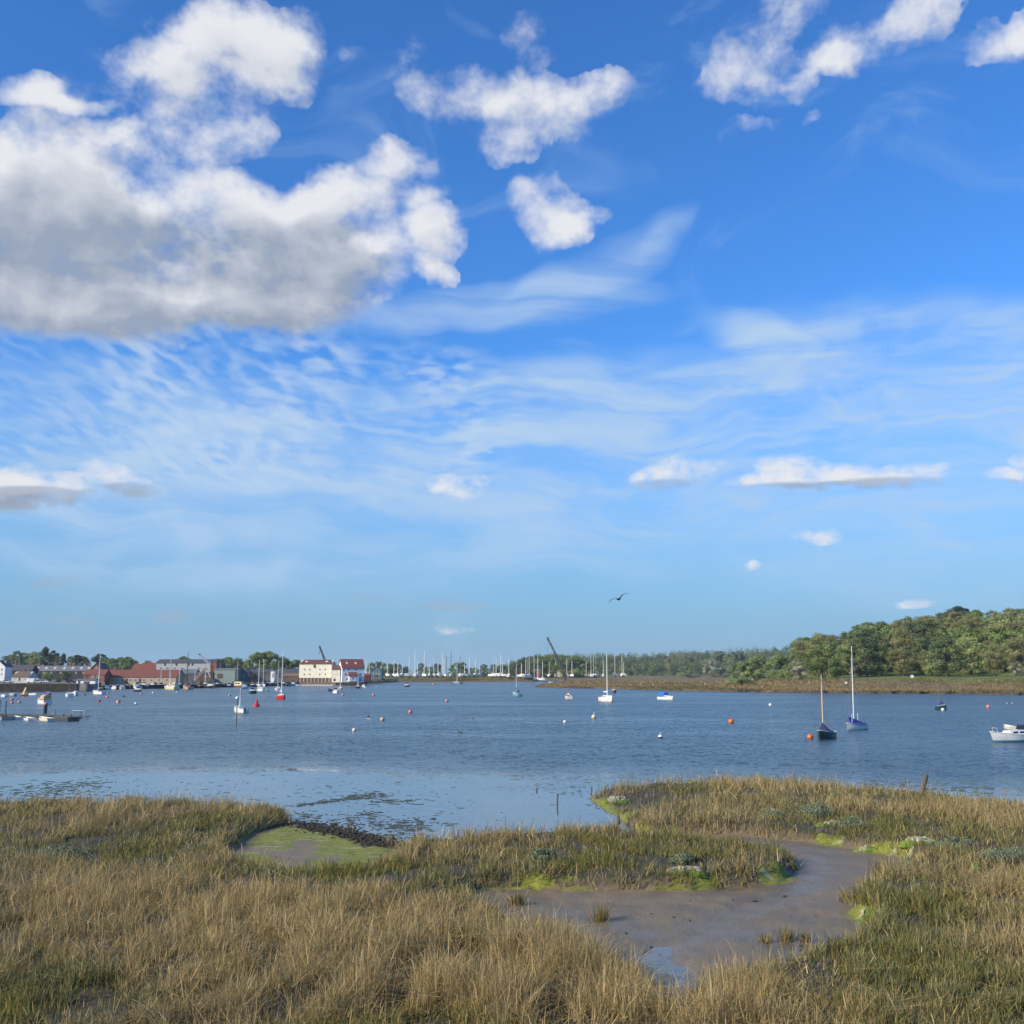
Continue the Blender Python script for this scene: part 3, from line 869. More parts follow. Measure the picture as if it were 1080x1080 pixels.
VS, QS, TS = [], [], []
off = 0
def put(v, q, t, store):
    store[0].append(v); store[1].append(q + store[3][0]); store[2].append(t); store[3][0] += len(v)
def finish(name, store, material, **kw):
    me = np_mesh(name, np.concatenate(store[0]), np.concatenate(store[1]), {'tint': np.concatenate(store[2])}, False)
    return tag(link_mesh(name, me, material), **kw)
GRASS_M = leaf_mat('marsh_grass_blades', 0.16)
straw_s = ([], [], [], [0]); green_s = ([], [], [], [0])
for n, y0, y1 in ((470000, 15.0, 32.0), (420000, 32.0, 70.0), (50000, 5.0, 15.0)):
    X, Y, Z, cl, big, land = marsh_layer(n, y0, y1)
    f = straw_field(X, Y)
    r = rng.random(len(X))
    st = r < np.clip(f, 0.10, 0.92)
    # tall dead stems
    i = np.where(st)[0]; m = len(i)
    tall = sstep(f[i], 0.35, 0.95)
    H = (0.215 + 0.32 * tall) * (0.35 + 0.85 * rng.random(m)) * (0.35 + 1.3 * cl[i]) * (0.8 + 0.2 * sstep(land[i], 0.1, .6)) * (1 + .45 * gauss(X[i], Y[i], 560, 1040, 3.2, 3.0) + .25 * gauss(X[i], Y[i], 250, 870, 7, 2))
    Wd = (0.0068 + 0.0002 * Y[i]) * (0.6 + 0.8 * rng.random(m))
    t = pick(STRAW, m, 0.2)
    greyer = sstep(fbm(X[i] * 0.3, Y[i] * 0.3, 3, 222), 0.45, 0.62)[:, None]
    t = t * (1 - 0.3 * greyer) + np.array([[0.24, 0.215, 0.125]]) * 0.3 * greyer
    put(*blades(X[i], Y[i], Z[i] - 0.03, H, Wd, 0.46, t, 0.45, None, 0.28), straw_s)
    # a few stems lying over, broken
    k = rng.random(m) < 0.16
    j = i[k]; mm = len(j)
    put(*blades(X[j], Y[j], Z[j] + 0.12 + .25 * rng.random(mm), H[k] * 1.0, Wd[k], 1.25, pick(STRAW, mm, .2), 0.2), straw_s)
    # living blades
    i = np.where(~st)[0]; m = len(i)
    H = 0.31 * (0.5 + 0.8 * rng.random(m)) * (0.3 + 1.4 * cl[i]) * (0.8 + 0.2 * sstep(land[i], 0.1, .6))
    Wd = (0.012 + 0.00034 * Y[i]) * (0.6 + 0.8 * rng.random(m))
    sg = sstep(fbm(X[i] * 0.5, Y[i] * 0.5, 3, 333), 0.42, 0.58) + 0.4 * (X[i] > 4)
    t = np.where((rng.random(m) < sg)[:, None], pick(SAGE, m), pick(GREEN, m))
    put(*blades(X[i], Y[i], Z[i] - 0.02, H, Wd, 0.42, t, 0.6), green_s)
    # short undergrowth everywhere
    X, Y, Z, cl, big, land = marsh_layer(n // 4, y0, y1)
    m = len(X)
    t = np.where((rng.random(m) < 0.6)[:, None], pick(GREEN, m), pick(STRAW, m) * 0.8)
    put(*blades(X, Y, Z - 0.02, 0.20 * (0.5 + rng.random(m)), (0.016 + 0.0004 * Y), 0.6, t, 0.6), green_s)
# fringe hanging over the creek edges
X, Y = fan_points(480000, 22.0, 66.0)
Z, so, sc, sp, land, toe = near_height(X, Y)
ok = (land > -.10 + .38 * alg_spots(X, Y)) & (land < .42) & (rng.random(len(X)) > toe * 1.0) & (rng.random(len(X)) < .35 + .9 * sstep(fbm(X * 1.1, Y * 1.1, 3, 611), .38, .58))
X, Y, Z, land = X[ok], Y[ok], Z[ok], land[ok]; m = len(X)
f = straw_field(X, Y) - .12
st = rng.random(m) < np.clip(f, .12, .8)
H = .50 * (.4 + .8 * rng.random(m)) * (.5 + 1.0 * fbm(X * .8, Y * .8, 2, 612)); Wd = (0.010 + 0.00028 * Y) * (.6 + .8 * rng.random(m))
put(*blades(X[st], Y[st], Z[st] - .03, H[st], Wd[st], .5, pick(STRAW * .92, int(st.sum()), .2), .6), straw_s)
g = ~st
put(*blades(X[g], Y[g], Z[g] - .03, H[g], Wd[g], .5, pick(SAGE, int(g.sum()), .2), .6), green_s)
finish('dead_reeds', straw_s, GRASS_M, kind='stuff', label='straw coloured dead reeds and grass stems covering the near salt marsh', cat='reeds')
finish('marsh_grass', green_s, GRASS_M, kind='stuff', label='living grey green grass growing among the dead stems of the near marsh', cat='grass')

# ------------------------------------------------------------------ shrubs of sea purslane
def leaf_cloud(n, c, r, size, pal, jit=0.18, flat=1.0):
    u = rng.normal(0, 1, (n, 3)); u /= np.linalg.norm(u, axis=1)[:, None]
    rad = rng.random(n) ** 0.4
    p = np.array(c)[None] + u * rad[:, None] * np.array(r)[None]
    return leaf_quads(p, u, size, pick(pal, n, jit))
def leaf_quads(p, out, size, tint, align=0.8):
    n = len(p)
    nrm = out * align + rng.normal(0, 0.6, (n, 3)); nrm /= np.linalg.norm(nrm, axis=1)[:, None]
    a = np.cross(nrm, rng.normal(0, 1, (n, 3))); a /= (np.linalg.norm(a, axis=1)[:, None] + 1e-9)
    b = np.cross(nrm, a)
    s = (size * (0.6 + 0.8 * rng.random(n)))[:, None]
    a = a * s * 0.5; b = b * s * 0.36
    V = np.stack([p - a, p + b * 1.0, p + a, p - b], 1).astype(np.float32)
    Q = (np.arange(n) * 4)[:, None] + np.array([[0, 1, 2, 3]])
    return V.reshape(-1, 3), Q, np.repeat(tint[:, None], 4, 1).reshape(-1, 3)
PURS = np.array([[0.21, 0.245, 0.165], [0.165, 0.205, 0.125], [0.26, 0.285, 0.20], [0.13, 0.165, 0.09]])
BUSH_M = leaf_mat('purslane_leaves', 0.15)
STEM_M = mat('brown_stem', (0.09, 0.065, 0.04), 0.9)
def purslane(px, py, w, h, label):
    x, y, _ = on_z(px, py, 0.7)
    z = float(near_height(np.array([x]), np.array([y]))[0][0])
    root = empty('sea_purslane', (x, y, z - 0.05), rng.random() * 6, label, 'shrub', 'sea purslane bushes on the marsh')
    st = ([], [], [], [0]); stems = []
    for k in range(9):
        a = rng.random() * 2 * PI; q = rng.random() ** 0.5 * w * 0.36
        hh = h * (1 - 0.5 * (q / (w * .4)) ** 2) * (0.8 + 0.4 * rng.random())
        c = (q * math.cos(a), q * math.sin(a), hh * 0.62)
        put(*leaf_cloud(330, c, (w * 0.21, w * 0.21, hh * 0.40), 0.055, PURS * (0.85 + 0.3 * rng.random())), st)
        stems.append(c)
    me = np_mesh('foliage', np.concatenate(st[0]), np.concatenate(st[1]), {'tint': np.concatenate(st[2])})
    link_mesh('foliage', me, BUSH_M, root)
    for c in stems[:5]: MB().tube([(0, 0, -.05), (c[0] * .5, c[1] * .5, c[2] * .45), c], [0.02, .013, 0.006], 5).build('stem', STEM_M, root)
for a in ((862, 856, 2.3, .75, 'pale grey green bush on the spit behind the muddy creek bend'),
          (905, 868, 1.6, .6, 'grey green bush beside the bleached algae bank of the spit'),
          (815, 858, 1.4, .5, 'low grey bush in the middle of the grassy spit'),
          (573, 903, 1.3, .6, 'silvery bush on the left half of the grass island in the creek'),
          (722, 903, 1.2, .4, 'low silvery bush above the bleached clumps of the grass island'),
          (1062, 905, 2.2, .6, 'wide pale bush at the right picture edge above the creek'),
          (940, 1068, 0.5, .30, 'small purplish grey seed bush at the bottom right of the marsh'),
          (62, 898, 2.4, .5, 'dark grey green bush low in the left marsh'),
          (1010, 890, 1.5, .5, 'dull green bush behind the right end of the creek'),
          (965, 898, 1.2, .55, 'dull green bush above the bright algae at the creek head'),
          (690, 868, 1.1, .5, 'small dark bush at the left foot of the spit')):
    purslane(*a)

# ------------------------------------------------------------------ bleached algae lumps on the creek edge
CRUST = mat('bleached_algae', (0.24, 0.22, 0.14), 0.95, col2=(0.52, 0.48, 0.38), scale=9, bump=0.6)
MOSS = mat('green_algae', (0.10, 0.16, 0.016), 0.9, col2=(0.20, 0.27, 0.04), scale=7, bump=0.6)
def lump(px, py, w, d, h, label, nlump=6):
    x, y, _ = on_z(px, py, 0.35)
    z = float(near_height(np.array([x]), np.array([y]))[0][0])
    root = empty('algae_clump', (x, y, z), rng.random() * 0.5, label, 'algae', 'bleached algae clumps on the creek banks')
    for nm, mt, lo, sc in (('mossy_base', MOSS, -0.15, 1.0), ('bleached_crust', CRUST, 0.12, 0.85)):
        # one crumpled, patchy mound per part
        nx, ny = 26, 14
        ux, uy = np.meshgrid(np.linspace(-1, 1, nx), np.linspace(-1, 1, ny))
        sd_ = rng.random() * 50
        rr = 1 - (np.abs(ux) ** 2.2 + np.abs(uy) ** 2.2)
        nn = fbm(ux * 2.6 * w + sd_, uy * 2.6 * d * 1.6 + lo * 9, 4, 55, .6)
        zz = h * (np.clip(rr, 0, 1) ** .5 * (.35 + 1.1 * nn)) + lo * h
        if lo > 0: zz = zz - h * .75 * sstep(0.55 - nn, 0.0, 0.10)
        zz = np.where(rr <= 0.02, -.12, zz)
        V = np.stack([ux * w * .5 * sc * (1 + .25 * (nn - .5)), uy * d * .5 * sc * (1 + .4 * (nn - .5)), zz], -1).reshape(-1, 3)
        ii = np.arange(nx * ny).reshape(ny, nx)
        me = np_mesh(nm, V, np.stack([ii[:-1, :-1], ii[:-1, 1:], ii[1:, 1:], ii[1:, :-1]], -1).reshape(-1, 4), None, False)
        link_mesh(nm, me, mt, root)
for a in ((815, 862, 0.6, .4, .22, 'cream bleached lump half hidden in the far bank grass', 3), (876, 874, 1.7, .5, .22, 'largest cream bleached bank beside the pale grey green bush', 8),
          (917, 890, 1.4, .45, .22, 'cream and bright green clump at the water side of the far bank', 7), (970, 896, 1.6, .45, .22, 'cream topped green clump at the right head of the creek', 8),
          (722, 925, 1.5, .4, .20, 'white crusted clump on the front of the grass island', 7), (672, 858, 1.3, .4, .2, 'bleached crust on the green left foot of the spit', 6),
          (650, 842, 1.7, .6, .3, 'bleached rubble on the outer tip of the spit', 9), (915, 960, .5, .3, .25, 'small bleached clump on the right creek bank near the tuft', 3),
          (1030, 925, .35, .3, .25, 'small peach coloured lump in the right marsh grass', 2)):
    lump(*a)

# ------------------------------------------------------------------ tufts standing in the creek
def tuft(px, py, w, h, n, label):
    x, y, _ = on_z(px, py, 0.07)
    z = float(near_height(np.array([x]), np.array([y]))[0][0])
    st = ([], [], [], [0])
    X = rng.normal(0, w * .3, n); Y = rng.normal(0, w * .3, n)
    t = np.where((rng.random(n) < .55)[:, None], pick(GREEN * .8, n), pick(STRAW * .85, n))
    put(*blades(X, Y, np.full(n, -0.03), h * (.4 + .7 * rng.random(n)), np.full(n, 0.016), 0.28, t, .5), st)
    me = np_mesh('grass_tuft', np.concatenate(st[0]), np.concatenate(st[1]), {'tint': np.concatenate(st[2])})
    o = link_mesh('grass_tuft', me, GRASS_M, None, (x, y, z))
    tag(o, label, 'grass tuft', 'grass tufts standing in the creek mud')
for a in ((633, 972, .42, .62, 130, 'tall dark grass tuft standing alone in the middle of the creek mud'), (545, 955, .36, .42, 230, 'low wide tuft at the left end of the muddy creek'),
          (808, 992, .3, .3, 90, 'leftmost of three small tufts in the wet mud near the front reeds'), (830, 990, .35, .42, 110, 'middle and tallest of three small tufts in the wet mud near the front reeds'),
          (849, 991, .28, .34, 90, 'rightmost of three small tufts in the wet mud near the front reeds'), (930, 925, .5, .75, 170, 'tall straw tuft leaning over the right creek bank'),
          (892, 950, .35, .4, 120, 'dark tuft at the corner of the right creek bank')):
    tuft(*a)

# ------------------------------------------------------------------ seaweed : ridge by the pool, mats afloat
WEED = mat('dark_weed', (0.018, 0.016, 0.011), 0.75, col2=(0.05, 0.042, 0.024), scale=12)
def weed_lumps(name, pts, label, cat, m):
    V, Qs = [], []; o = 0
    for (x, y, z, rx, ry, rz) in pts:
        mb = MB(); mb.ball((0, 0, 0), 1.0, 8, 5)
        v = np.array(mb.v); v = v * (1 + 0.35 * (rng.random((len(v), 1)) - .5))
        v = v * np.array([rx, ry, rz]) + np.array([x, y, z])
        V.append(v); Qs.append(np.array(mb.f) + o); o += len(v)
    me = np_mesh(name, np.concatenate(V), np.concatenate(Qs))
    tag(link_mesh(name, me, m), label, cat, kind='stuff')
pts = []
line = PXP([(285, 871), (320, 872), (345, 877), (372, 883), (400, 890), (425, 895), (450, 897)])
for k in range(5200):
    s = rng.random() * (len(line) - 1); i = int(s); f = s - i
    x = line[i][0] * (1 - f) + line[i + 1][0] * f + rng.normal(0, .28); y = line[i][1] * (1 - f) + line[i + 1][1] * f + rng.normal(0, .65)
    wv = math.sin(PI * min(1, s / 5.2)) ** .5 if s < 5.2 else .2
    pts.append((x, y, 0.03 + 0.20 * wv * rng.random(), .03 + .06 * rng.random(), .05, .015 + .025 * rng.random()))
weed_lumps('bladder_wrack', pts, 'black ridge of bladder wrack between the green pool and the river', 'seaweed', WEED)
FLOAT = mat('floating_weed', (0.035, 0.042, 0.018), 0.6, col2=(0.075, 0.085, 0.035), scale=3)
V, Qs, o = [], [], 0
def streak(px0, py0, px1, py1, n, sp, w):
    out = []
    a = on_z(px0, py0); b = on_z(px1, py1)
    for k in range(n * 3):
        f = rng.random()
        w_ = w * .55
        out.append((a[0] + (b[0] - a[0]) * f + rng.normal(0, sp), a[1] + (b[1] - a[1]) * f + rng.normal(0, sp * 1.6), 0.004, w_ * (.2 + 1.3 * rng.random() ** 3), w_ * (.2 + .6 * rng.random()), .010))
    return out
pts = []
for a in ((310, 850, 372, 842, 60, .25, .30), (372, 842, 400, 838, 50, .5, .40), (395, 846, 440, 845, 16, .5, .5), (360, 868, 385, 866, 40, .7, .35), (415, 874, 440, 867, 60, .8, .40), (385, 857, 395, 858, 12, .3, .35), (318, 858, 335, 862, 14, .4, .4),
          (0, 836, 100, 832, 40, 1.0, .4), (20, 842, 95, 839, 30, 1.0, .4), (128, 843, 150, 843, 30, .3, .4), (40, 828, 90, 829, 40, 1.2, .5), (420, 886, 440, 883, 20, .6, .3), (320, 836, 460, 856, 40, 3.5, .3),
          (590, 835, 640, 838, 20, 1.0, .25), (630, 846, 650, 852, 14, .6, .25), (100, 836, 300, 845, 40, 3.0, .3), (305, 812, 312, 813, 4, .3, .4)):
    pts += streak(*a)
weed_lumps('floating_seaweed', pts, 'thin green brown mats of seaweed afloat on the calm shallows', 'seaweed', FLOAT)
# scraps of weed and wood lying on the creek mud
pts = []
for k in range(18):
    px, py = 520 + 330 * rng.random(), 940 + 60 * rng.random()
    x, y, _ = on_z(px, py, 0.07); z, so, sc, *_r = near_height(np.array([x]), np.array([y]))
    if sc[0] > 0.3: pts.append((x, y, float(z[0]) + .01, .03 + .09 * rng.random() ** 3, .03 + .03 * rng.random(), .02))
weed_lumps('mud_litter', pts, 'scraps of dark weed scattered over the creek mud', 'seaweed', mat('litter', (0.06, 0.035, 0.022), .8))

# ------------------------------------------------------------------ stakes
WOOD = mat('weathered_wood', (0.075, 0.058, 0.042), 0.9, col2=(0.15, 0.125, 0.095), scale=14, bump=0.5)
def stake(px, py, h, r, lean, label, z=0.0, cap=None):
    x, y, _ = on_z(px, py, z)
    mb = MB()
    mb.tube([(0, 0, -0.5), (lean * .5, 0.02, h * .5), (lean, 0, h * .97), (lean * 1.02, 0, h)], [r * 1.1, r, r * .9, r * .6], 7)
    o = mb.build('wooden_stake', WOOD, None, (x, y, z))
    tag(o, label, 'stake', 'old stakes in the shallows')
    return o
stake(971, 843, 1.35, .13, .40, 'thick leaning post standing in the water behind the grassy spit')
stake(587.5, 849, .60, .045, .05, 'thin upright stake standing in the calm inlet left of the spit')
stake(624, 836, .35, .05, .0, 'dark stub on the water side of the spit tip')
stake(566, 834, .18, .05, .02, 'tiny stub barely above the open water left of the spit')
stake(653, 871, .45, .08, -.05, 'short thick stub at the mouth of the creek')
stake(668, 873, .28, .05, .05, 'shortest stub beside the creek mouth, right of the thick one')
stake(646, 836, .30, .05, .05, 'low stub on the crest of the spit tip')

# ------------------------------------------------------------------ reeds on the far marsh
st = ([], [], [], [0])
for n, a, b, d0, d1, hh, wd in ((42000, 563.5, 1140, 1.0, 95, .60, .26), (16000, 563.5, 900, 60, 420, .8, .45), (12000, 392, 561, 12, 40, .5, .5)):
    px = a + (b - a) * rng.random(n); S = shore(px); Y = S + d0 + (d1 - d0) * rng.random(n) ** 1.5
    Z = hill_profile(px, Y); X = (px - 540) / F * Y
    ok = (Z > .25) & (Z < 4.6) & (rng.random(n) < .25 + .9 * sstep(fbm(X * .06, Y * .03, 3, 801), .35, .6))
    X, Y, Z, px = X[ok], Y[ok], Z[ok], px[ok]; m = len(X)
    olive = sstep(fbm(X * .035, Y * .02, 3, 802), .48, .62) * .8 + (.35 if a < 500 else 0)
    t = np.where((rng.random(m) < olive)[:, None], pick(np.array([[.17, .16, .07], [.13, .135, .06], [.20, .17, .08]]), m), pick(STRAW * np.array([[.66, .64, .66]]), m, .16))
    put(*blades(X, Y, Z - .05, hh * (.5 + .8 * rng.random(m)), wd * (.6 + .8 * rng.random(m)), .35, t, .4), st)
finish('reed_bed', st, GRASS_M, kind='stuff', label='tan dead reeds covering the far salt marsh along the opposite bank', cat='reeds')
# small bushes and tide wrack along the far edge
# ------------------------------------------------------------------ trees
TREE_LEAF = leaf_mat('tree_leaves', 0.30)
BARK = mat('bark', (0.07, 0.055, 0.04), 0.95, col2=(0.13, 0.11, 0.085), scale=3)
def tree_meshes(seed, shape, pal, nclump, per, leaf, h=10.0, w=10.0, base=0.12, sparse=0.0, limb_r=0.10):
    """unit tree h metres high : trunk mesh with limbs, crown mesh of leaf clumps"""
    global rng
    keep = rng; rng = np.random.default_rng(seed)
    clumps = []
    tries = 0
    while len(clumps) < nclump and tries < 20000:
        tries += 1
        u = rng.random(3)
        z = base + (1 - base) * u[0]
        t = (z - base) / (1 - base)
        if shape == 'round': env = math.sqrt(max(0, 1 - (2 * t - 0.9) ** 2 / 1.21)) * (0.85 + .15 * t)
        elif shape == 'dome': env = math.sqrt(max(0, 1 - t ** 2.2)) * (0.8 + .2 * min(1, t * 6))
        elif shape == 'spread': env = (0.35 + 0.65 * min(1, t * 1.7)) * math.sqrt(max(0, 1 - max(0, (t - .45) / .56) ** 2))
        elif shape == 'cone': env = (1 - t) ** 0.75 * 0.9 + .08
        elif shape == 'column': env = 0.75 * math.sin(PI * min(.97, t * .9 + .08)) ** .6
        elif shape == 'flat': env = 0.25 + 0.75 * t if t < .85 else 0.9
        a = u[1] * 2 * PI
        env *= 0.82 + 0.36 * float(vnoise(np.array([a * 1.3 + seed]), np.array([t * 2.5]), seed)[0])
        r = (u[2] ** 0.42) * env
        clumps.append((r * math.cos(a) * w / 2, r * math.sin(a) * w / 2, z * h, r / max(env, .05)))
    P, O, T = [], [], []
    cr = 0.5 * (w * w * h / nclump) ** (1 / 3.) * 1.05
    for (x, y, z, e) in clumps:
        k = int(per * (0.6 + 0.8 * rng.random()))
        u = rng.normal(0, 1, (k, 3)); u /= np.linalg.norm(u, axis=1)[:, None]
        rr = cr * (0.65 + 0.6 * rng.random())
        p = np.array([x, y, z])[None] + u * (rng.random(k) ** .45)[:, None] * np.array([rr, rr, rr * 0.72])
        P.append(p)
        g = np.array([x / w * 2, y / w * 2, (z - h * .45) / h * 2.0]); g = g / (np.linalg.norm(g) + .2)
        O.append(u * .75 + g[None] * .7)
        tone = pal[rng.integers(0, len(pal))] * (0.78 + 0.44 * rng.random())
        T.append(np.repeat(tone[None], k, 0) * (1 + rng.normal(0, .14, k))[:, None].clip(.6, 1.5))
    P = np.concatenate(P); O = np.concatenate(O); T = np.concatenate(T)
    V, Qd, TT = leaf_quads(P, O, leaf, T, 1.0)
    crown = np_mesh('crown', V, Qd, {'tint': TT}); crown.materials.append(TREE_LEAF)
    mb = MB()
    th = h * (base + 0.28)
    mb.tube([(0, 0, -1.0), (0.02 * h, 0, th * .5), (-.01 * h, .02 * h, th), (0, 0, h * .8)], [h * .034, h * .026, h * .018, h * .004], 7)
    for (x, y, z, e) in sorted(clumps, key=lambda c: -c[3])[:26]:
        z0 = min(z * .75, h * (base * .7 + .35 * rng.random()))
        mid = (x * .45, y * .45, z0 + (z - z0) * .6)
        mb.tube([(0, 0, z0), mid, (x, y, z)], [h * limb_r * .1, h * limb_r * .06, h * .0022], 5, cap=False)
    me = bpy.data.meshes.new('trunk'); me.from_pydata(mb.v, [], mb.f); me.materials.append(BARK); me.update()
    rng = keep
    return me, crown

def pal(*c):
    c = np.array(c) * 2.3
    return c * .82 + c @ np.array([[.3], [.6], [.1]]) * .18 * np.array([[1.06, 1.0, .86]])
P_OAK = pal((.080, .120, .026), (.062, .100, .022), (.105, .145, .034))
P_OLIVE = pal((.125, .125, .040), (.105, .108, .038), (.145, .140, .048), (.10, .115, .034))
P_WILLOW = pal((.105, .150, .045), (.085, .130, .038), (.125, .165, .055))
P_PINE = pal((.022, .042, .018), (.030, .052, .022), (.040, .060, .028))
P_LIGHT = pal((.155, .185, .050), (.130, .165, .042), (.175, .20, .07))
P_HAW = pal((.17, .17, .11), (.11, .13, .06), (.21, .205, .15), (.085, .105, .045))
P_DULL = pal((.060, .085, .032), (.075, .095, .038), (.050, .075, .028))
KINDS = {
 'oak_tree': [tree_meshes(s, 'round', P_OAK, 75, 140, .38, 10, 11.5, .04) for s in (1, 2)],
 'budding_tree': [tree_meshes(s, 'spread', P_OLIVE, 80, 130, .26, 10, 9.5, .10, limb_r=.13) for s in (3, 4, 5)] + [tree_meshes(31, 'round', P_OLIVE * 1.1, 70, 130, .27, 10, 8.5, .06, limb_r=.13)],
 'willow_tree': [tree_meshes(s, 'dome', P_WILLOW, 60, 120, .55, 10, 13, .02) for s in (6, 7)],
 'pine_tree': [tree_meshes(8, 'spread', P_PINE, 40, 110, .55, 10, 8, .3), tree_meshes(9, 'cone', P_PINE, 40, 90, .55, 10, 5.5, .15)],
 'maple_tree': [tree_meshes(10, 'round', P_LIGHT, 80, 130, .30, 10, 9.5, .05), tree_meshes(11, 'dome', P_LIGHT * .9, 80, 130, .30, 10, 9, .04), tree_meshes(12, 'round', P_LIGHT * .8, 70, 130, .32, 10, 8, .06)],
 'hawthorn_tree': [tree_meshes(13, 'round', P_HAW, 42, 100, .45, 10, 11, .05)],
 'broadleaf_tree': [tree_meshes(14, 'round', P_DULL, 64, 120, .34, 10, 9.5, .06), tree_meshes(15, 'dome', P_DULL * 1.25, 64, 120, .34, 10, 8.5, .05)],
 'holm_oak': [tree_meshes(18, 'dome', P_PINE, 50, 120, .6, 10, 12, .05)],
 'poplar_tree': [tree_meshes(16, 'column', P_DULL * 1.15, 36, 90, .5, 10, 4, .06)],
}
def tree(kind, px, Y, top_py, label, group=None, wide=1.0, base_z=None, variant=None):
    gx = at(px, HOR, Y)[0]
    z0 = ground_z(px, Y) if base_z is None else base_z
    h = max(2.0, zat(top_py, Y) - z0)
    ms = KINDS[kind]
    t, c = ms[(variant if variant is not None else int(rng.integers(0, 99))) % len(ms)]
    root = empty(kind, (gx, Y, z0), float(rng.random() * 2 * PI), label, 'tree', group)
    s = h / 10.0
    k = s * wide
    root.scale = (k, k, s)
    for nm, me in (('trunk', t), ('crown', c)):
        o = bpy.data.objects.new(nm, me); o.parent = root; COL.objects.link(o)
    return root

# --- right hand wooded hill
SKY_R = [(780, 690), (820, 683), (845, 680), (858, 671), (885, 671), (897, 667), (912, 660), (935, 657), (960, 652), (985, 650), (1000, 646), (1030, 646), (1050, 646), (1080, 643), (1150, 640), (1300, 636)]
def skyr(px): return float(np.interp(px, [a for a, b in SKY_R], [b for a, b in SKY_R]))
GH = 'trees of the wooded hill behind the right bank'
# named ones first
tree('oak_tree', 871, 452, 680.5, 'broad dark green oak at the water meadow edge, left of the white dinghy mast', GH, 1.18)
tree('hawthorn_tree', 842, 455, 696, 'pale blossoming hawthorn left of the dark green oak', GH, 1.0)
tree('hawthorn_tree', 1072, 425, 698, 'pale blossoming hawthorn at the far right end of the bank', GH, 1.0)
tree('holm_oak', 1015, 640, 641.5, 'dark domed evergreen standing up alone on the crest of the right hill', GH, 1.35)
tree('budding_tree', 868, 560, 669, 'bare topped olive tree above the dark green oak', GH, 1.15)
tree('budding_tree', 945, 470, 684, 'brownish budding tree standing behind the white round marker', GH, 1.3)
tree('maple_tree', 986, 445, 688, 'yellow green tree in the front row near the green boat', GH, 1.2)
tree('hawthorn_tree', 905, 470, 700, 'low greyish bush in front of the dark gap in the hillside wood', GH, 1.2)
for px, tp, w in ((782, 699, 1.05), (800, 694, 1.1), (822, 692, 1.1), (836, 690, 1.0), (855, 700, .9)):
    tree('willow_tree', px, 540 + rng.random() * 40, tp, {782: 'low leftmost willow of the green thicket on the right bank', 800: 'second willow from the left in the green thicket', 822: 'tall middle willow of the green thicket', 836: 'willow of the green thicket behind the pale hawthorn', 855: 'low willow between the hawthorn and the dark green oak'}[px], GH, w)
LAB = {'budding_tree': 'one of the olive brown budding trees crowding the right hillside', 'maple_tree': 'one of the yellow green leafy trees on the right hillside',
       'broadleaf_tree': 'one of the dull dark green trees on the right hillside', 'oak_tree': 'one of the fresh green oaks high on the right hillside', 'pine_tree': 'one of the dark pines along the crest of the right hill',
       'willow_tree': 'one of the mid green low trees at the foot of the right hill'}
def hill_tree(px, Y, frac, kinds, w):
    kd = kinds[int(rng.integers(0, len(kinds)))]
    z0 = ground_z(px, Y)
    h = (13.0 + 9.0 * rng.random() ** 1.3) * frac
    top = HOR - (z0 + h - CAM_H) / Y * F
    top = max(top, skyr(px) - 2.0 + 5 * rng.random())
    tree(kd, px, Y, top, LAB[kd], GH + ', ' + kd.replace('_', ' ') + 's', w * (0.8 + .45 * rng.random()))
for r, (dY, step, frac, ks, w) in enumerate(((18, 21, .85, ['maple_tree', 'budding_tree', 'broadleaf_tree', 'willow_tree'], 1.1), (52, 19, 1.0, ['budding_tree', 'budding_tree', 'maple_tree', 'broadleaf_tree'], 1.15),
                                     (95, 17, 1.05, ['budding_tree', 'budding_tree', 'broadleaf_tree', 'maple_tree', 'oak_tree'], 1.15), (140, 16, 1.1, ['budding_tree', 'maple_tree', 'broadleaf_tree', 'budding_tree'], 1.15),
                                     (190, 15, 1.1, ['broadleaf_tree', 'budding_tree', 'oak_tree'], 1.2), (240, 14, 1.1, ['broadleaf_tree', 'pine_tree', 'budding_tree'], 1.25))):
    px = (905 if r < 1 else 885 if r == 1 else 862 if r == 2 else 848) + rng.random() * 10
    while px < 1190:
        bk = float(np.interp(px, [780, 860, 1000, 1080, 1900], [520, 445, 440, 420, 380]))
        kk = ['maple_tree', 'maple_tree', 'oak_tree', 'budding_tree'] if (px > 1000 and r < 4) else ks
        hill_tree(px, bk + dY + rng.normal(0, 9), frac, kk, w)
        px += step * 1.28 * (0.65 + .7 * rng.random())

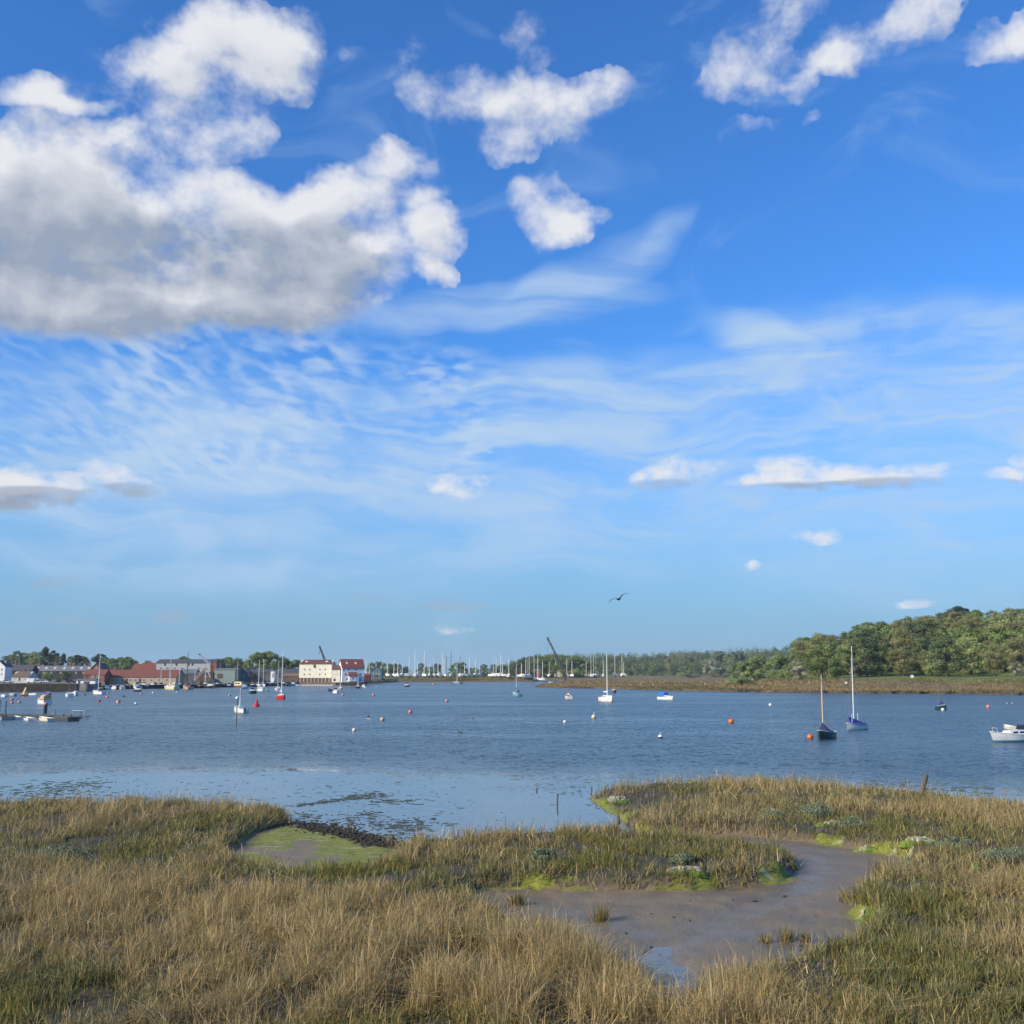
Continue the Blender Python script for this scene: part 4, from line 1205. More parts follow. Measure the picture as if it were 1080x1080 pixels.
# --- far wood on the ridge : reads as one mass
st = ([], [], [], [0])
SKY_F = [(380, 706), (540, 696), (560, 692.5), (590, 690.5), (612, 688), (628, 687.5), (650, 689), (680, 687.5), (700, 686), (740, 685), (775, 682.5), (800, 682), (840, 682), (900, 682)]
def skyf(px): return float(np.interp(px, [a for a, b in SKY_F], [b for a, b in SKY_F]))
WPAL = [P_DULL * .9, P_OLIVE * .8, P_DULL * 1.1, P_PINE * 1.3, P_OAK * .8, P_WILLOW * .75]
nf = 0
for r in range(7):
    Y = 1500 + r * 80
    px = 536 + rng.random() * 6
    while px < 905:
        YY = Y + rng.normal(0, 20)
        z0 = ground_z(px, YY); h = 15 + 8 * rng.random() ** 1.5
        top = z0 + h
        lim = CAM_H + (HOR - skyf(px) + 1.5 * rng.random()) * YY / F
        if r == 6: top = lim + rng.normal(0, .7)
        top = min(top, lim); h = max(6.0, top - z0)
        gx = (px - 540) / F * YY
        wv = h * (.38 + .22 * rng.random())
        pl = WPAL[int(rng.integers(0, len(WPAL)))]
        n = 480
        u = rng.normal(0, 1, (n, 3)); u /= np.linalg.norm(u, axis=1)[:, None]
        cl = rng.normal(0, 1, (7, 3)); cl /= np.linalg.norm(cl, axis=1)[:, None]
        p = u * (rng.random(n) ** .4)[:, None] * .55 + cl[rng.integers(0, 7, n)] * .48
        P = p * np.array([wv, wv, h * .52]) + np.array([gx, YY, z0 + h * .47])
        tone = pl[rng.integers(0, len(pl))] * (0.8 + .4 * rng.random())
        v, q, t = leaf_quads(P, p + np.array([[0, 0, .25]]), 1.75, np.repeat(tone[None], n, 0) * (1 + rng.normal(0, .15, n))[:, None].clip(.6, 1.5), 1.0)
        put(v, q, t, st); nf += 1
        px += (wv * 1.15) * F / YY
me = np_mesh('far_wood', np.concatenate(st[0]), np.concatenate(st[1]), {'tint': np.concatenate(st[2])})
tag(link_mesh('far_wood', me, TREE_LEAF), 'distant mixed wood covering the ridge beyond the fields', 'wood', kind='stuff')
GF = 'trees standing before the far wood'
tree('oak_tree', 687, 1380, 704.5, 'round bright green bush on the field in front of the far wood', GF, 1.5)
tree('willow_tree', 612, 1200, 700, 'grey green willow behind the boatyard, right of the crane', GF, 1.2)
tree('willow_tree', 722, 1450, 703, 'pale green round bush before the far wood near the pond', GF, 1.2)
tree('hawthorn_tree', 751, 1460, 695, 'pale silvery tree among the far wood', GF, 1.0)
tree('budding_tree', 583, 1250, 690, 'purplish bare tree behind the foot of the boatyard crane', GF, 1.9)
for i, px in enumerate((757, 761, 774, 779, 783)):
    tree('poplar_tree', px, 1600 + i * 6, 687.5 + rng.random(), 'slim poplar in the row of five pale poplars before the far ridge', 'row of poplars before the far ridge', 1.0)

# --- boatyard and town trees
GT = 'trees behind the boatyard'
for px, tp, k, w in ((392, 699.5, 'broadleaf_tree', 1.0), (399, 698, 'broadleaf_tree', 1.0), (407, 699.5, 'willow_tree', 1.0), (415, 700, 'broadleaf_tree', 1.0), (421, 701, 'broadleaf_tree', .9), (428, 703, 'broadleaf_tree', 1), (444, 700, 'broadleaf_tree', 1.0),
                     (452, 703, 'willow_tree', 1), (461, 700, 'broadleaf_tree', .9), (482, 700, 'oak_tree', 1.2), (488, 699, 'broadleaf_tree', 1.0), (499, 704, 'willow_tree', 1), (510, 701, 'broadleaf_tree', 1.1), (521, 701, 'broadleaf_tree', 1), (529, 701.5, 'willow_tree', 1), (537, 702, 'broadleaf_tree', 1),
                     (544, 698, 'broadleaf_tree', 1), (551, 695, 'broadleaf_tree', 1), (558, 692.5, 'broadleaf_tree', 1.1), (567, 691.5, 'broadleaf_tree', 1.2), (577, 693, 'oak_tree', 1.1), (597, 692, 'broadleaf_tree', 1.0), (606, 693, 'willow_tree', 1.0), (622, 697, 'willow_tree', 1.0)):
    tree(k, px, 1040 + rng.random() * 60, tp, {'broadleaf_tree': 'one of the dull green trees behind the laid up yachts', 'willow_tree': 'one of the grey green willows behind the laid up yachts', 'oak_tree': 'one of the rounder bright trees behind the laid up yachts'}[k], GT + ', ' + k.replace('_', ' ') + 's', w)
TOWN = [(-25, 690, 'broadleaf_tree', 1.1, ''), (-8, 691, 'broadleaf_tree', 1.2, ''), (4, 692, 'broadleaf_tree', 1.1, ''), (10, 690.5, 'budding_tree', 1.0, ''), (17, 687, 'broadleaf_tree', 1.0, ''), (24, 688.5, 'budding_tree', 1.0, ''), (29, 690, 'willow_tree', 1.0, ''),
        (35, 687.5, 'maple_tree', 1.0, ''), (41, 688, 'broadleaf_tree', .9, ''), (46.5, 683, 'pine_tree', 1.1, 'p'), (55, 687, 'pine_tree', 1.0, 'p'), (52, 691, 'oak_tree', 1.3, ''), (62, 692, 'broadleaf_tree', 1.1, ''), (66, 689.5, 'pine_tree', 1.0, 'p'), (74, 692.5, 'broadleaf_tree', 1.1, ''),
        (80, 691.5, 'pine_tree', 1.2, 'p'), (86, 692, 'broadleaf_tree', 1.1, ''), (90, 695, 'broadleaf_tree', 1.0, ''), (105, 690.5, 'pine_tree', 1.3, 'p'), (111, 694, 'oak_tree', 1.0, ''), (118, 695, 'oak_tree', 1.0, ''), (127, 694, 'oak_tree', 1.1, ''), (134, 693.5, 'oak_tree', 1.0, ''), (140, 696, 'broadleaf_tree', 1, ''), (156, 697, 'budding_tree', 1, '')]
TOWN += [(-40 - 13 * i, 690 + (i * 7) % 6, ('broadleaf_tree', 'oak_tree', 'budding_tree')[i % 3], 1.15, '') for i in range(16)]
for px, tp, k, w, s in TOWN:
    tree(k, px, 850 + rng.random() * 50, tp, {'broadleaf_tree': 'one of the dull green trees on the hill above the town roofs', 'budding_tree': 'one of the brownish budding trees above the town roofs', 'willow_tree': 'pale green willow above the terraced houses',
                                              'maple_tree': 'yellow green tree above the left end of the terraced houses', 'pine_tree': 'one of the dark pines rising above the town roofs', 'oak_tree': 'one of the fresh green trees above the town roofs'}[k], 'trees above the town roofs, ' + k.replace('_', ' ') + 's', w)
for px, Y, tp, k, w, lb in ((193, 760, 693.5, 'oak_tree', 1.1, 'small round tree peeping over the long grey warehouse'), (231, 700, 695, 'broadleaf_tree', 1.0, 'dark tree right beside the grey warehouse'), (240, 720, 694.5, 'oak_tree', 1.1, 'green tree behind the pale green boat shed'),
                        (251, 710, 695, 'broadleaf_tree', 1.2, 'dark dense tree behind the arched hangar'), (259, 715, 697, 'broadleaf_tree', 1.0, 'dark lower tree left of the big willow'), (271, 690, 690, 'willow_tree', .9, 'big pale willow behind the dark boat sheds'), (283, 695, 689, 'willow_tree', .9, 'taller right half of the pale willows behind the dark sheds'),
                        (297, 720, 693, 'broadleaf_tree', 1.0, 'dark tree behind the red boat mast'), (304, 740, 698, 'oak_tree', 1.0, 'green tree between the dark sheds and the cream granary'), (312, 745, 697, 'oak_tree', 1.0, 'green tree touching the cream granary'), (312, 660, 706, 'maple_tree', 1.0, 'yellow green bush beside the cream granary'),
                        (355, 760, 702, 'broadleaf_tree', 1.0, 'dark tree behind the gap between the two white mills'), (51, 480, 709, 'maple_tree', 1.3, 'yellow green garden tree in front of the terraced houses'), (62, 470, 715, 'oak_tree', 1.7, 'low green hedge bush above the quay wall'), (40, 520, 711, 'broadleaf_tree', 1.2, 'dark garden tree below the terraced houses'), (70, 540, 708, 'broadleaf_tree', 1.2, 'dark garden tree below the right half of the terrace')):
    tree(k, px, Y, tp, lb, 'trees between the quay buildings', w)
# ------------------------------------------------------------------ buildings
def wallmat(key, c, **k): return mat('wall_' + key, c, 0.85, scale=0.8, var=.10, **k)
BRICK = wallmat('brick', (0.25, 0.095, 0.060)); CREAM = wallmat('cream', (0.80, 0.76, 0.60)); WHITE = wallmat('white', (0.80, 0.80, 0.77))
BLACK = wallmat('black', (0.035, 0.036, 0.040)); GREY = wallmat('grey', (0.38, 0.40, 0.40)); PALE = wallmat('pale', (0.55, 0.52, 0.44))
GREEN_W = wallmat('green_sheet', (0.20, 0.27, 0.25)); BLUE_W = wallmat('blue_sheet', (0.10, 0.16, 0.20)); DARKGREY = wallmat('dark_sheet', (0.09, 0.10, 0.115)); MAROON = wallmat('maroon', (0.13, 0.035, 0.035)); BUFF = wallmat('buff', (0.42, 0.34, 0.22))
STONE = wallmat('stone', (0.20, 0.17, 0.13)); DARKB = wallmat('darkbrick', (0.13, 0.09, 0.065))
def roofmat(key, c): return mat('roof_' + key, c, 0.8, scale=1.5, var=.2)
R_RED = roofmat('red', (0.205, 0.074, 0.050)); R_BROWN = roofmat('brown', (0.15, 0.060, 0.042)); R_SLATE = roofmat('slate', (0.075, 0.08, 0.09)); R_GREY = roofmat('grey', (0.16, 0.165, 0.165)); R_TAN = roofmat('tan', (0.17, 0.12, 0.085)); R_GREEN = roofmat('green', (0.15, 0.20, 0.19)); R_DARKRED = roofmat('darkred', (0.20, 0.062, 0.042))
GLASS = mat('window_glass', (0.02, 0.025, 0.03), 0.12, var=.1); FRAME_W = mat('white_frame', (0.75, 0.75, 0.72), 0.5, var=.03); DOOR_M = mat('dark_door', (0.06, 0.05, 0.04), 0.6)
SKYGL = mat('skylight_glass', (0.55, 0.60, 0.66), 0.15, var=.05)

def window(root, x, z, w, h, y=-0.02, m=None, name='window'):
    mb = MB(); t = min(.14, w * .18)
    mb.box((x, y - .05, z + h / 2 - t / 2), (w, .1, t)); mb.box((x, y - .05, z - h / 2 + t / 2), (w, .1, t))
    mb.box((x - w / 2 + t / 2, y - .05, z), (t, .1, h - 2 * t)); mb.box((x + w / 2 - t / 2, y - .05, z), (t, .1, h - 2 * t)); mb.box((x, y - .04, z), (t * .6, .06, h - 2 * t))
    mb.box((x, y - .005, z), (w - 2 * t, .03, h - 2 * t), mat=1)
    return mb.build(name, [m or FRAME_W, GLASS], root)

def building(name, label, cat, px0, px1, Y, eave, ridge, wall, roof, depth=9.0, ridge_dir='x', base_py=None, z0=None, wins=(), chims=(), doors=(), skyl=(), yaw=0.0, over=.35, group=None, hip=0.0, wm=None):
    pc = (px0 + px1) / 2
    x0, x1 = at(px0, HOR, Y)[0], at(px1, HOR, Y)[0]
    cx = (x0 + x1) / 2; w = x1 - x0
    z = (ground_z(pc, Y) - .1) if z0 is None else z0
    zE = zat(eave, Y) - z
    root = empty(name, (cx, Y, z), R(yaw), label, cat, group)
    mb = MB(); rf = MB(); hw = w / 2; o = over; th = .22
    if ridge_dir == 'x':
        zR = zat(ridge, Y + depth / 2) - z
        poly = [(0, 0), (depth, 0), (depth, zE), (depth / 2, zR), (0, zE)]
        vs = [(-hw, a, b) for a, b in poly] + [(hw, a, b) for a, b in poly]
        mb.add(vs, [(4, 3, 2, 1, 0), (5, 6, 7, 8, 9), (0, 1, 6, 5), (1, 2, 7, 6), (2, 3, 8, 7), (3, 4, 9, 8), (4, 0, 5, 9)])
        sl = (zR - zE) / (depth / 2); hp = hip * w
        a = (-o, zE - o * sl + .04); b = (depth / 2, zR + .04); c = (depth + o, zE - o * sl + .04)
        for p, q in ((a, b), (c, b)):
            vs = [(-hw - o, p[0], p[1]), (hw + o, p[0], p[1]), (hw + o - hp, q[0], q[1]), (-hw - o + hp, q[0], q[1])]
            vs += [(x, y, zz + th) for x, y, zz in vs]
            rf.add(vs, [(0, 1, 2, 3), (4, 5, 6, 7), (0, 1, 5, 4), (1, 2, 6, 5), (2, 3, 7, 6), (3, 0, 4, 7)])
    else:
        zR = zat(ridge, Y) - z
        mb.prism([(-hw, 0), (hw, 0), (hw, zE), (0, zR), (-hw, zE)], 0, depth)
        sl = (zR - zE) / hw
        for s in (-1, 1):
            vs = [(s * (hw + o), -o, zE - o * sl + .04), (0, -o, zR + .04), (0, depth + o, zR + .04), (s * (hw + o), depth + o, zE - o * sl + .04)]
            vs += [(x, y, zz + th) for x, y, zz in vs]
            rf.add(vs, [(0, 1, 2, 3), (4, 5, 6, 7), (0, 1, 5, 4), (1, 2, 6, 5), (2, 3, 7, 6), (3, 0, 4, 7)])
    mb.build('wall', wall, root)
    r = rf.build('roof', roof, root)
    for (cpx, cpy) in chims:
        x = at(cpx, HOR, Y)[0] - cx; zt = zat(cpy, Y + depth / 2) - z
        c = MB().box((x, depth / 2, (zt + zR * .8) / 2), (.9, .8, zt - zR * .8)).box((x, depth / 2, zt + .08), (1.05, .95, .16))
        c.tube([(x - .22, depth / 2, zt + .16), (x - .22, depth / 2, zt + .6)], .13, 6).tube([(x + .22, depth / 2, zt + .16), (x + .22, depth / 2, zt + .6)], .13, 6)
        c.build('chimney', BRICK if wall is not WHITE else PALE, r)
    for (wx, wy, ww, wh) in wins:
        window(root, at(wx, HOR, Y)[0] - cx, zat(wy, Y) - z, ww * Y / F, wh * Y / F, m=wm)
    for (wx, wy, ww, wh) in doors:
        MB().box((at(wx, HOR, Y)[0] - cx, -.04, zat(wy, Y) - z), (ww * Y / F, .1, wh * Y / F)).build('door', DOOR_M, root)
    for (wx, wy, ww, wh) in skyl:
        x = at(wx, HOR, Y)[0] - cx; f = .5; yy = depth / 2 * f; zz = zE + (zR - zE) * f + .40
        sl = (zR - zE) / (depth / 2); a = ww * Y / F / 2; b = wh * Y / F / 2 / max(.3, sl)
        vs = [(x - a, yy - b, zz - b * sl), (x + a, yy - b, zz - b * sl), (x + a, yy + b, zz + b * sl), (x - a, yy + b, zz + b * sl)]
        vs += [(p[0], p[1], p[2] - .3) for p in vs]
        MB().add(vs, [(0, 1, 2, 3), (7, 6, 5, 4), (0, 4, 5, 1), (1, 5, 6, 2), (2, 6, 7, 3), (3, 7, 4, 0)]).build('skylight', SKYGL, r)
    root['_z'] = z
    return root
def wgrid(xs, ys, w, h): return [(x, y, w, h) for y in ys for x in xs]

# the tide mill : white mill with lucam, cream granary, link between them
mill = building('tide_mill', 'tall white weatherboarded tide mill with dark red roof on the quay', 'mill', 360.6, 384.4, 610, 704.2, 695.6, WHITE, R_DARKRED, depth=9.5, yaw=23, z0=1.2,
         wins=[(367.5, 706, 1.2, 1.6), (375.5, 706, 1.2, 1.6), (364.3, 711.2, 1.2, 1.8), (366, 716, 1.3, 1.6), (380, 711, 1.2, 1.6), (362, 706.5, 1.0, 1.4)], doors=[(380, 717, 1.4, 3.0)], skyl=[(366.5, 701, 2.0, 1.9), (376, 701, 2.0, 1.9)], wm=DOOR_M)
# lucam projecting from the mill front
def at_local(px, py, Y, root):
    p = at(px, py, Y); return (p[0] - root.location.x, p[1] - root.location.y, p[2] - root.location.z)
lw = MB(); a = at_local(368.2, 713, 612, mill); b = at_local(376, 713, 612, mill)
lx0, lx1 = a[0], b[0]; le, lr, lb = zat(713, 612) - 1.2, zat(708.8, 612) - 1.2, zat(718.6, 612) - 1.2
lw.box(((lx0 + lx1) / 2, -1.0, (le + lb) / 2), (lx1 - lx0, 1.94, le - lb))
lcm = lw.build('lucam', WHITE, mill)
MB().add([(lx0 - .2, -2.2, le), (lx1 + .2, -2.2, le), (lx1 + .2, -.03, lr), (lx0 - .2, -.03, lr), (lx0 - .2, -2.2, le - .2), (lx1 + .2, -2.2, le - .2), (lx1 + .2, -.03, le - .2), (lx0 - .2, -.03, le - .2)],
         [(0, 1, 2, 3), (4, 7, 6, 5), (0, 4, 5, 1), (1, 5, 6, 2), (3, 2, 6, 7), (0, 3, 7, 4)]).build('lucam_roof', R_DARKRED, lcm)
wh = MB(); wh.box(((lx0 + lx1) / 2, -1.98, (lb + le) / 2 + .1), (.7, .06, .8)); wh.build('lucam_window', GLASS, lcm)
gran = building('granary', 'long cream mill granary with brown roof left of the white mill', 'granary', 315, 350, 614, 700.2, 696.2, CREAM, R_BROWN, depth=9, yaw=-6, z0=1.4, hip=.10,
         wins=wgrid((320.8, 326.5, 337.4, 343.2), (706, 711.2), 1.3, 1.4), wm=mat('grey_frame', (.30, .29, .26), .6))
und = MB()
gz = lambda py: zat(py, 614) - 1.4
xL, xR = at_local(315, 700, 614, gran)[0], at_local(350, 700, 614, gran)[0]
und.box(((xL + xR) / 2, -.10, (gz(714.9) + gz(719.6)) / 2), (xR - xL - .1, .18, gz(714.9) - gz(719.6)))
u = und.build('undercroft_wall', DARKB, gran)
for k in range(9):
    x = xL + (xR - xL) * (k + .5) / 9
    MB().box((x, -.3, (gz(714.9) + gz(719.6)) / 2), (.35, .2, gz(714.9) - gz(719.6))).build('post', PALE, u)
MB().box((at_local(331.5, 705, 614, gran)[0], -.28, gz(702.5)), (.9, .5, 1.6)).build('hoist_door', R_BROWN, gran)
for px in (322, 344): MB().box((at_local(px, 700, 614, gran)[0], 2.4, gz(697.9)), (1.6, 1.2, .9)).build('roof_vent', WHITE, gran)
building('link_building', 'small cream link with brown roof between granary and white mill', 'outbuilding', 350.2, 358.6, 609, 706.0, 702.2, CREAM, R_BROWN, depth=7, z0=1.3, wins=[(352.2, 711, .9, 1.2), (355.6, 711, .9, 1.2)], doors=[(353, 717, 2.0, 2.6)])
building('shed', 'maroon timber shed right of the white mill', 'shed', 384, 390, 640, 712.5, 710.6, MAROON, R_DARKRED, depth=5, z0=2.0, doors=[(387, 716, 1.2, 3)])
building('boathouse', 'blue gabled boathouse with pale trim right of the white mill', 'boathouse', 391.2, 402.5, 760, 708.0, 703.3, BLUE_W, R_GREY, depth=10, ridge_dir='y', z0=2.0, wins=[(394, 710.5, 1.1, 1.4), (397, 710.5, 1.1, 1.4), (400, 710.5, 1.1, 1.4)], doors=[(397, 713.2, 3, 2.0)])
# quay buildings from the left
building('terraced_houses', 'long terrace with grey slate roof and white dormers on the hill', 'terrace', 34, 95, 640, 707.6, 702.6, BLACK, R_GREY, depth=9, wins=[(x, y, 1.5, 1.6) for x in (40, 46, 54, 64, 73, 80, 88) for y in (709.5,)],
         chims=[(37, 698.8), (54, 699), (70.5, 699), (74.5, 699), (91, 699)], skyl=[(x, 705.6, 2.4, 1.6) for x in (38, 47, 56, 66, 75, 84, 92)])
building('black_cottages', 'row of black weatherboarded cottages with dark roofs near the left edge', 'cottages', 5.5, 33, 600, 707, 701.6, BLACK, R_SLATE, depth=9, wins=[(9.5, 709.5, 1.6, 1.8), (17, 709.5, 1.2, 1.6), (29, 709, 2.0, 2.2)], chims=[(12, 698.6), (26, 699.4)])
building('white_house', 'white gabled house cut by the left picture edge', 'house', -9, 5, 560, 703, 697, WHITE, R_SLATE, depth=8, ridge_dir='y', wins=[(1.5, 706, 1.6, 2.0), (1.5, 711, 1.6, 2.0), (-4, 706, 1.6, 2.0)], chims=[(1, 697.5)])
building('bungalow', 'small cottage with brown hipped roof above the quay wall', 'cottage', 12.5, 30.5, 455, 713.6, 708.2, PALE, R_TAN, depth=9, hip=.25, wins=[(16, 716, 1.8, 1.8), (26, 716, 1.8, 1.8)], chims=[(20.5, 706.5)], doors=[(21, 716.5, 1.4, 3.2)])
building('white_garage', 'low white flat garage below the black cottages', 'garage', 28, 34.5, 470, 711.6, 711.0, WHITE, R_GREY, depth=6, doors=[(31.2, 715, 3, 4)])
building('brick_house', 'tall red brick gable end standing over the red roofed cottage', 'house', 96, 106, 560, 705.5, 699.6, BRICK, R_SLATE, depth=12, ridge_dir='y', wins=[(101.2, 704.5, 1.1, 2.0)])
building('brick_cottage', 'red brick cottage with red roof and white windows', 'cottage', 88.5, 110.5, 505, 711.4, 706.6, BRICK, R_RED, depth=8, wins=[(98.3, 713.7, 2.6, 2.6), (104.2, 713.7, 3.6, 2.6)], doors=[(92, 715, 1.6, 4)])
building('slipway_shed', 'low white shed on the quay below the brick cottage', 'shed', 81, 101, 412, 717.4, 716.6, WHITE, R_GREY, depth=4, doors=[(84, 720, 2.2, 3.6), (92, 720, 6, 2.6)])
building('long_shed', 'very long quayside shed with a low red tiled roof', 'shed', 111, 186, 512, 714.0, 706.8, BUFF, R_RED, depth=14, wins=[(x, 717.3, 2.6, 2.8) for x in (114, 119, 124, 129, 138, 143, 152, 160, 168, 176)], doors=[(134, 718, 2.5, 4.5), (148, 718, 2.5, 4.5)], chims=[(115.5, 704.6)])
building('roof_house', 'red brown roofed house behind the long red roofed shed', 'house', 147.5, 163, 640, 706, 699.6, BRICK, R_DARKRED, depth=9, wins=[(152, 708, 1.4, 1.6)], chims=[(150.5, 697.6)])
building('roof_house', 'red roofed house at the left end behind the long shed', 'house', 139, 147, 660, 706, 700.6, BRICK, R_RED, depth=9, chims=[(142, 698.6)])
building('warehouse', 'long pale grey two storey warehouse with slate roof', 'warehouse', 164, 226.5, 602, 699.2, 695.8, GREY, R_SLATE, depth=12, wins=[(173.3, 701, 1.6, 2.2), (185.5, 701, 1.6, 2.2), (198.5, 700.8, 1.6, 2.4), (202.6, 700.8, 1.6, 2.4)] + [(x, 704.8, 1.8, .9) for x in (169, 176, 184, 192, 210)], doors=[(215, 707, 3, 3)], yaw=-2, wm=DOOR_M)
building('brick_stair_tower', 'narrow brick tower at the right end of the grey warehouse', 'tower', 221.5, 228, 598, 697.6, 695.6, BRICK, R_SLATE, depth=6, wins=[(224.6, 701, 1.0, 1.6)])
building('boat_shed', 'pale green sheet metal boat shed on the quay', 'shed', 225.5, 248.5, 585, 706.4, 705.2, GREEN_W, R_GREEN, depth=14, doors=[(232, 713, 6, 5)], yaw=-8)
building('boat_shed', 'dark grey boat shed with low roof right of the arched hangar', 'shed', 262, 286, 600, 709.4, 706.2, DARKGREY, R_SLATE, depth=12, doors=[(268, 713.5, 4, 6), (277, 713.5, 4, 6)])
building('boat_shed', 'blue grey long boat shed left of the cream granary', 'shed', 289.5, 315, 645, 709.8, 705.8, BLUE_W, R_SLATE, depth=12, doors=[(296, 713, 4, 5)])
building('boat_shed', 'low brown roofed shed joined to the left of the granary', 'shed', 298, 314.4, 622, 713.2, 710.4, DARKB, R_TAN, depth=6)
building('white_kiosk', 'small white block between the dark boat sheds', 'kiosk', 285.5, 289.3, 596, 707.6, 707.2, WHITE, R_GREY, depth=4, doors=[(288, 712.4, 1.0, 4.2)])
building('boat_shed', 'dark lean to boat shed with blue grey roof before the grey warehouse', 'shed', 189, 206, 575, 710.2, 706.2, DARKGREY, mat('roof_bluegrey', (0.13, 0.17, 0.19), .8), depth=9, z0=1.6, doors=[(196, 715, 5, 6)], wm=DOOR_M)
building('boat_shed', 'low dark workshop behind the slanting white crane', 'shed', 206.5, 222, 570, 711.0, 709.0, DARKB, R_SLATE, depth=8, z0=1.6, doors=[(212, 715.5, 4, 5)], wins=[(217, 713.2, 1.5, 1.4)], wm=FRAME_W)
# arched hangar
Yh = 592; hx0, hx1 = at(250, HOR, Yh)[0], at(261.5, HOR, Yh)[0]; hz = ground_z(255, Yh) - .1; hw = (hx1 - hx0) / 2; hh = zat(706, Yh) - hz
hang = empty('arched_hangar', ((hx0 + hx1) / 2, Yh, hz), 0, 'blue grey boat hangar with rounded roof', 'hangar')
hp = lambda k: [(-hw * k, 0)] + [(-hw * k * math.cos(a), hh * .45 + (hh * .55) * k * math.sin(a)) for a in np.linspace(0, PI, 13)] + [(hw * k, 0)]
MB().prism(hp(.97), .15, 12).build('wall', DARKGREY, hang)
arc = MB(); o_, i_ = hp(1.03), hp(.98)
for k in range(1, 13):
    q = [o_[k], o_[k + 1], i_[k + 1], i_[k]]; arc.prism(q, -.2, 12.3)
arc.build('roof', R_GREEN, hang)
MB().box((0, .1, hh * .36), (hw * 1.2, .12, hh * .7)).build('door', BLUE_W, hang)

# quay walls
def quay(name, label, px0, px1, top_z, m, n=24, back=2.0, off=-.35):
    mb = MB(); xs = np.linspace(px0, px1, n)
    P = []
    for p in xs:
        Y = float(shore(p)) + off; x = (p - 540) / F * Y
        P.append((x, Y))
    for i in range(n - 1):
        (xa, ya), (xb, yb) = P[i], P[i + 1]
        mb.add([(xa, ya, -1), (xb, yb, -1), (xb, yb + back, -1), (xa, ya + back, -1), (xa, ya, top_z), (xb, yb, top_z), (xb, yb + back, top_z), (xa, ya + back, top_z)],
               [(0, 1, 5, 4), (4, 5, 6, 7), (2, 3, 7, 6)] + ([(3, 0, 4, 7)] if i == 0 else []) + ([(1, 2, 6, 5)] if i == n - 2 else []))
    o = mb.build(name, m); tag(o, label, 'quay wall'); return o
WALLQ = mat('quay_stone', (0.040, 0.033, 0.026), .95, col2=(0.085, 0.07, 0.052), scale=.6)
WALLT = mat('quay_timber', (0.20, 0.155, 0.10), .9, col2=(0.30, 0.24, 0.16), scale=.5)
quay('quay_wall', 'long dark weedy quay wall below the black cottages', -420, 110.5, 3.0, WALLQ)
quay('quay_wall', 'low dark town quay edge behind the moored motor boats', 111, 314, 1.7, WALLQ)
quay('quay_wall', 'sunlit tan quay front before the granary', 315.5, 357, 1.75, WALLT)
quay('quay_wall', 'dark timber wall under the white mill and maroon shed', 357.5, 389, 1.75, WALLQ)

# ------------------------------------------------------------------ cranes
STEEL_W = mat('white_steel', (0.55, 0.56, 0.56), .5); STEEL_D = mat('dark_steel', (0.05, 0.055, 0.065), .6); STEEL_R = mat('rusty_steel', (0.14, 0.085, 0.06), .8)
def lattice(mb, p0, p1, w0, w1, n, r):
    p0, p1 = Vector(p0), Vector(p1); d = (p1 - p0).normalized()
    u = d.cross(Vector((0, 1, 0))).normalized(); v = d.cross(u)
    rings = []
    for i in range(n + 1):
        f = i / n; c = p0.lerp(p1, f); w = (w0 * (1 - f) + w1 * f) / 2
        rings.append([c + u * w + v * w, c - u * w + v * w, c - u * w - v * w, c + u * w - v * w])
    for k in range(4):
        mb.tube([rg[k] for rg in rings], r, 4)
    for i in range(n):
        for k in range(4):
            a = rings[i][k] if i % 2 else rings[i][(k + 1) % 4]; b = rings[i + 1][(k + 1) % 4] if i % 2 else rings[i + 1][k]
            mb.tube([a, b], r * .6, 4, cap=False)
def crane(name, label, foot, tip, Y, m, w=1.2, r=.14, hook=None, base_py=714, cabin=True):
    f = at(*foot, Y); t = at(*tip, Y); z0 = ground_z(foot[0], Y)
    root = empty(name, (f[0], Y, z0), 0, label, 'crane')
    L = lambda p: (p[0] - f[0], p[1] - Y, p[2] - z0)
    jb = MB(); lattice(jb, L(f), L(t), w, w * .55, 9, r); jib = jb.build('jib', m, root)
    MB().box(L((t[0], Y, t[2] + .2)), (w * .9, w * .8, w * .8)).build('jib_head', STEEL_D, jib)
    if cabin:
        b = MB(); hz_ = f[2] - z0
        b.box((0, 0, max(1.2, hz_ - 1.0)), (3.2, 2.4, 2.0), top=.85); cb = b.build('cabin', m, root)
        MB().box((-.6, -1.23, max(1.2, hz_ - .8)), (1.2, .08, .9)).build('window', GLASS, cb)
        MB().box((0, 0, max(.1, hz_ - 2.0) / 2), (2.4, 2.0, max(.2, hz_ - 2.0)), top=.8).build('pedestal', STEEL_D, root)
    if hook:
        h = at(hook[0], hook[1], Y); l = L(h); tl = L(t)
        MB().tube([(tl[0], 0, tl[2]), (l[0], 0, l[2])], .09, 4).box((l[0], 0, l[2] - .3), (.5, .5, .8)).build('hook', STEEL_D, root)
    return root
crane('boatyard_crane', 'dark lattice crane jib leaning left over the boatyard wood', (596.4, 711), (577.6, 673.2), 960, STEEL_D, 1.9, .30, hook=(577.6, 687))
crane('mill_crane', 'dark lattice crane jib rising behind the cream granary roof', (348.6, 712), (337.2, 682.2), 700, STEEL_D, 1.2, .22, hook=(336.4, 689))
cr = crane('quay_crane', 'white boatyard crane with slanting jib and rusty mast on the quay', (222.5, 701.5), (210.6, 690.6), 545, STEEL_W, 1.0, .16, cabin=False)
f0 = Vector(at(222.5, 701.5, 545))
def LQ(px, py): p = at(px, py, 545); return (p[0] - f0.x, 0, p[2] - ground_z(222.5, 545))
mb = MB(); lattice(mb, LQ(223.6, 719), LQ(223.6, 698), 1.0, .9, 7, .15); mb.build('mast', STEEL_R, cr)
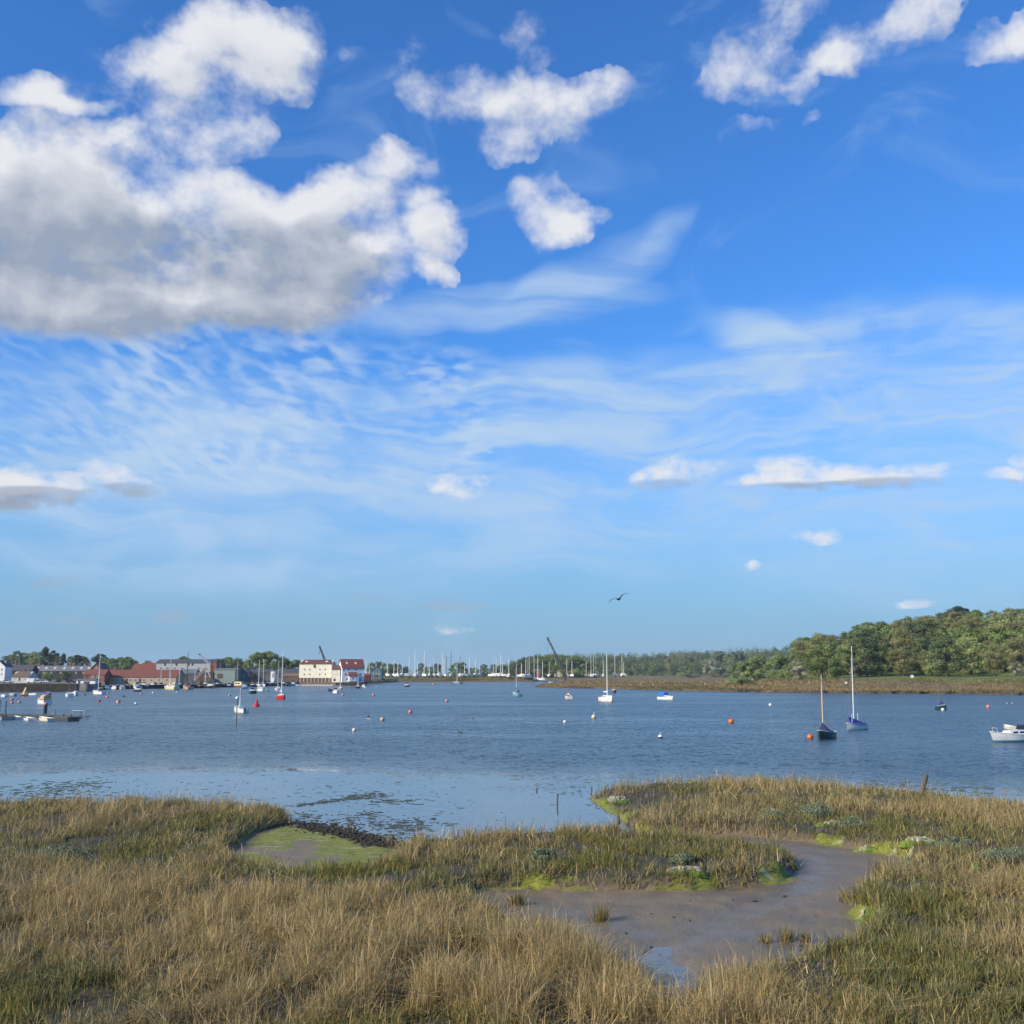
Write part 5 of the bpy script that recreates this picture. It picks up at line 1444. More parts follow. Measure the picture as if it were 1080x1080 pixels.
mb = MB(); mb.tube([LQ(216.5, 703), LQ(224.0, 717.5)], [.3, .3], 6); mb.build('strut', STEEL_W, cr)
mb = MB(); lattice(mb, LQ(217.5, 704.5), LQ(205, 717.5), .9, .9, 6, .14); mb.build('stay_truss', BUFF, cr)
mb = MB(); mb.box(LQ(224, 718.5), (3.2, 2.4, 1.6)); mb.build('base', STEEL_D, cr)

# ------------------------------------------------------------------ parked cars and small town things
TYRE = mat('tyre', (0.015, 0.015, 0.015), .9)
def car(px, Y, L, colour, label, van=False):
    x = at(px, HOR, Y)[0]; z = ground_z(px, Y) + .05
    root = empty('parked_van' if van else 'parked_car', (x, Y, z), 0, label, 'van' if van else 'car', 'vehicles parked above the quay')
    m = mat('carpaint_%s' % colour, {'white': (.75, .75, .74), 'silver': (.4, .42, .44), 'dark': (.03, .035, .05), 'blue': (.04, .09, .22)}[colour], .3, var=.03, coat=.4)
    hl = L / 2
    prof = [(-hl, .35), (hl, .35), (hl, .95), (hl * .92, 1.0), (hl * .72, 1.9), (-hl * .98, 2.0), (-hl, 1.0)] if van else [(-hl, .3), (hl, .3), (hl, .7), (hl * .5, .9), (hl * .22, 1.42), (-hl * .55, 1.45), (-hl * .9, .95), (-hl, .9)]
    MB().prism(prof, -.85, .85).build('body', m, root)
    gp = [(hl * .70, 1.05), (hl * .62, 1.75), (hl * .25, 1.75), (hl * .25, 1.05)] if van else [(hl * .42, .93), (hl * .20, 1.36), (-hl * .50, 1.38), (-hl * .75, .98)]
    MB().prism(gp, -.875, .875).build('side_windows', GLASS, root)
    for wx in (-hl * .62, hl * .62):
        for wy in (-.8, .8):
            MB().tube([(wx, wy - .1, .32), (wx, wy + .1, .32)], .32, 12).build('wheel', TYRE, root)
car(36, 425, 5.2, 'white', 'white van parked above the quay wall left of the hedge', True)
car(41.5, 422, 4.3, 'silver', 'silver car parked right of the white van')
car(47, 430, 4.3, 'white', 'white car parked under the yellow green garden tree')
car(76, 440, 4.4, 'dark', 'dark car parked beside the low white shed')
car(9, 430, 4.3, 'silver', 'silver car parked above the quay wall near the left edge')
# round mooring beacons and marker boards on the reed bank
def marker(px, py, Y, w, label, round_=False, post=1.0):
    p = at(px, py, Y); z0 = ground_z(px, Y)
    root = empty('marker_board', (p[0], Y, z0), 0, label, 'marker', 'white markers on the far bank')
    mb = MB(); h = p[2] - z0
    if round_: mb.tube([(0, -.06, h), (0, .02, h)], w / 2, 20)
    else: mb.box((0, -.03, h), (w, .06, w * .85))
    mb.build('board', FRAME_W, root)
    MB().tube([(0, .06, -.3), (0, .06, h)], .05, 6).build('post', WOOD, root)
marker(962, 713.4, 425, 1.4, 'round white marker on a post in front of the hill trees', True)
marker(892.3, 720, 400, .95, 'small square white board on the reed bank left of the white dinghy mast')
marker(774, 717.6, 600, 1.5, 'white board on the reed bank left of the willow thicket')
marker(794, 716.8, 590, 1.3, 'white board on the reed bank in front of the willow thicket')
# ------------------------------------------------------------------ boats
def paint(c, key=None):
    C = {'white': (.80, .79, .75), 'cream': (.74, .68, .52), 'yellow': (.72, .60, .34), 'red': (.50, .022, .022), 'green': (.018, .062, .048), 'navy': (.018, .028, .065), 'blue': (.03, .10, .32),
         'black': (.018, .019, .022), 'grey': (.27, .28, .29), 'teal': (.16, .34, .36), 'orange': (.62, .16, .04), 'brown': (.20, .105, .05), 'maroon': (.16, .02, .02), 'paleblue': (.42, .55, .64), 'aqua': (.10, .38, .45),
         'tan': (.55, .38, .20), 'silver': (.52, .53, .53), 'rust': (.30, .10, .055), 'pink': (.62, .22, .18), 'darkgrey': (.07, .075, .08)}[c]
    return mat('paint_' + c, C, .32, var=.05, scale=2.5, coat=.2)
def cloth(c):
    C = {'blue': (.025, .055, .26), 'navy': (.015, .025, .09), 'white': (.75, .74, .70), 'teal': (.10, .30, .36), 'brightblue': (.02, .16, .52), 'tan': (.50, .35, .17), 'black': (.02, .02, .025), 'grey': (.3, .3, .3), 'maroon': (.2, .03, .03)}[c]
    return mat('cloth_' + c, C, .8, var=.12, scale=5, bump=.4)
MAST_ALU = mat('mast_alloy', (.62, .62, .60), .4, var=.04); MAST_W = mat('mast_white', (.80, .79, .74), .45, var=.03); MAST_WOOD = mat('mast_wood', (.62, .46, .27), .5, var=.1); MAST_DARK = mat('mast_dark', (.10, .075, .06), .6); MAST_RUST = mat('mast_rust', (.32, .12, .08), .6)
WIRE = mat('wire', (.2, .2, .2), .5)

def hull_stations(L, B, Fb, transom=.72, ns=13):
    st = []
    for i in range(ns):
        t = i / (ns - 1)                      # 0 stern, 1 bow
        hb = (transom + (1 - transom) * math.sin(min(1, t / .42) * PI / 2)) if t < .42 else max(0.0, math.cos((t - .42) / .58 * PI / 2)) ** .72
        hb = max(hb, .012) * B / 2
        zs = Fb * (.86 + .42 * (t - .30) ** 2 * (2.0 if t > .3 else .8))
        x = (t - .5) * L
        st.append((x, hb, zs, t))
    return st
def hull_part(root, L, B, Fb, top, bottom=None, boot=None, transom=.72, stripe=None, name='hull'):
    st = hull_stations(L, B, Fb, transom)
    mb = MB(); rows = []
    for (x, hb, zs, t) in st:
        rk = .10 * L * max(0, (t - .75) / .25) ** 2
        f = 1 - .55 * max(0, (t - .7) / .3)
        pr = [(hb, zs, 1.0), (hb * .985, zs * .82, .85), (hb * .95, .20 * Fb + .03, .4), (hb * .90 * f, .02, .2), (hb * .55 * f, -.16, 0), (0.0, -.26, 0)]
        row = [(x + rk * (k - .4), y, z) for y, z, k in pr]
        rows.append(row)
    n = len(rows[0])
    V = []; Fc = []; Mi = []
    for s in (1, -1):
        o = len(V)
        for row in rows: V += [(x, y * s, z) for x, y, z in row]
        for i in range(len(rows) - 1):
            for j in range(n - 1):
                a, b, c, d = o + i * n + j, o + (i + 1) * n + j, o + (i + 1) * n + j + 1, o + i * n + j + 1
                Fc.append((a, b, c, d) if s > 0 else (a, d, c, b)); Mi.append([1 if stripe else 0, 0, 2 if boot else 0, 3, 3][j])
    for f_, m_ in zip(Fc, Mi): pass
    nb = len(mb.v); mb.v += V
    for f_, m_ in zip(Fc, Mi): mb.f.append(tuple(q + nb for q in f_)); mb.m.append(m_); mb.s.append(True)
    # transom
    P = rows[0]; mb.add([(x, y, z) for x, y, z in P] + [(x, -y, z) for x, y, z in reversed(P[:-1])], [tuple(range(2 * n - 1))], 0)
    h = mb.build(name, [paint(top), paint(stripe or top), paint(boot or top), paint(bottom or top)], root)
    return h, st
def deck_part(root, L, B, Fb, m, transom=.72, drop=.05, t0=0, t1=1, name='deck', inset=.96):
    st = [s for s in hull_stations(L, B, Fb, transom, 25) if t0 <= s[3] <= t1]
    V = []; fs = []
    for (x, hb, zs, t) in st:
        rk = .10 * L * max(0, (t - .75) / .25) ** 2 * .6
        V += [(x + rk, hb * inset, zs - drop), (x + rk, 0, zs - drop + .03), (x + rk, -hb * inset, zs - drop)]
    for i in range(len(st) - 1):
        for j in (0, 1):
            a = i * 3 + j; fs.append((a, a + 1, a + 4, a + 3))
    return MB().add(V, fs, 0, True).build(name, m, root)
def gunwale(root, L, B, Fb, m, transom=.72, r=.035):
    st = hull_stations(L, B, Fb, transom, 17)
    V = [(x + .06 * L * max(0, (t - .75) / .25) ** 2, hb, zs) for x, hb, zs, t in st]
    pts = V + [(x, -y, z) for x, y, z in reversed(V)]
    pts.append(pts[0])
    return MB().tube(pts, r, 5, cap=False).build('gunwale', m, root)
def cabin_part(root, x0, x1, w0, w1, z0, h, m, wins=True, slope=.35, name='cabin', frac=.62):
    mb = MB()
    vs = [(x0, -w0, z0), (x1, -w1, z0), (x1, w1, z0), (x0, w0, z0), (x0 + .05, -w0 * .84, z0 + h), (x1 - slope, -w1 * .80, z0 + h * .9), (x1 - slope, w1 * .80, z0 + h * .9), (x0 + .05, w0 * .84, z0 + h)]
    mb.add(vs, [(0, 1, 5, 4), (1, 2, 6, 5), (2, 3, 7, 6), (3, 0, 4, 7), (4, 5, 6, 7), (3, 2, 1, 0)])
    c = mb.build(name, m, root)
    if wins:
        for s in (-1, 1):
            for a, b in ((.12, .42), (.50, .80)):
                P = []
                for f, k in ((a, .35), (b, .35), (b - .02, .78), (a + .02, .78)):
                    lo = Vector(vs[0 if s < 0 else 3]).lerp(Vector(vs[1 if s < 0 else 2]), f); hi = Vector(vs[4 if s < 0 else 7]).lerp(Vector(vs[5 if s < 0 else 6]), f)
                    p = lo.lerp(hi, k); P.append(p)
                mbw = MB(); o = Vector((0, s * .02, .004))
                mbw.add([p + o for p in P] + [p - o for p in P], [(0, 1, 2, 3), (7, 6, 5, 4), (0, 4, 5, 1), (1, 5, 6, 2), (2, 6, 7, 3), (3, 7, 4, 0)])
                mbw.build('window', GLASS, c)
    return c
def mast_part(root, x, z0, h, m, r=.065, boom=None, sail=None, spreaders=True, Bm=1.0, Lf=2.5, La=2.5, zs=.6, rake=0.0, stays=True):
    mb = MB(); mb.tube([(x, 0, z0), (x - rake * h * .5, 0, z0 + h * .55), (x - rake * h, 0, z0 + h)], [r, r * .95, r * .62], 8)
    ms = mb.build('mast', m, root)
    if spreaders:
        MB().tube([(x - rake * h * .6, -Bm * .32, z0 + h * .60), (x - rake * h * .6, Bm * .32, z0 + h * .60)], r * .3, 5).build('spreader', m, ms)
    if stays:
        wr = max(.008, r * .13)
        for nm, p in (('forestay', (x + Lf, 0, zs)), ('backstay', (x - La, 0, zs)), ('shroud', (x - .1, Bm * .48, zs)), ('shroud', (x - .1, -Bm * .48, zs))):
            MB().tube([(x - rake * h, 0, z0 + h * .97), p], wr, 4).build(nm, WIRE, ms)
    if boom:
        L, hz = boom
        b = MB().tube([(x - .05, 0, z0 + hz), (x - L, 0, z0 + hz + .05)], r * .7, 6).build('boom', m, root)
        if sail is not None:
            pts = [(x - .02, 0, z0 + hz + .55), (x - .12, 0, z0 + hz + .25), (x - L * .35, 0, z0 + hz + .14), (x - L * .7, 0, z0 + hz + .12), (x - L * .98, 0, z0 + hz + .10)]
            MB().tube(pts, [.06, .17, .15, .12, .06], 8).build('sail_cover', cloth(sail), b)
    return ms
def pulpit(root, x, w, z, m=None):
    MB().tube([(x, -w, z), (x + .1, -w, z + .5), (x + .45, 0, z + .55), (x + .1, w, z + .5), (x, w, z)], .022, 5, cap=False).build('pulpit', m or MAST_ALU, root)

def place(name, label, cat, group, px, wl, wpx, L, B, bow, away, z=0.0):
    if bow in "lr": away = (bow == "l")     # the sunlit side towards us
    bow = bow.lower()
    """moor a boat so that its width across the view is wpx photo pixels"""
    x, Y, _ = on_z(px, wl, z)
    w = wpx * Y / F
    lo, hi = 0.0, PI / 2
    for _ in range(40):
        m = (lo + hi) / 2
        if L * math.sin(m) + B * math.cos(m) < w and m < math.atan2(L, B): lo = m
        else: hi = m
    a = lo
    view = math.atan2(Y, x)
    hd = view if away else view + PI
    # bow to the right (r) or left (l)
    s = -1 if bow == 'r' else 1
    hd = hd + (s if away else -s) * a
    root = empty(name, (x, Y, z), hd, label, cat, group)
    root['_Y'] = Y
    return root, Y
def ztop(py, Y): return zat(py, Y)

GB = 'boats moored on the river'
def sloop(label, px, wl, wpx, top, L=6.5, B=2.3, Fb=.75, bow='l', away=True, hull='white', boot=None, bottom='rust', stripe=None, mastm=None, sail='white', cabin='white', sprayhood=None, r=.065, cat='sailing boat', name='sailing_boat', group=GB, z=0.0, rake=0.0, boom=True, mx=.06, outboard=False):
    root, Y = place(name, label, cat, group, px, wl, wpx, L, B, bow, away, z)
    hull_part(root, L, B, Fb, hull, bottom, boot, stripe=stripe)
    deck_part(root, L, B, Fb, paint('white' if hull != 'white' else 'cream'))
    gunwale(root, L, B, Fb, paint(hull) if hull == 'white' else paint('white'), r=.03)
    c = cabin_part(root, -.10 * L, .30 * L, B * .33, B * .22, Fb * .82, .58, paint(cabin))
    h = ztop(top, Y) - z - Fb
    mast_part(root, mx * L, Fb + .3, h - .3, mastm or MAST_W, r, (L * .40, .75) if boom else None, sail, True, B, L * .42, L * .5, Fb, rake)
    if sprayhood:
        mb = MB(); xs = -.10 * L
        ring = [(-B * .30, Fb + .35), (-B * .28, Fb + .85), (0, Fb + 1.02), (B * .28, Fb + .85), (B * .30, Fb + .35)]
        vs = [(xs - .75, y, zz) for y, zz in ring] + [(xs + .1, y * .95, zz - (.35 if k in (1, 2, 3) else 0)) for k, (y, zz) in enumerate(ring)]
        mb.add(vs, [(k, k + 1, k + 6, k + 5) for k in range(4)] + [(5, 6, 7, 8, 9)], 0, True); mb.build('sprayhood', cloth(sprayhood), root)
    MB().box((-L * .5 - .06, 0, Fb * .3), (.1, .05, Fb * 1.4)).build('rudder', paint(bottom if bottom != 'rust' else 'white'), root)
    pulpit(root, L * .44, B * .12, Fb * 1.1)
    if outboard:
        MB().box((-L * .5 - .22, B * .2, Fb * .95), (.3, .24, .36), top=.8).box((-L * .5 - .2, B * .2, Fb * .4), (.12, .1, .9)).build('outboard', paint('black'), root)
    return root
def cover_part(root, L, B, Fb, x0, x1, zr0, zr1, m, name='boat_cover', over=1.03):
    """tent of cloth from gunwale to ridge"""
    st = [s for s in hull_stations(L, B, Fb, .72, 33) if x0 <= s[3] <= x1]
    V = []; fs = []
    for (x, hb, zs, t) in st:
        f = (t - x0) / (x1 - x0); rz = zr0 + (zr1 - zr0) * f
        rk = .10 * L * max(0, (t - .75) / .25) ** 2 * .6
        V += [(x + rk, hb * over, zs - .10), (x + rk, hb * over, zs + .02), (x + rk, hb * .42, zs + (rz - zs) * .52), (x + rk, 0, rz), (x + rk, -hb * .42, zs + (rz - zs) * .52), (x + rk, -hb * over, zs + .02), (x + rk, -hb * over, zs - .10)]
    n = len(st)
    for i in range(n - 1):
        for j in range(6):
            a = i * 7 + j; fs.append((a, a + 1, a + 8, a + 7))
    fs.append(tuple(range(7))[::-1]); fs.append(tuple((n - 1) * 7 + k for k in range(7)))
    return MB().add(V, fs, 0, False).build(name, m, root)
def dayboat(label, px, wl, wpx, top=None, L=4.6, B=1.7, Fb=.62, bow='l', away=True, hull='green', bottom=None, boot=None, mastm=None, cover=None, tent=None, mx=.22, r=.05, name='dayboat', cat='dayboat', group=GB, z=0.0, rake=.0, sail=None, stripe=None, outboard=False, thwarts=True, gun='white', stays=True):
    root, Y = place(name, label, cat, group, px, wl, wpx, L, B, bow, away, z)
    hull_part(root, L, B, Fb, hull, bottom or hull, boot, stripe=stripe)
    gunwale(root, L, B, Fb, paint(gun), r=.035)
    deck_part(root, L, B, Fb, paint('tan'), drop=.22, name='floor', inset=.9)
    deck_part(root, L, B, Fb, paint('cream'), t0=.72, drop=.02, name='foredeck')
    if top is not None:
        mast_part(root, mx * L, .15, ztop(top, Y) - z - .15, mastm or MAST_W, r, (L * .52, .95) if sail else None, sail, False, B, L * .3, L * .6, Fb, rake, stays)
    if tent: cover_part(root, L, B, Fb, tent[0], tent[1], tent[2], tent[3], cloth(cover))
    elif thwarts:
        for t in (-.2, .12): MB().box((t * L, 0, Fb * .72), (.22, B * .86, .04)).build('thwart', paint('brown'), root)
    if outboard:
        MB().box((-L * .5 - .18, 0, Fb * 1.15), (.28, .22, .36), top=.8).box((-L * .5 - .16, 0, Fb * .5), (.1, .1, 1.0)).build('outboard', paint('black'), root)
    return root
def motorboat(label, px, wl, wpx, L=6.0, B=2.2, Fb=.8, bow='r', away=False, hull='white', bottom='navy', boot=None, stripe=None, cab='white', canopy=None, cab_h=.9, cabx=(-.12, .30), flag=False, name='motor_boat', cat='motor boat', group=GB, z=0.0, mast=None, wheelhouse=False):
    root, Y = place(name, label, cat, group, px, wl, wpx, L, B, bow, away, z)
    hull_part(root, L, B, Fb, hull, bottom, boot, stripe=stripe, transom=.86)
    deck_part(root, L, B, Fb, paint('cream' if hull == 'white' else 'white'), transom=.86)
    gunwale(root, L, B, Fb, paint('white'), .86, .035)
    c = cabin_part(root, cabx[0] * L, cabx[1] * L, B * .38, B * .26, Fb * .84, cab_h, paint(cab), slope=.5)
    if wheelhouse:
        cabin_part(root, (cabx[0] - .20) * L, (cabx[0] + .02) * L, B * .34, B * .32, Fb * .84, cab_h + 1.0, paint(cab), slope=.15, name='wheelhouse')
    if canopy:
        mb = MB(); x0, x1 = -.42 * L, cabx[0] * L + .05
        ring = [(-B * .38, Fb), (-B * .36, Fb + .85), (-B * .2, Fb + 1.12), (0, Fb + 1.18), (B * .2, Fb + 1.12), (B * .36, Fb + .85), (B * .38, Fb)]
        vs = [(x0, y, zz - .12 * (k in (1, 2, 3, 4, 5))) for k, (y, zz) in enumerate(ring)] + [((x0 + x1) / 2, y * 1.03, zz + .05) for y, zz in ring] + [(x1, y, zz) for y, zz in ring]
        mb.add(vs, [(s * 7 + k, s * 7 + k + 1, s * 7 + k + 8, s * 7 + k + 7) for s in (0, 1) for k in range(6)] + [tuple(range(7))[::-1], tuple(range(14, 21))]); mb.build('canopy', cloth(canopy), root)
    else:
        s = MB(); x = cabx[0] * L
        s.add([(x, -B * .3, Fb + cab_h * .8), (x, B * .3, Fb + cab_h * .8), (x - .25, B * .28, Fb + cab_h + .35), (x - .25, -B * .28, Fb + cab_h + .35), (x + .03, -B * .3, Fb + cab_h * .8), (x + .03, B * .3, Fb + cab_h * .8), (x - .22, B * .28, Fb + cab_h + .35), (x - .22, -B * .28, Fb + cab_h + .35)],
              [(0, 3, 2, 1), (4, 5, 6, 7), (0, 1, 5, 4), (2, 3, 7, 6), (1, 2, 6, 5), (3, 0, 4, 7)]); s.build('windscreen', GLASS, root)
    if mast is not None: mast_part(root, .1 * L, Fb + .4, ztop(mast, Y) - z - Fb - .4, {'barge': MAST_W}.get(name, MAST_ALU) if mast > 690 else MAST_DARK, .17, None, None, False, B, L * .4, L * .45, Fb)
    if flag:
        MB().tube([(-L * .47, 0, Fb), (-L * .52, 0, Fb + 1.9)], .025, 5).build('flagstaff', MAST_WOOD, root)
        f = MB(); f.add([(-L * .52 - q * .18, .05 * math.sin(q * 2.2), Fb + 1.85 - .1 * q * .4 - k * .55) for q in range(6) for k in (0, 1)] + [(-L * .52 - q * .18, .05 * math.sin(q * 2.2) + .012, Fb + 1.85 - .1 * q * .4 - k * .55) for q in range(6) for k in (0, 1)],
              [(q * 2, q * 2 + 1, q * 2 + 3, q * 2 + 2) for q in range(5)] + [(12 + q * 2 + 2, 12 + q * 2 + 3, 12 + q * 2 + 1, 12 + q * 2) for q in range(5)]); f.build('flag', cloth('maroon'), root)
    pulpit(root, L * .42, B * .14, Fb * 1.08)
    return root

# --- the two nearest dayboats on the right
dayboat('dark green dayboat with blue boom cover beside an orange buoy', 871, 779, 26.5, 711.5, L=3.9, B=1.65, Fb=.78, bow='L', away=False, hull='green', gun='white', mx=.20, r=.075, rake=.035, mastm=MAST_WOOD, cover='navy', tent=(.12, .72, .72, 1.75), stays=True)
rt = dayboat('white dinghy under a peaked blue cover with a very tall mast', 903, 769.5, 28.5, 681.5, L=4.3, B=1.7, Fb=.72, bow='L', away=False, hull='white', boot='white', mx=.13, r=.065, rake=.045, mastm=MAST_W, cover='blue', tent=(.02, .93, .82, 1.65), stays=True)
for sx, sy in ((.38, .35), (-.32, -.4)):
    MB().tube([(sx * 4.3, sy, .7), (sx * 4.3, sy, 2.0)], .03, 5).build('stanchion', MAST_W, rt)
sloop('white sailing cruiser with orange waterline left of the blue canopied motor boat', 640, 740, 21.5, 689.5, L=7.0, B=2.9, Fb=1.25, bow='r', away=True, hull='white', boot=None, bottom='orange', sail='white', r=.12, cat='sailing cruiser', outboard=True)
dayboat('cream dayboat with slim wooden mast and white furled sail', 599.5, 737, 10.5, 705.5, L=5.0, B=2.0, Fb=.95, bow='l', away=True, hull='cream', bottom='cream', mastm=MAST_RUST, r=.10, sail='white', mx=.05)
motorboat('white motor boat with bright blue canopy in mid river', 702.5, 738, 19.5, L=5.6, B=2.1, Fb=.80, bow='r', away=False, hull='white', bottom='rust', canopy='brightblue', cab_h=.5, cabx=(.0, .28))
dayboat('dark green dayboat with blue sail cover and white stern buoy near the right bank', 993, 748.5, 16, 717, L=4.3, B=1.9, Fb=.80, bow='r', away=False, hull='green', mastm=MAST_DARK, r=.075, cover='blue', tent=(.10, .62, 1.0, 1.75), mx=.06)
root = motorboat('white launch with turquoise waterline cut by the right picture edge', 1069, 782, 54, L=5.9, B=2.1, Fb=.85, bow='L', away=False, hull='white', bottom='aqua', boot='aqua', cab='white', cab_h=.45, cabx=(-.20, .22))
# upturned tender lying across its coachroof
def tender(label, px, wl, wpx, L, B, hull, bow='l', z=0.0, flip=False, Fb=.42, group='tenders and punts'):
    r, Y = place('tender', label, 'tender', group, px, wl, wpx, L, B, bow, False, z)
    hull_part(r, L, B, Fb, hull, hull, None, transom=.88)
    gunwale(r, L, B, Fb, paint('cream' if hull != 'cream' else 'white'), .88, .025)
    deck_part(r, L, B, Fb, paint('tan'), .88, drop=.2, name='floor', inset=.92)
    if not flip:
        for t in (-.22, .16): MB().box((t * L, 0, Fb * .75), (.18, B * .84, .03)).build('thwart', paint('brown'), r)
    return r
tender('cream box shaped tender lying behind the cabin launch at the right edge', 1064.5, 769, 17, 2.3, 1.2, 'cream', 'l')

# --- middle distance
sloop('red hulled sailing boat with white cabin moored before the cream granary', 296.5, 737.3, 13.5, 688.2, L=6.0, B=2.3, Fb=.95, bow='r', away=True, hull='red', bottom='red', sail='white', r=.11, mastm=MAST_W)
sloop('small white sailing boat with short mast behind the tall withy pole', 253.5, 751.5, 20.5, 725.5, L=4.6, B=1.7, Fb=.80, bow='l', away=False, hull='white', bottom='cream', sail=None, boom=False, r=.085, cabin='white', outboard=True)
sloop('pale teal sloop with dark bundled sail and turquoise cover left of the cream dayboat', 545, 734.5, 14, 697, L=6.0, B=2.2, Fb=.95, bow='l', away=False, hull='teal', bottom='teal', sail='navy', sprayhood='teal', r=.10, mastm=MAST_ALU, cabin='paleblue')
motorboat('dark hulled launch with white cabin near the mud bank', 428.8, 724.3, 7, L=5.5, B=2.3, Fb=.95, bow='l', away=True, hull='navy', cab='white', cab_h=.75)
sloop('grey blue motor sailer moored off the boatyard bank', 482.5, 721.2, 12, 694, L=9, B=3.2, Fb=1.1, bow='l', away=False, hull='grey', bottom='navy', sail=None, boom=False, r=.17, cabin='paleblue', cat='motor sailer', name='motor_sailer')
sloop('dark hulled yacht with tan mast in the back channel', 556, 718.8, 10, 695, L=9, B=3.0, Fb=1.1, bow='r', away=False, hull='navy', bottom='navy', sail='tan', r=.20, mastm=MAST_WOOD)
motorboat('dark blue motor boat with white top in the back channel', 568.5, 718.4, 6, L=7, B=2.6, Fb=1.1, bow='l', away=True, hull='navy', cab='white', cab_h=1.0)
tender('white open boat at the far end of the spit', 583.5, 720.5, 9.5, 6.2, 2.0, 'white', 'l', Fb=.8, group=GB)
tender('dark punt lying on the marsh behind the spit', 624.5, 718.3, 11, 7.5, 2.2, 'black', 'l', Fb=.8, z=1.0, group=GB)
sloop('rusty masted brown boat hidden behind the white sailing cruiser', 647.5, 730.5, 5, 711, L=5.0, B=1.8, Fb=.8, bow='r', away=True, hull='brown', bottom='brown', sail=None, boom=False, r=.10, mastm=MAST_RUST)
# --- boats before the mills
dayboat('dark covered open boat left of the white boat before the granary', 347.8, 729.0, 6, None, L=4.2, B=1.7, Fb=.75, bow='l', away=False, hull='navy', cover='navy', tent=(.05, .9, 1.0, 1.1))
motorboat('small white cuddy boat before the gap between the mills', 354.2, 731.2, 7.6, L=4.8, B=1.9, Fb=.85, bow='r', away=False, hull='white', bottom='white', cab_h=.6, cabx=(-.05, .3))
sloop('grey sailing boat right behind the small white cuddy boat', 358.8, 728.0, 7.5, 712, L=5.8, B=2.1, Fb=.85, bow='r', away=False, hull='grey', bottom='navy', sail='grey', r=.09)
sloop('black and white sailing boat in front of the white mill', 377.5, 726.0, 6.5, 711, L=5.5, B=2.1, Fb=.9, bow='r', away=True, hull='black', bottom='black', sail='white', r=.09)
motorboat('tiny white launch right of the black and white sailing boat', 383.8, 724.6, 3.6, L=5.0, B=2.0, Fb=.8, bow='r', away=True, hull='white', cab_h=.6)
# --- left town side
motorboat('white cabin launch with tan canopy behind the pontoon', 45.5, 742.4, 18.5, L=5.6, B=2.3, Fb=1.0, bow='l', away=False, hull='white', bottom='brown', canopy='tan', cab='tan', cab_h=.6, cabx=(-.05, .25))
dayboat('open boat under a dark blue cover near the left quay wall', 49.5, 733.2, 12.5, None, L=4.6, B=1.8, Fb=.7, bow='r', away=False, hull='navy', cover='blue', tent=(.03, .92, 1.05, 1.35))
dayboat('red hulled open boat with tan canopy frame near the left quay wall', 26, 734.0, 9.5, None, L=4.2, B=1.7, Fb=.6, bow='r', away=False, hull='maroon', cover='tan', tent=(.45, .75, 2.6, 2.6))
tender('white dinghy leftmost in the row along the quay wall', 4, 735, 10, 3.7, 1.5, 'white', 'l', Fb=.6)
dayboat('grey dinghy under a pale cover second in the row along the quay wall', 13, 734.3, 10, None, L=3.8, B=1.5, Fb=.6, bow='l', away=False, hull='grey', cover='grey', tent=(.03, .92, .9, 1.0))
tender('white dinghy between the two canvas topped boats by the quay wall', 35, 733, 9, 3.5, 1.4, 'white', 'r', Fb=.55)
sloop('white yacht nearer the quay wall with a slim mast and small red flag', 73, 734.8, 10.5, 709, L=6.2, B=2.4, Fb=1.0, bow='l', away=False, hull='white', bottom='navy', sail='maroon', r=.075, mastm=MAST_DARK)
sloop('white yacht with slim grey mast directly behind the red flagged one', 79.5, 733.4, 7, 692.5, L=6.5, B=2.3, Fb=1.0, bow='r', away=False, hull='white', bottom='grey', sail='grey', r=.075, mastm=MAST_DARK)
sloop('white sloop with tall pale mast and dark blue sprayhood off the low white shed', 104, 732.3, 17.5, 689.5, L=7.2, B=2.6, Fb=1.05, bow='l', away=False, hull='white', bottom='paleblue', sail='navy', sprayhood='navy', r=.13, mastm=MAST_W)
tender('grey inflatable looking tender astern of the white sloop with blue sprayhood', 113.5, 731.6, 5.5, 2.6, 1.4, 'grey', 'r')
GQ = 'boats along the town quay'
motorboat('dark hulled flat white topped boat nearest in the row off the red roofed shed', 146, 729.5, 11.5, L=5.8, B=2.2, Fb=.85, bow='r', away=False, hull='navy', cab='white', cab_h=.5, group=GQ)
motorboat('white motor yacht with navy flanks under the right half of the red roofed shed', 143.5, 726.6, 13, L=7.5, B=2.8, Fb=1.3, bow='l', away=False, hull='white', stripe='navy', cab='white', cab_h=1.3, group=GQ)
motorboat('navy motor yacht with white upperworks moored behind the dark hulled flat boat', 152.5, 726.3, 12, L=7.0, B=2.6, Fb=1.2, bow='r', away=False, hull='navy', cab='white', cab_h=1.3, group=GQ)
motorboat('white motor boat leftmost in the row below the red roofed shed', 113, 727.5, 8, L=6, B=2.4, Fb=1.0, bow='l', away=False, cab='white', cab_h=1.0, group=GQ)
motorboat('blue canopied motor boat second from left below the red roofed shed', 120.5, 727.3, 8.5, L=6, B=2.4, Fb=1.0, bow='r', away=False, cab='white', canopy='navy', cab_h=.9, group=GQ)
motorboat('white cruiser with blue stripe below the middle of the red roofed shed', 128.5, 727, 8, L=6.2, B=2.4, Fb=1.1, bow='l', away=False, stripe='blue', cab='white', cab_h=1.1, group=GQ)
motorboat('grey hulled motor boat between white cruisers below the red roofed shed', 135.5, 726.6, 7, L=6, B=2.3, Fb=1.0, bow='r', away=False, hull='grey', cab='white', cab_h=1.0, group=GQ)
motorboat('white motor yacht with raked windows left of the yellow barge', 162.5, 726, 14, L=7.5, B=2.7, Fb=1.2, bow='l', away=False, hull='white', stripe='grey', cab='white', cab_h=1.2, group=GQ)
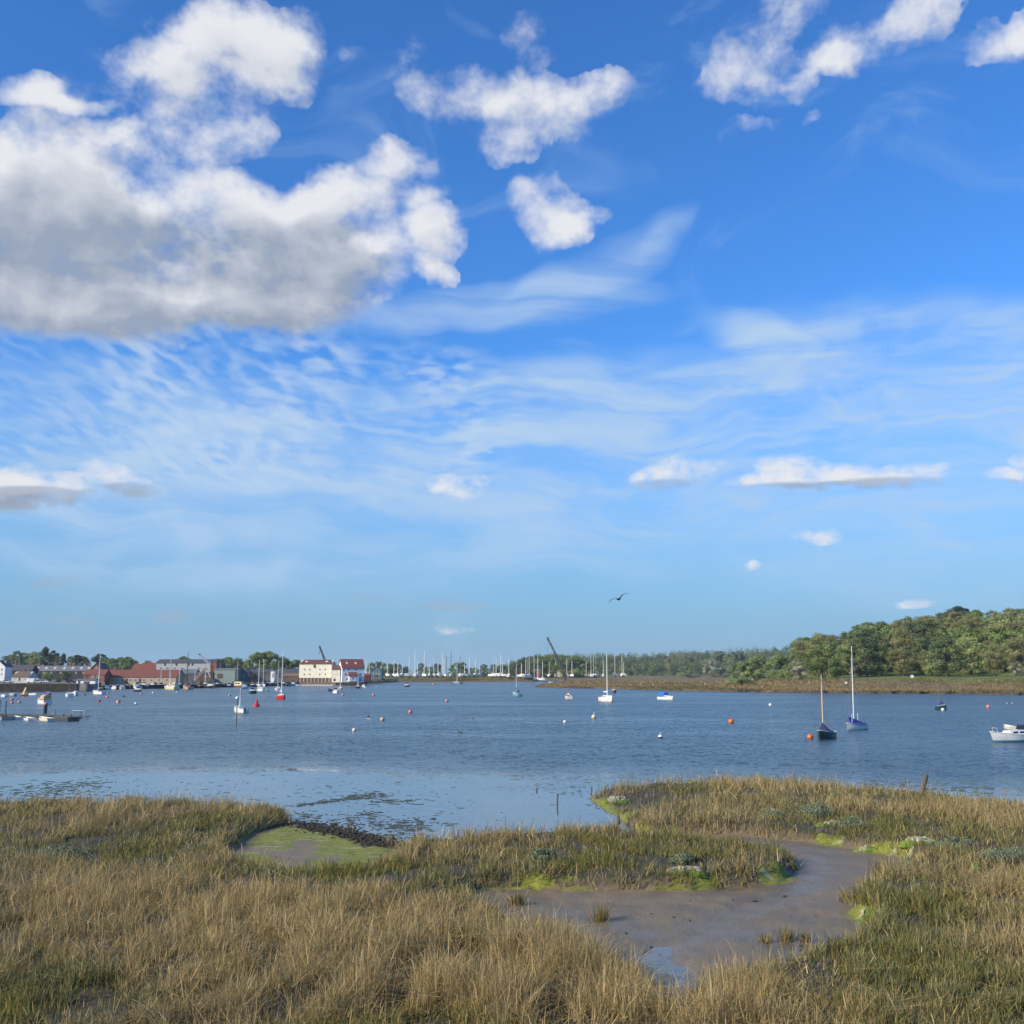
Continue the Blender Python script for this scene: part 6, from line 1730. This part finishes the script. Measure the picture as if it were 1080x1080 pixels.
motorboat('long yellow cream barge with cabin and pale mast on the town quay', 180, 727.4, 19, L=12, B=3.2, Fb=1.25, bow='l', away=False, hull='yellow', bottom='yellow', cab='cream', cab_h=1.1, cabx=(-.30, .25), wheelhouse=True, name='barge', cat='barge', mast=696.0, group=GQ)
motorboat('orange brown and yellow barge with tall brown mast right of the cream barge', 197.5, 727.2, 14, L=10, B=3.0, Fb=1.3, bow='l', away=False, hull='tan', bottom='yellow', cab='pink', cab_h=1.0, name='barge', cat='barge', mast=687.0, group=GQ)
motorboat('black tug like boat right of the yellow barges', 210.5, 725.6, 11, L=7.5, B=2.8, Fb=1.3, bow='l', away=False, hull='black', cab='brown', cab_h=1.0, wheelhouse=True, group=GQ)
motorboat('black hulled boat with white cabin under the white crane', 222, 725.8, 14, L=9, B=3.0, Fb=1.2, bow='r', away=False, hull='black', cab='white', cab_h=1.0, group=GQ)
motorboat('maroon hulled boat in front of the pale green shed', 233.5, 724.8, 10, L=7.5, B=2.6, Fb=1.2, bow='r', away=False, hull='maroon', cab='grey', cab_h=.8, group=GQ)
motorboat('navy boat lying at the corner of the pale green shed', 241, 724.8, 9, L=6.5, B=2.5, Fb=1.0, bow='l', away=False, hull='navy', cab='white', cab_h=.7, group=GQ)
motorboat('houseboat with long yellow cabin in front of the arched hangar', 252.5, 724.8, 14, L=9, B=3.2, Fb=1.0, bow='r', away=False, hull='brown', cab='yellow', cab_h=2.0, cabx=(-.40, .40), name='houseboat', cat='houseboat', group=GQ)
motorboat('blue cruiser moored outside the yellow cabined houseboat', 258.3, 726.6, 9, L=6.2, B=2.4, Fb=1.0, bow='r', away=False, hull='blue', cab='paleblue', cab_h=1.1, group=GQ)
motorboat('black open launch moored off the dark boat shed', 266, 731.4, 10, L=6, B=2.2, Fb=1.1, bow='l', away=False, hull='black', cab='white', cab_h=.5, cabx=(-.05, .2), group=GQ)
motorboat('white cruiser with grey stripe behind the black open launch', 275, 729.0, 9.5, L=6, B=2.3, Fb=1.0, bow='r', away=False, hull='white', stripe='grey', cab='white', canopy='grey', cab_h=.9, group=GQ)
sloop('white yacht hidden behind the red hulled sailing boat', 293, 728.3, 8, 696, L=7.0, B=2.5, Fb=1.1, bow='l', away=False, hull='white', bottom='navy', sail='grey', r=.10, mastm=MAST_ALU)
for px, tp, m, hl, lb in ((249.5, 697.5, MAST_WOOD, 'brown', 'brown masted gaffer behind the houseboat'), (266.4, 699, MAST_DARK, 'navy', 'navy yacht with dark mast before the dark boat shed'), (272.4, 696, MAST_W, 'white', 'white yacht with the tallest pale mast before the dark boat shed'), (277.2, 697, MAST_ALU, 'white', 'white yacht with grey mast right of the dark boat shed doors')):
    sloop(lb, px, 724.4, 9, tp, L=8, B=2.7, Fb=1.1, bow='r', away=False, hull=hl, bottom=hl, sail='grey', r=.14, mastm=m, group=GQ)
for px, w, hl, cb, lb in ((283.5, 7, 'maroon', 'white', 'maroon motor boat right of the white yacht with grey mast'), (303.5, 6, 'navy', 'white', 'navy motor boat leftmost beside the granary quay'), (308.5, 6, 'blue', 'white', 'blue motor boat in the middle beside the granary quay'), (313.3, 6.5, 'white', 'white', 'white motor boat touching the granary quay')):
    motorboat(lb, px, 723.6, w, L=6.5, B=2.5, Fb=1.2, bow='l', away=False, hull=hl, cab=cb, cab_h=1.3, canopy='navy' if px in (303.5, 313.3) else None, group=GQ)
for px, w, hl, cb, ch, lb in ((188.5, 7, 'black', 'cream', 1.4, 'black boat with cream wheelhouse behind the two yellow barges'), (205, 7, 'maroon', 'white', .8, 'maroon boat squeezed between the barges and the black tug'), (216, 7, 'white', 'white', 1.2, 'white cruiser left of the white crane foot'),
        (228.5, 6.5, 'grey', 'white', 1.1, 'grey boat right of the white crane foot'), (246, 6, 'white', 'paleblue', 1.0, 'white boat between the green shed and the houseboat'), (169.5, 8, 'white', 'cream', 1.1, 'white boat touching the bow of the cream barge'), (289.5, 6, 'black', 'cream', 1.0, 'black boat behind the red hulled sailing boat'), (298.5, 5.5, 'green', 'white', 1.1, 'green boat right of the red hulled sailing boat')):
    motorboat(lb, px, float(np.interp(px, [160, 230, 300], [726.2, 724.2, 723.3])), w, L=7.5, B=2.6, Fb=1.2, bow='l' if px % 2 > 1 else 'r', hull=hl, cab=cb, cab_h=ch, group=GQ, mast=None if w < 7 else 706.0)
# pontoon in front of the granary
mb = MB(); a = on_z(317.5, 723.0, 0); b = on_z(352, 723.0, 0)
mb.box(((a[0] + b[0]) / 2, a[1], .18), (b[0] - a[0], 1.6, .5)); po = mb.build('pontoon', paint('white')); tag(po, 'long white floating pontoon in front of the granary quay', 'pontoon')

# --- pontoon on the left with its tenders
pa = on_z(-14, 755, 0); pb = on_z(83, 757.5, 0)
pr = empty('pontoon', ((pa[0] + pb[0]) / 2, (pa[1] + pb[1]) / 2, 0), math.atan2(pb[1] - pa[1], pb[0] - pa[0]), 'low dark floating pontoon at the left with tenders tied to it', 'pontoon')
PL = math.hypot(pb[0] - pa[0], pb[1] - pa[1])
DK = mat('pontoon_planks', (0.06, 0.055, 0.05), .9, col2=(0.12, 0.11, 0.095), scale=6)
MB().box((0, 0, .32), (PL, 1.9, .10)).build('deck', DK, pr)
for k in range(8): MB().box((-PL / 2 + PL * (k + .5) / 8, 0, .08), (PL / 10, 1.7, .36)).build('float', paint('darkgrey'), pr)
for k, fx in enumerate((-.42, -.35, .20, .47)): MB().tube([(fx * PL, 1.0, -.5), (fx * PL, 1.0, (2.6, 2.4, .0 + 1.3, 1.4)[k])], .10 if k < 2 else .05, 7).build('pile', WOOD, pr)
MB().tube([(.38 * PL, .9, .4), (.38 * PL, .9, 1.15), (.50 * PL, .9, 1.15), (.50 * PL, .9, .4)], .03, 5, cap=False).build('handrail', MAST_ALU, pr)
MB().box((PL * .53, 0, .25), (PL * .13, .8, .12)).build('gangplank', DK, pr)
def nearpost(px, py, top, r, label, capm, capr, name='mooring_post'):
    x, Y, _ = on_z(px, py); h = zat(top, Y)
    root = empty(name, (x, Y, 0), 0, label, 'post')
    MB().tube([(0, 0, -1), (0, 0, h)], [r, r * .9], 9).build('pile', paint('navy') if r > .2 else WOOD, root)
    MB().ball((0, 0, h + capr * .6), capr, 12, 8, .85).build('topmark', capm, root)
nearpost(47.6, 752.3, 744.0, .34, 'thick dark mooring post with orange ball top behind the pontoon', paint('pink'), .42)
nearpost(249.2, 764, 737.5, .075, 'tall thin withy pole with white top in front of the small white sailing boat', paint('white'), .28, 'withy_pole')
def barge_scow(label, px, wl, wpx, hull, L, B, Fb):
    r, Y = place('work_punt', label, 'punt', 'tenders and punts', px, wl, wpx, L, B, 'l', False)
    mb = MB(); mb.box((0, 0, Fb * .3), (L, B, Fb * 1.2), top=1.0); mb.build('hull', paint(hull), r)
    MB().box((0, 0, Fb * .93), (L * .94, B * .9, .05)).build('deck', DK, r)
    for s in (-1, 1): MB().box((0, s * B * .5, Fb * .97), (L, .08, .16)).build('rail', WOOD, r)
    for t in (-.3, .3): MB().tube([(t * L, 0, Fb), (t * L, 0, Fb + .35)], .08, 6).build('bollard', paint('black'), r)
barge_scow('grey steel work punt at the left end of the pontoon', 4, 759.0, 17, 'grey', 3.6, 1.6, .55)
tender('small white tender second from left at the pontoon', 17.5, 758.6, 11.5, 2.5, 1.2, 'white', 'l')
tender('longer white tender in the middle of the pontoon row', 30, 759.8, 15, 3.2, 1.3, 'white', 'l')
tender('cream tender right of the white ones at the pontoon', 48, 760.3, 21, 4.1, 1.5, 'cream', 'l', Fb=.5)
barge_scow('dark square work raft at the right end of the pontoon', 71, 760.0, 23, 'darkgrey', 4.8, 1.7, .6)

# --- boats laid up ashore in the boatyard
def yard_yacht():
    root = empty('laid_up_yacht', (0, 0, 0), 0, 'x', 'yacht', 'yachts laid up in the boatyard')
    L, B, Fb = 9.0, 3.2, 1.9
    h, _ = hull_part(root, L, B, Fb, 'white', 'white', 'white')
    deck_part(root, L, B, Fb, paint('cream'))
    MB().add([(-.8, -.14, -.22), (1.4, -.14, -.22), (1.4, .14, -.22), (-.8, .14, -.22), (-.6, -.1, -1.5), (.9, -.1, -1.5), (.9, .1, -1.5), (-.6, .1, -1.5)], [(0, 1, 5, 4), (1, 2, 6, 5), (2, 3, 7, 6), (3, 0, 4, 7), (4, 5, 6, 7), (3, 2, 1, 0)]).build('keel', paint('navy'), root)
    cabin_part(root, -.9, 2.7, 1.0, .65, 1.6, .8, paint('white'))
    cr = MB()
    for sx in (-2.2, 1.8):
        for sy in (-1.2, 1.2): cr.tube([(sx, sy, -1.6), (sx, sy * .8, .0)], .07, 5)
        cr.box((sx, 0, -1.5), (.15, 2.6, .15))
    cr.build('cradle', paint('darkgrey'), root)
    MB().tube([(.6, 0, 0), (.6, 0, 10)], [.27, .22], 6).build('mast', MAST_ALU, root)
    return root
YARD = [(424.3, 701, 'w'), (431.5, 692.3, 'w'), (437.6, 685.3, 'w'), (440.3, 697, 'w'), (447.4, 686.5, 'w'), (453, 698, 'g'), (457.5, 692.5, 'g'), (462, 699, 'w'), (466.4, 687.8, 'w'), (468.2, 695, 'w'), (470.6, 692.3, 'd'), (475.6, 686.3, 'd'), (485.2, 689.3, 'g'), (490, 701, 'w'), (495.1, 693.5, 'w'),
        (501.4, 695.2, 'w'), (506, 700, 'g'), (520.3, 692.8, 'g'), (523.3, 694.2, 'w'), (528.2, 689.6, 'w'), (530, 698, 'w'), (536.6, 694, 'w'), (550, 699.8, 'w'), (554.6, 695, 'w'), (558.2, 692.5, 'g'), (563.4, 692, 'g'), (567.3, 691.3, 'w'), (572.2, 698, 'w'), (579.4, 698.7, 'g'),
        (586.2, 695.8, 'w'), (597.8, 694, 'g'), (603.3, 697, 'w'), (618.4, 698, 'g'), (623.4, 689, 'g'), (626.2, 689.3, 'g'), (628.6, 690.5, 'g'), (636.4, 696.8, 'w'), (648.6, 689.0, 'g'), (656.2, 690.0, 'g'), (657.8, 698, 'g'), (386, 696.5, 'w'), (389.4, 698, 'g'), (396.5, 700, 'w'), (402, 702, 'w'), (408.6, 699.4, 'w'), (415.4, 697, 'w'), (419.5, 700, 'w')]
YARD.sort()
ORD = ['first', 'second', 'third', 'fourth', 'fifth', 'sixth', 'seventh', 'eighth', 'ninth', 'tenth', 'eleventh', 'twelfth', 'thirteenth', 'fourteenth', 'fifteenth', 'sixteenth', 'seventeenth', 'eighteenth', 'nineteenth', 'twentieth']
def ordinal(n):
    if n < 20: return ORD[n]
    t, u = divmod(n + 1, 10)
    w = {2: 'twenty', 3: 'thirty', 4: 'forty'}[t]
    return w + ' ' + ORD[u - 1] if u else {3: 'thirtieth', 4: 'fortieth'}[t]
proto = yard_yacht()
MM = {'w': MAST_W, 'g': MAST_ALU, 'd': MAST_DARK}
mast_me = {}
for k, (px, tp, mk) in enumerate(YARD):
    o = proto if k == 0 else copy_tree(proto)
    Y = (872 + rng.random() * 14) if px < 575 else (1040 + rng.random() * 12) if px < 645 else 1060
    if px < 384 + 40: Y = 905
    zg = ground_z(px, Y) if px < 640 else 3.0
    hx = at(px, HOR, Y)[0]
    hd = rng.choice([-1, 1]) * PI / 2 + rng.normal(0, .55)
    o.location = (hx - .6 * math.cos(hd), Y - .6 * math.sin(hd), zg + 1.55); o.rotation_euler = (0, 0, hd)
    s = .72 + .4 * rng.random()
    hgt = zat(tp, Y) - zg - 1.55
    tone = {'w': 'white masted', 'g': 'grey masted', 'd': 'dark masted'}[mk]
    o['label'] = '%s laid up yacht, %s mast counting from the white mill' % (tone, ordinal(k))
    for ch in o.children:
        if ch.name.split('.')[0] == 'mast':
            ch.scale = (1, 1, hgt / 10.0)
            if mk not in mast_me:
                m2 = ch.data.copy(); m2.materials.clear(); m2.materials.append(MM[mk]); mast_me[mk] = m2
            ch.data = mast_me[mk]
motorboat('long white houseboat like cruiser on the hard below the boatyard crane', 592, 712.2, 15, L=14, B=3.4, Fb=1.5, bow='l', away=False, hull='white', bottom='white', cab='white', cab_h=1.6, cabx=(-.25, .2), group='yachts laid up in the boatyard', z=3.6)
motorboat('white flat topped cabin boat on the hard right of the long cruiser', 603.5, 712.0, 6, L=7, B=3.0, Fb=1.5, bow='r', away=False, hull='white', bottom='white', cab='white', cab_h=1.8, cabx=(-.3, .3), group='yachts laid up in the boatyard', z=3.6)
motorboat('white raised bow launch on the marsh left of the three grey masts', 632, 710.8, 12, L=10, B=3.0, Fb=1.5, bow='r', away=False, hull='white', bottom='white', cab='white', cab_h=1.0, group='yachts laid up in the boatyard', z=3.6)

# ------------------------------------------------------------------ buoys
GBU = 'mooring buoys on the river'
def buoy(px, wl, dpx, c, label, mark=None, band=None):
    x, Y, _ = on_z(px, wl)
    r = max(.18, dpx * Y / F / 2)
    root = empty('mooring_buoy', (x, Y, 0), rng.random() * 6, label, 'buoy', GBU)
    mb = MB(); mb.ball((0, 0, r * .55), r, 16, 10, .95)
    if band:
        for i, f in enumerate(mb.f):
            if np.mean([mb.v[q][2] for q in f]) < r * .55: mb.m[i] = 1
    mb.build('float', [paint(c), paint(band or c)], root)
    rg = MB(); rg.tube([(r * .16 * math.cos(a), 0, r * 1.52 + r * .16 * math.sin(a)) for a in np.linspace(0, 2 * PI, 11)], r * .05, 5, cap=False); rg.build('ring', paint('darkgrey'), root)
    if mark: MB().tube([(0, 0, r * 1.4), (0, 0, r * 2.3)], r * .12, 6).build('pickup_handle', paint(mark), root)
for a in ((854.5, 779, 6.5, 'orange', 'orange buoy touching the dark green dayboat with blue boom cover'), (771.2, 762.5, 6, 'orange', 'lone orange buoy in the right half of open water'), (696.5, 778.5, 5, 'white', 'black bottomed white buoy left of the lone orange one', 'white', 'black'),
          (626.3, 757.5, 5, 'yellow', 'bright yellow buoy in mid river', 'white'), (595.8, 762.2, 3.6, 'white', 'small white buoy lower left of the yellow buoy'), (812.5, 744.3, 3.4, 'white', 'small white buoy off the willow thicket', 'darkgrey'),
          (403.3, 760, 5, 'tan', 'orange tan buoy right of the flapping gull'), (373.5, 771, 4.2, 'cream', 'cream buoy nearest to the marsh in the middle of the river'), (432.7, 752, 4.6, 'pink', 'pink buoy nearest in the middle of the river'), (471.3, 740, 3.6, 'pink', 'pink buoy midway to the boatyard bank'),
          (457.6, 722, 2.6, 'pink', 'pale pink buoy close under the boatyard bank'), (361.8, 733.5, 3.0, 'pink', 'pink buoy below the small white cuddy boat'), (394, 734, 3.2, 'pink', 'orange pink buoy off the white mill'), (1042.3, 746.5, 4.2, 'pink', 'pink buoy off the right bank'),
          (994.4, 749.5, 3.6, 'white', 'white buoy under the stern of the green boat near the right bank'), (12.4, 738.5, 3.2, 'pink', 'upper of two pink buoys left of the tan canopied launch'), (12.8, 742, 3.2, 'pink', 'lower of two pink buoys left of the tan canopied launch'), (20.5, 741.4, 3.2, 'pink', 'pink buoy beside the bow of the tan canopied launch'),
          (113.2, 736.2, 3.2, 'pink', 'pink buoy below the white sloop with blue sprayhood'), (104.8, 740.2, 3.0, 'red', 'red buoy lower left of the pink one off the sloop with blue sprayhood'), (124.8, 741.3, 4.4, 'orange', 'half white orange buoy below the town boats', None, 'white'), (143.2, 743, 3.2, 'white', 'greenish white buoy right of the half white orange one', None, 'grey'),
          (130.5, 735, 2.0, 'black', 'small dark buoy under the row of motor boats'), (149, 732.5, 2.6, 'pink', 'pink buoy under the dark hulled flat boat'), (161.5, 731.3, 2.2, 'white', 'small white buoy left of the yellow barge'), (186.4, 730.5, 1.8, 'white', 'tiny white buoy below the yellow barge'),
          (242.3, 734, 2.8, 'pink', 'pale pink buoy left of the black open launch'), (282.3, 728.5, 2.8, 'aqua', 'turquoise buoy left of the red hulled sailing boat'), (284.3, 734.8, 1.4, 'black', 'tiny dark buoy below the turquoise one'), (90, 733.3, 2.2, 'pink', 'small pink buoy between the white yachts'),
          (385, 725.5, 2.2, 'white', 'small white buoy right of the boats before the white mill'), (645, 741, 2.0, 'orange', 'small orange buoy at the waterline of the white sailing cruiser')):
    buoy(*a)
# red conical channel buoy
x, Y, _ = on_z(270.6, 745)
root = empty('channel_buoy', (x, Y, 0), 0, 'red conical channel buoy right of the small white sailing boat', 'buoy')
MB().lathe([(.01, -.2), (.75, -.2), (.78, .15), (.62, .3), (.30, .75), (.26, 1.15), (.01, 1.2)], (0, 0, 0), 18).build('float', paint('red'), root)
MB().ball((0, 0, 1.32), .17, 10, 6).build('topmark', paint('red'), root)

# ------------------------------------------------------------------ birds
FEA_W = mat('white_feathers', (.72, .72, .70), .8); FEA_G = mat('grey_feathers', (.22, .23, .25), .8); FEA_D = mat('dark_feathers', (.05, .055, .065), .8); BEAK = mat('yellow_beak', (.5, .33, .05), .5)
def bird(name, label, px, py, Y, span, heading, wl, wr, body, wing, z=None, group='birds over the river', tilt=0.0, pitch=.1):
    """one continuous body; wings given as rows of (out, up, back, chord) per side"""
    p = at(px, py, Y)
    L = span * .40
    mb = MB()
    prof = [(-.50, .012), (-.40, .05), (-.25, .09), (-.05, .115), (.15, .115), (.28, .085), (.34, .068), (.41, .066), (.46, .040), (.54, .010)]
    mb.tube([(x * L, 0, (.02 if x > .3 else 0) * L) for x, r in prof], [r * L for x, r in prof], 10)
    # tail fan
    mb.add([(-.36 * L, -.05 * L, .02 * L), (-.36 * L, .05 * L, .02 * L), (-.68 * L, .12 * L, 0), (-.70 * L, 0, .01 * L), (-.68 * L, -.12 * L, 0), (-.36 * L, -.05 * L, 0), (-.36 * L, .05 * L, 0), (-.68 * L, .12 * L, -.02 * L), (-.70 * L, 0, -.01 * L), (-.68 * L, -.12 * L, -.02 * L)],
           [(0, 1, 2, 3, 4), (9, 8, 7, 6, 5), (0, 5, 6, 1), (1, 6, 7, 2), (2, 7, 8, 3), (3, 8, 9, 4), (4, 9, 5, 0)])
    for s, rows in ((1, wl), (-1, wr)):
        V = []
        for (o, u, b, c) in rows:
            o *= span; u *= span; b *= span; c *= span; t = .10 * c
            V += [(.12 * L + c * .5 - b, s * o, u), (.12 * L + c * .15 - b, s * o, u + t), (.12 * L - c * .5 - b, s * o, u + .1 * t), (.12 * L + c * .1 - b, s * o, u - t * .4)]
        fs = []
        for i in range(len(rows) - 1):
            for k in range(4):
                a, q = i * 4 + k, i * 4 + (k + 1) % 4
                fs.append((a, q, q + 4, a + 4))
        fs.append((0, 1, 2, 3)); e = (len(rows) - 1) * 4; fs.append((e + 3, e + 2, e + 1, e))
        mb.add(V, fs, 1, True)
    mb.add([(.52 * L, -.018 * L, .02 * L), (.52 * L, .018 * L, .02 * L), (.52 * L, 0, .05 * L), (.63 * L, 0, .01 * L)], [(0, 1, 2), (0, 3, 1), (1, 3, 2), (2, 3, 0)], 2)
    o = mb.build(name, [body, wing, BEAK], None, p)
    o.rotation_euler = (tilt, -pitch, heading)
    tag(o, label, 'bird', group)
    return o
GL = [(0.0, .0, 0, .12), (.12, .06, -.01, .13), (.24, .105, 0, .11), (.36, .10, .03, .08), (.46, .075, .07, .045), (.5, .06, .10, .015)]
GLL = [(0.0, .0, 0, .13), (.10, .05, -.01, .15), (.20, .08, 0, .13), (.30, .05, .03, .11), (.39, -.02, .07, .07), (.44, -.07, .10, .02)]
GRR = [(0.0, .0, 0, .13), (.11, .10, -.01, .15), (.22, .17, 0, .13), (.34, .175, .03, .11), (.46, .15, .07, .06), (.53, .13, .10, .02)]
bird('gull', 'dark gull gliding with arched wings high over the boatyard masts', 652.5, 632, 60, 1.45, R(62), GLL, GRR, FEA_D, FEA_D, tilt=R(-8), pitch=.1)
UP = [(0.0, 0, 0, .12), (.05, .12, 0, .13), (.09, .24, .01, .11), (.13, .36, .04, .07), (.15, .46, .08, .02)]
x, Y, _ = on_z(388, 762.5)
bird('gull', 'white gull with raised dark wings just above the water in mid river', 388.5, 758, Y, 1.35, R(160), UP, UP, FEA_W, FEA_D, pitch=.05)
def floating_bird(px, wl, L, body, label, cat='bird', neck=.3):
    x, Y, _ = on_z(px, wl)
    mb = MB(); prof = [(-.55, .01, .12), (-.42, .07, .10), (-.2, .15, .08), (.05, .18, .07), (.25, .14, .08), (.36, .07, .13), (.40, .05, .13 + neck * .5), (.43, .055, .13 + neck), (.52, .04, .13 + neck), (.62, .008, .12 + neck)]
    mb.tube([(a * L, 0, c * L) for a, r, c in prof], [r * L for a, r, c in prof], 9)
    o = mb.build('water_bird', body, None, (x, Y, 0)); o.rotation_euler = (0, 0, R(170) if px < 600 else R(15))
    tag(o, label, cat, 'birds afloat on the river')
floating_bird(485.5, 773, .6, FEA_D, 'dark cormorant afloat right of the cream buoy', neck=.55)
floating_bird(499, 757.5, .5, FEA_D, 'small dark duck swimming beyond the cormorant', neck=.18)
floating_bird(445, 734.6, .6, FEA_D, 'tiny dark bird afloat between two pink buoys', neck=.3)
floating_bird(1062, 742, .55, FEA_W, 'left of two white gulls afloat off the right bank', neck=.2)
floating_bird(1067.2, 741.8, .55, FEA_W, 'right of two white gulls afloat off the right bank', neck=.2)
floating_bird(397, 724.2, .6, FEA_W, 'white bird afloat before the blue boathouse', neck=.2)
# the boatyard's low hut among the laid up boats and the red roofed shed beyond the crane
building('boatyard_shed', 'red and white clubhouse half hidden among the boatyard masts', 'clubhouse', 565.3, 569.4, 1010, 707.2, 705.8, R_RED, R_GREY, depth=6, z0=3.2, wins=[(567.2, 709.3, 2.2, 1.2)])
building('boatyard_shed', 'long low pinkish shed behind the boatyard crane', 'shed', 571, 596, 1090, 707.5, 705.8, PALE, R_TAN, depth=8, z0=3.2)
# ------------------------------------------------------------------ air
hm = bpy.data.materials.new('haze_air'); hm.use_nodes = True
hn = NT(hm.node_tree); hm.node_tree.nodes.clear()
pv = hn.node('ShaderNodeVolumePrincipled'); ho = hn.node('ShaderNodeOutputMaterial')
pv.inputs['Color'].default_value = (0.80, 0.88, 1.0, 1); pv.inputs['Density'].default_value = 0.00007; pv.inputs['Anisotropy'].default_value = 0.0
hn.link(pv.outputs[0], ho.inputs['Volume'])
hb = MB(); hb.box((0, 2050, 40), (12000, 4600, 86))
hz_o = hb.build('haze', hm); tag(hz_o, 'thin pale air between the camera and the far banks', 'haze', kind='stuff')
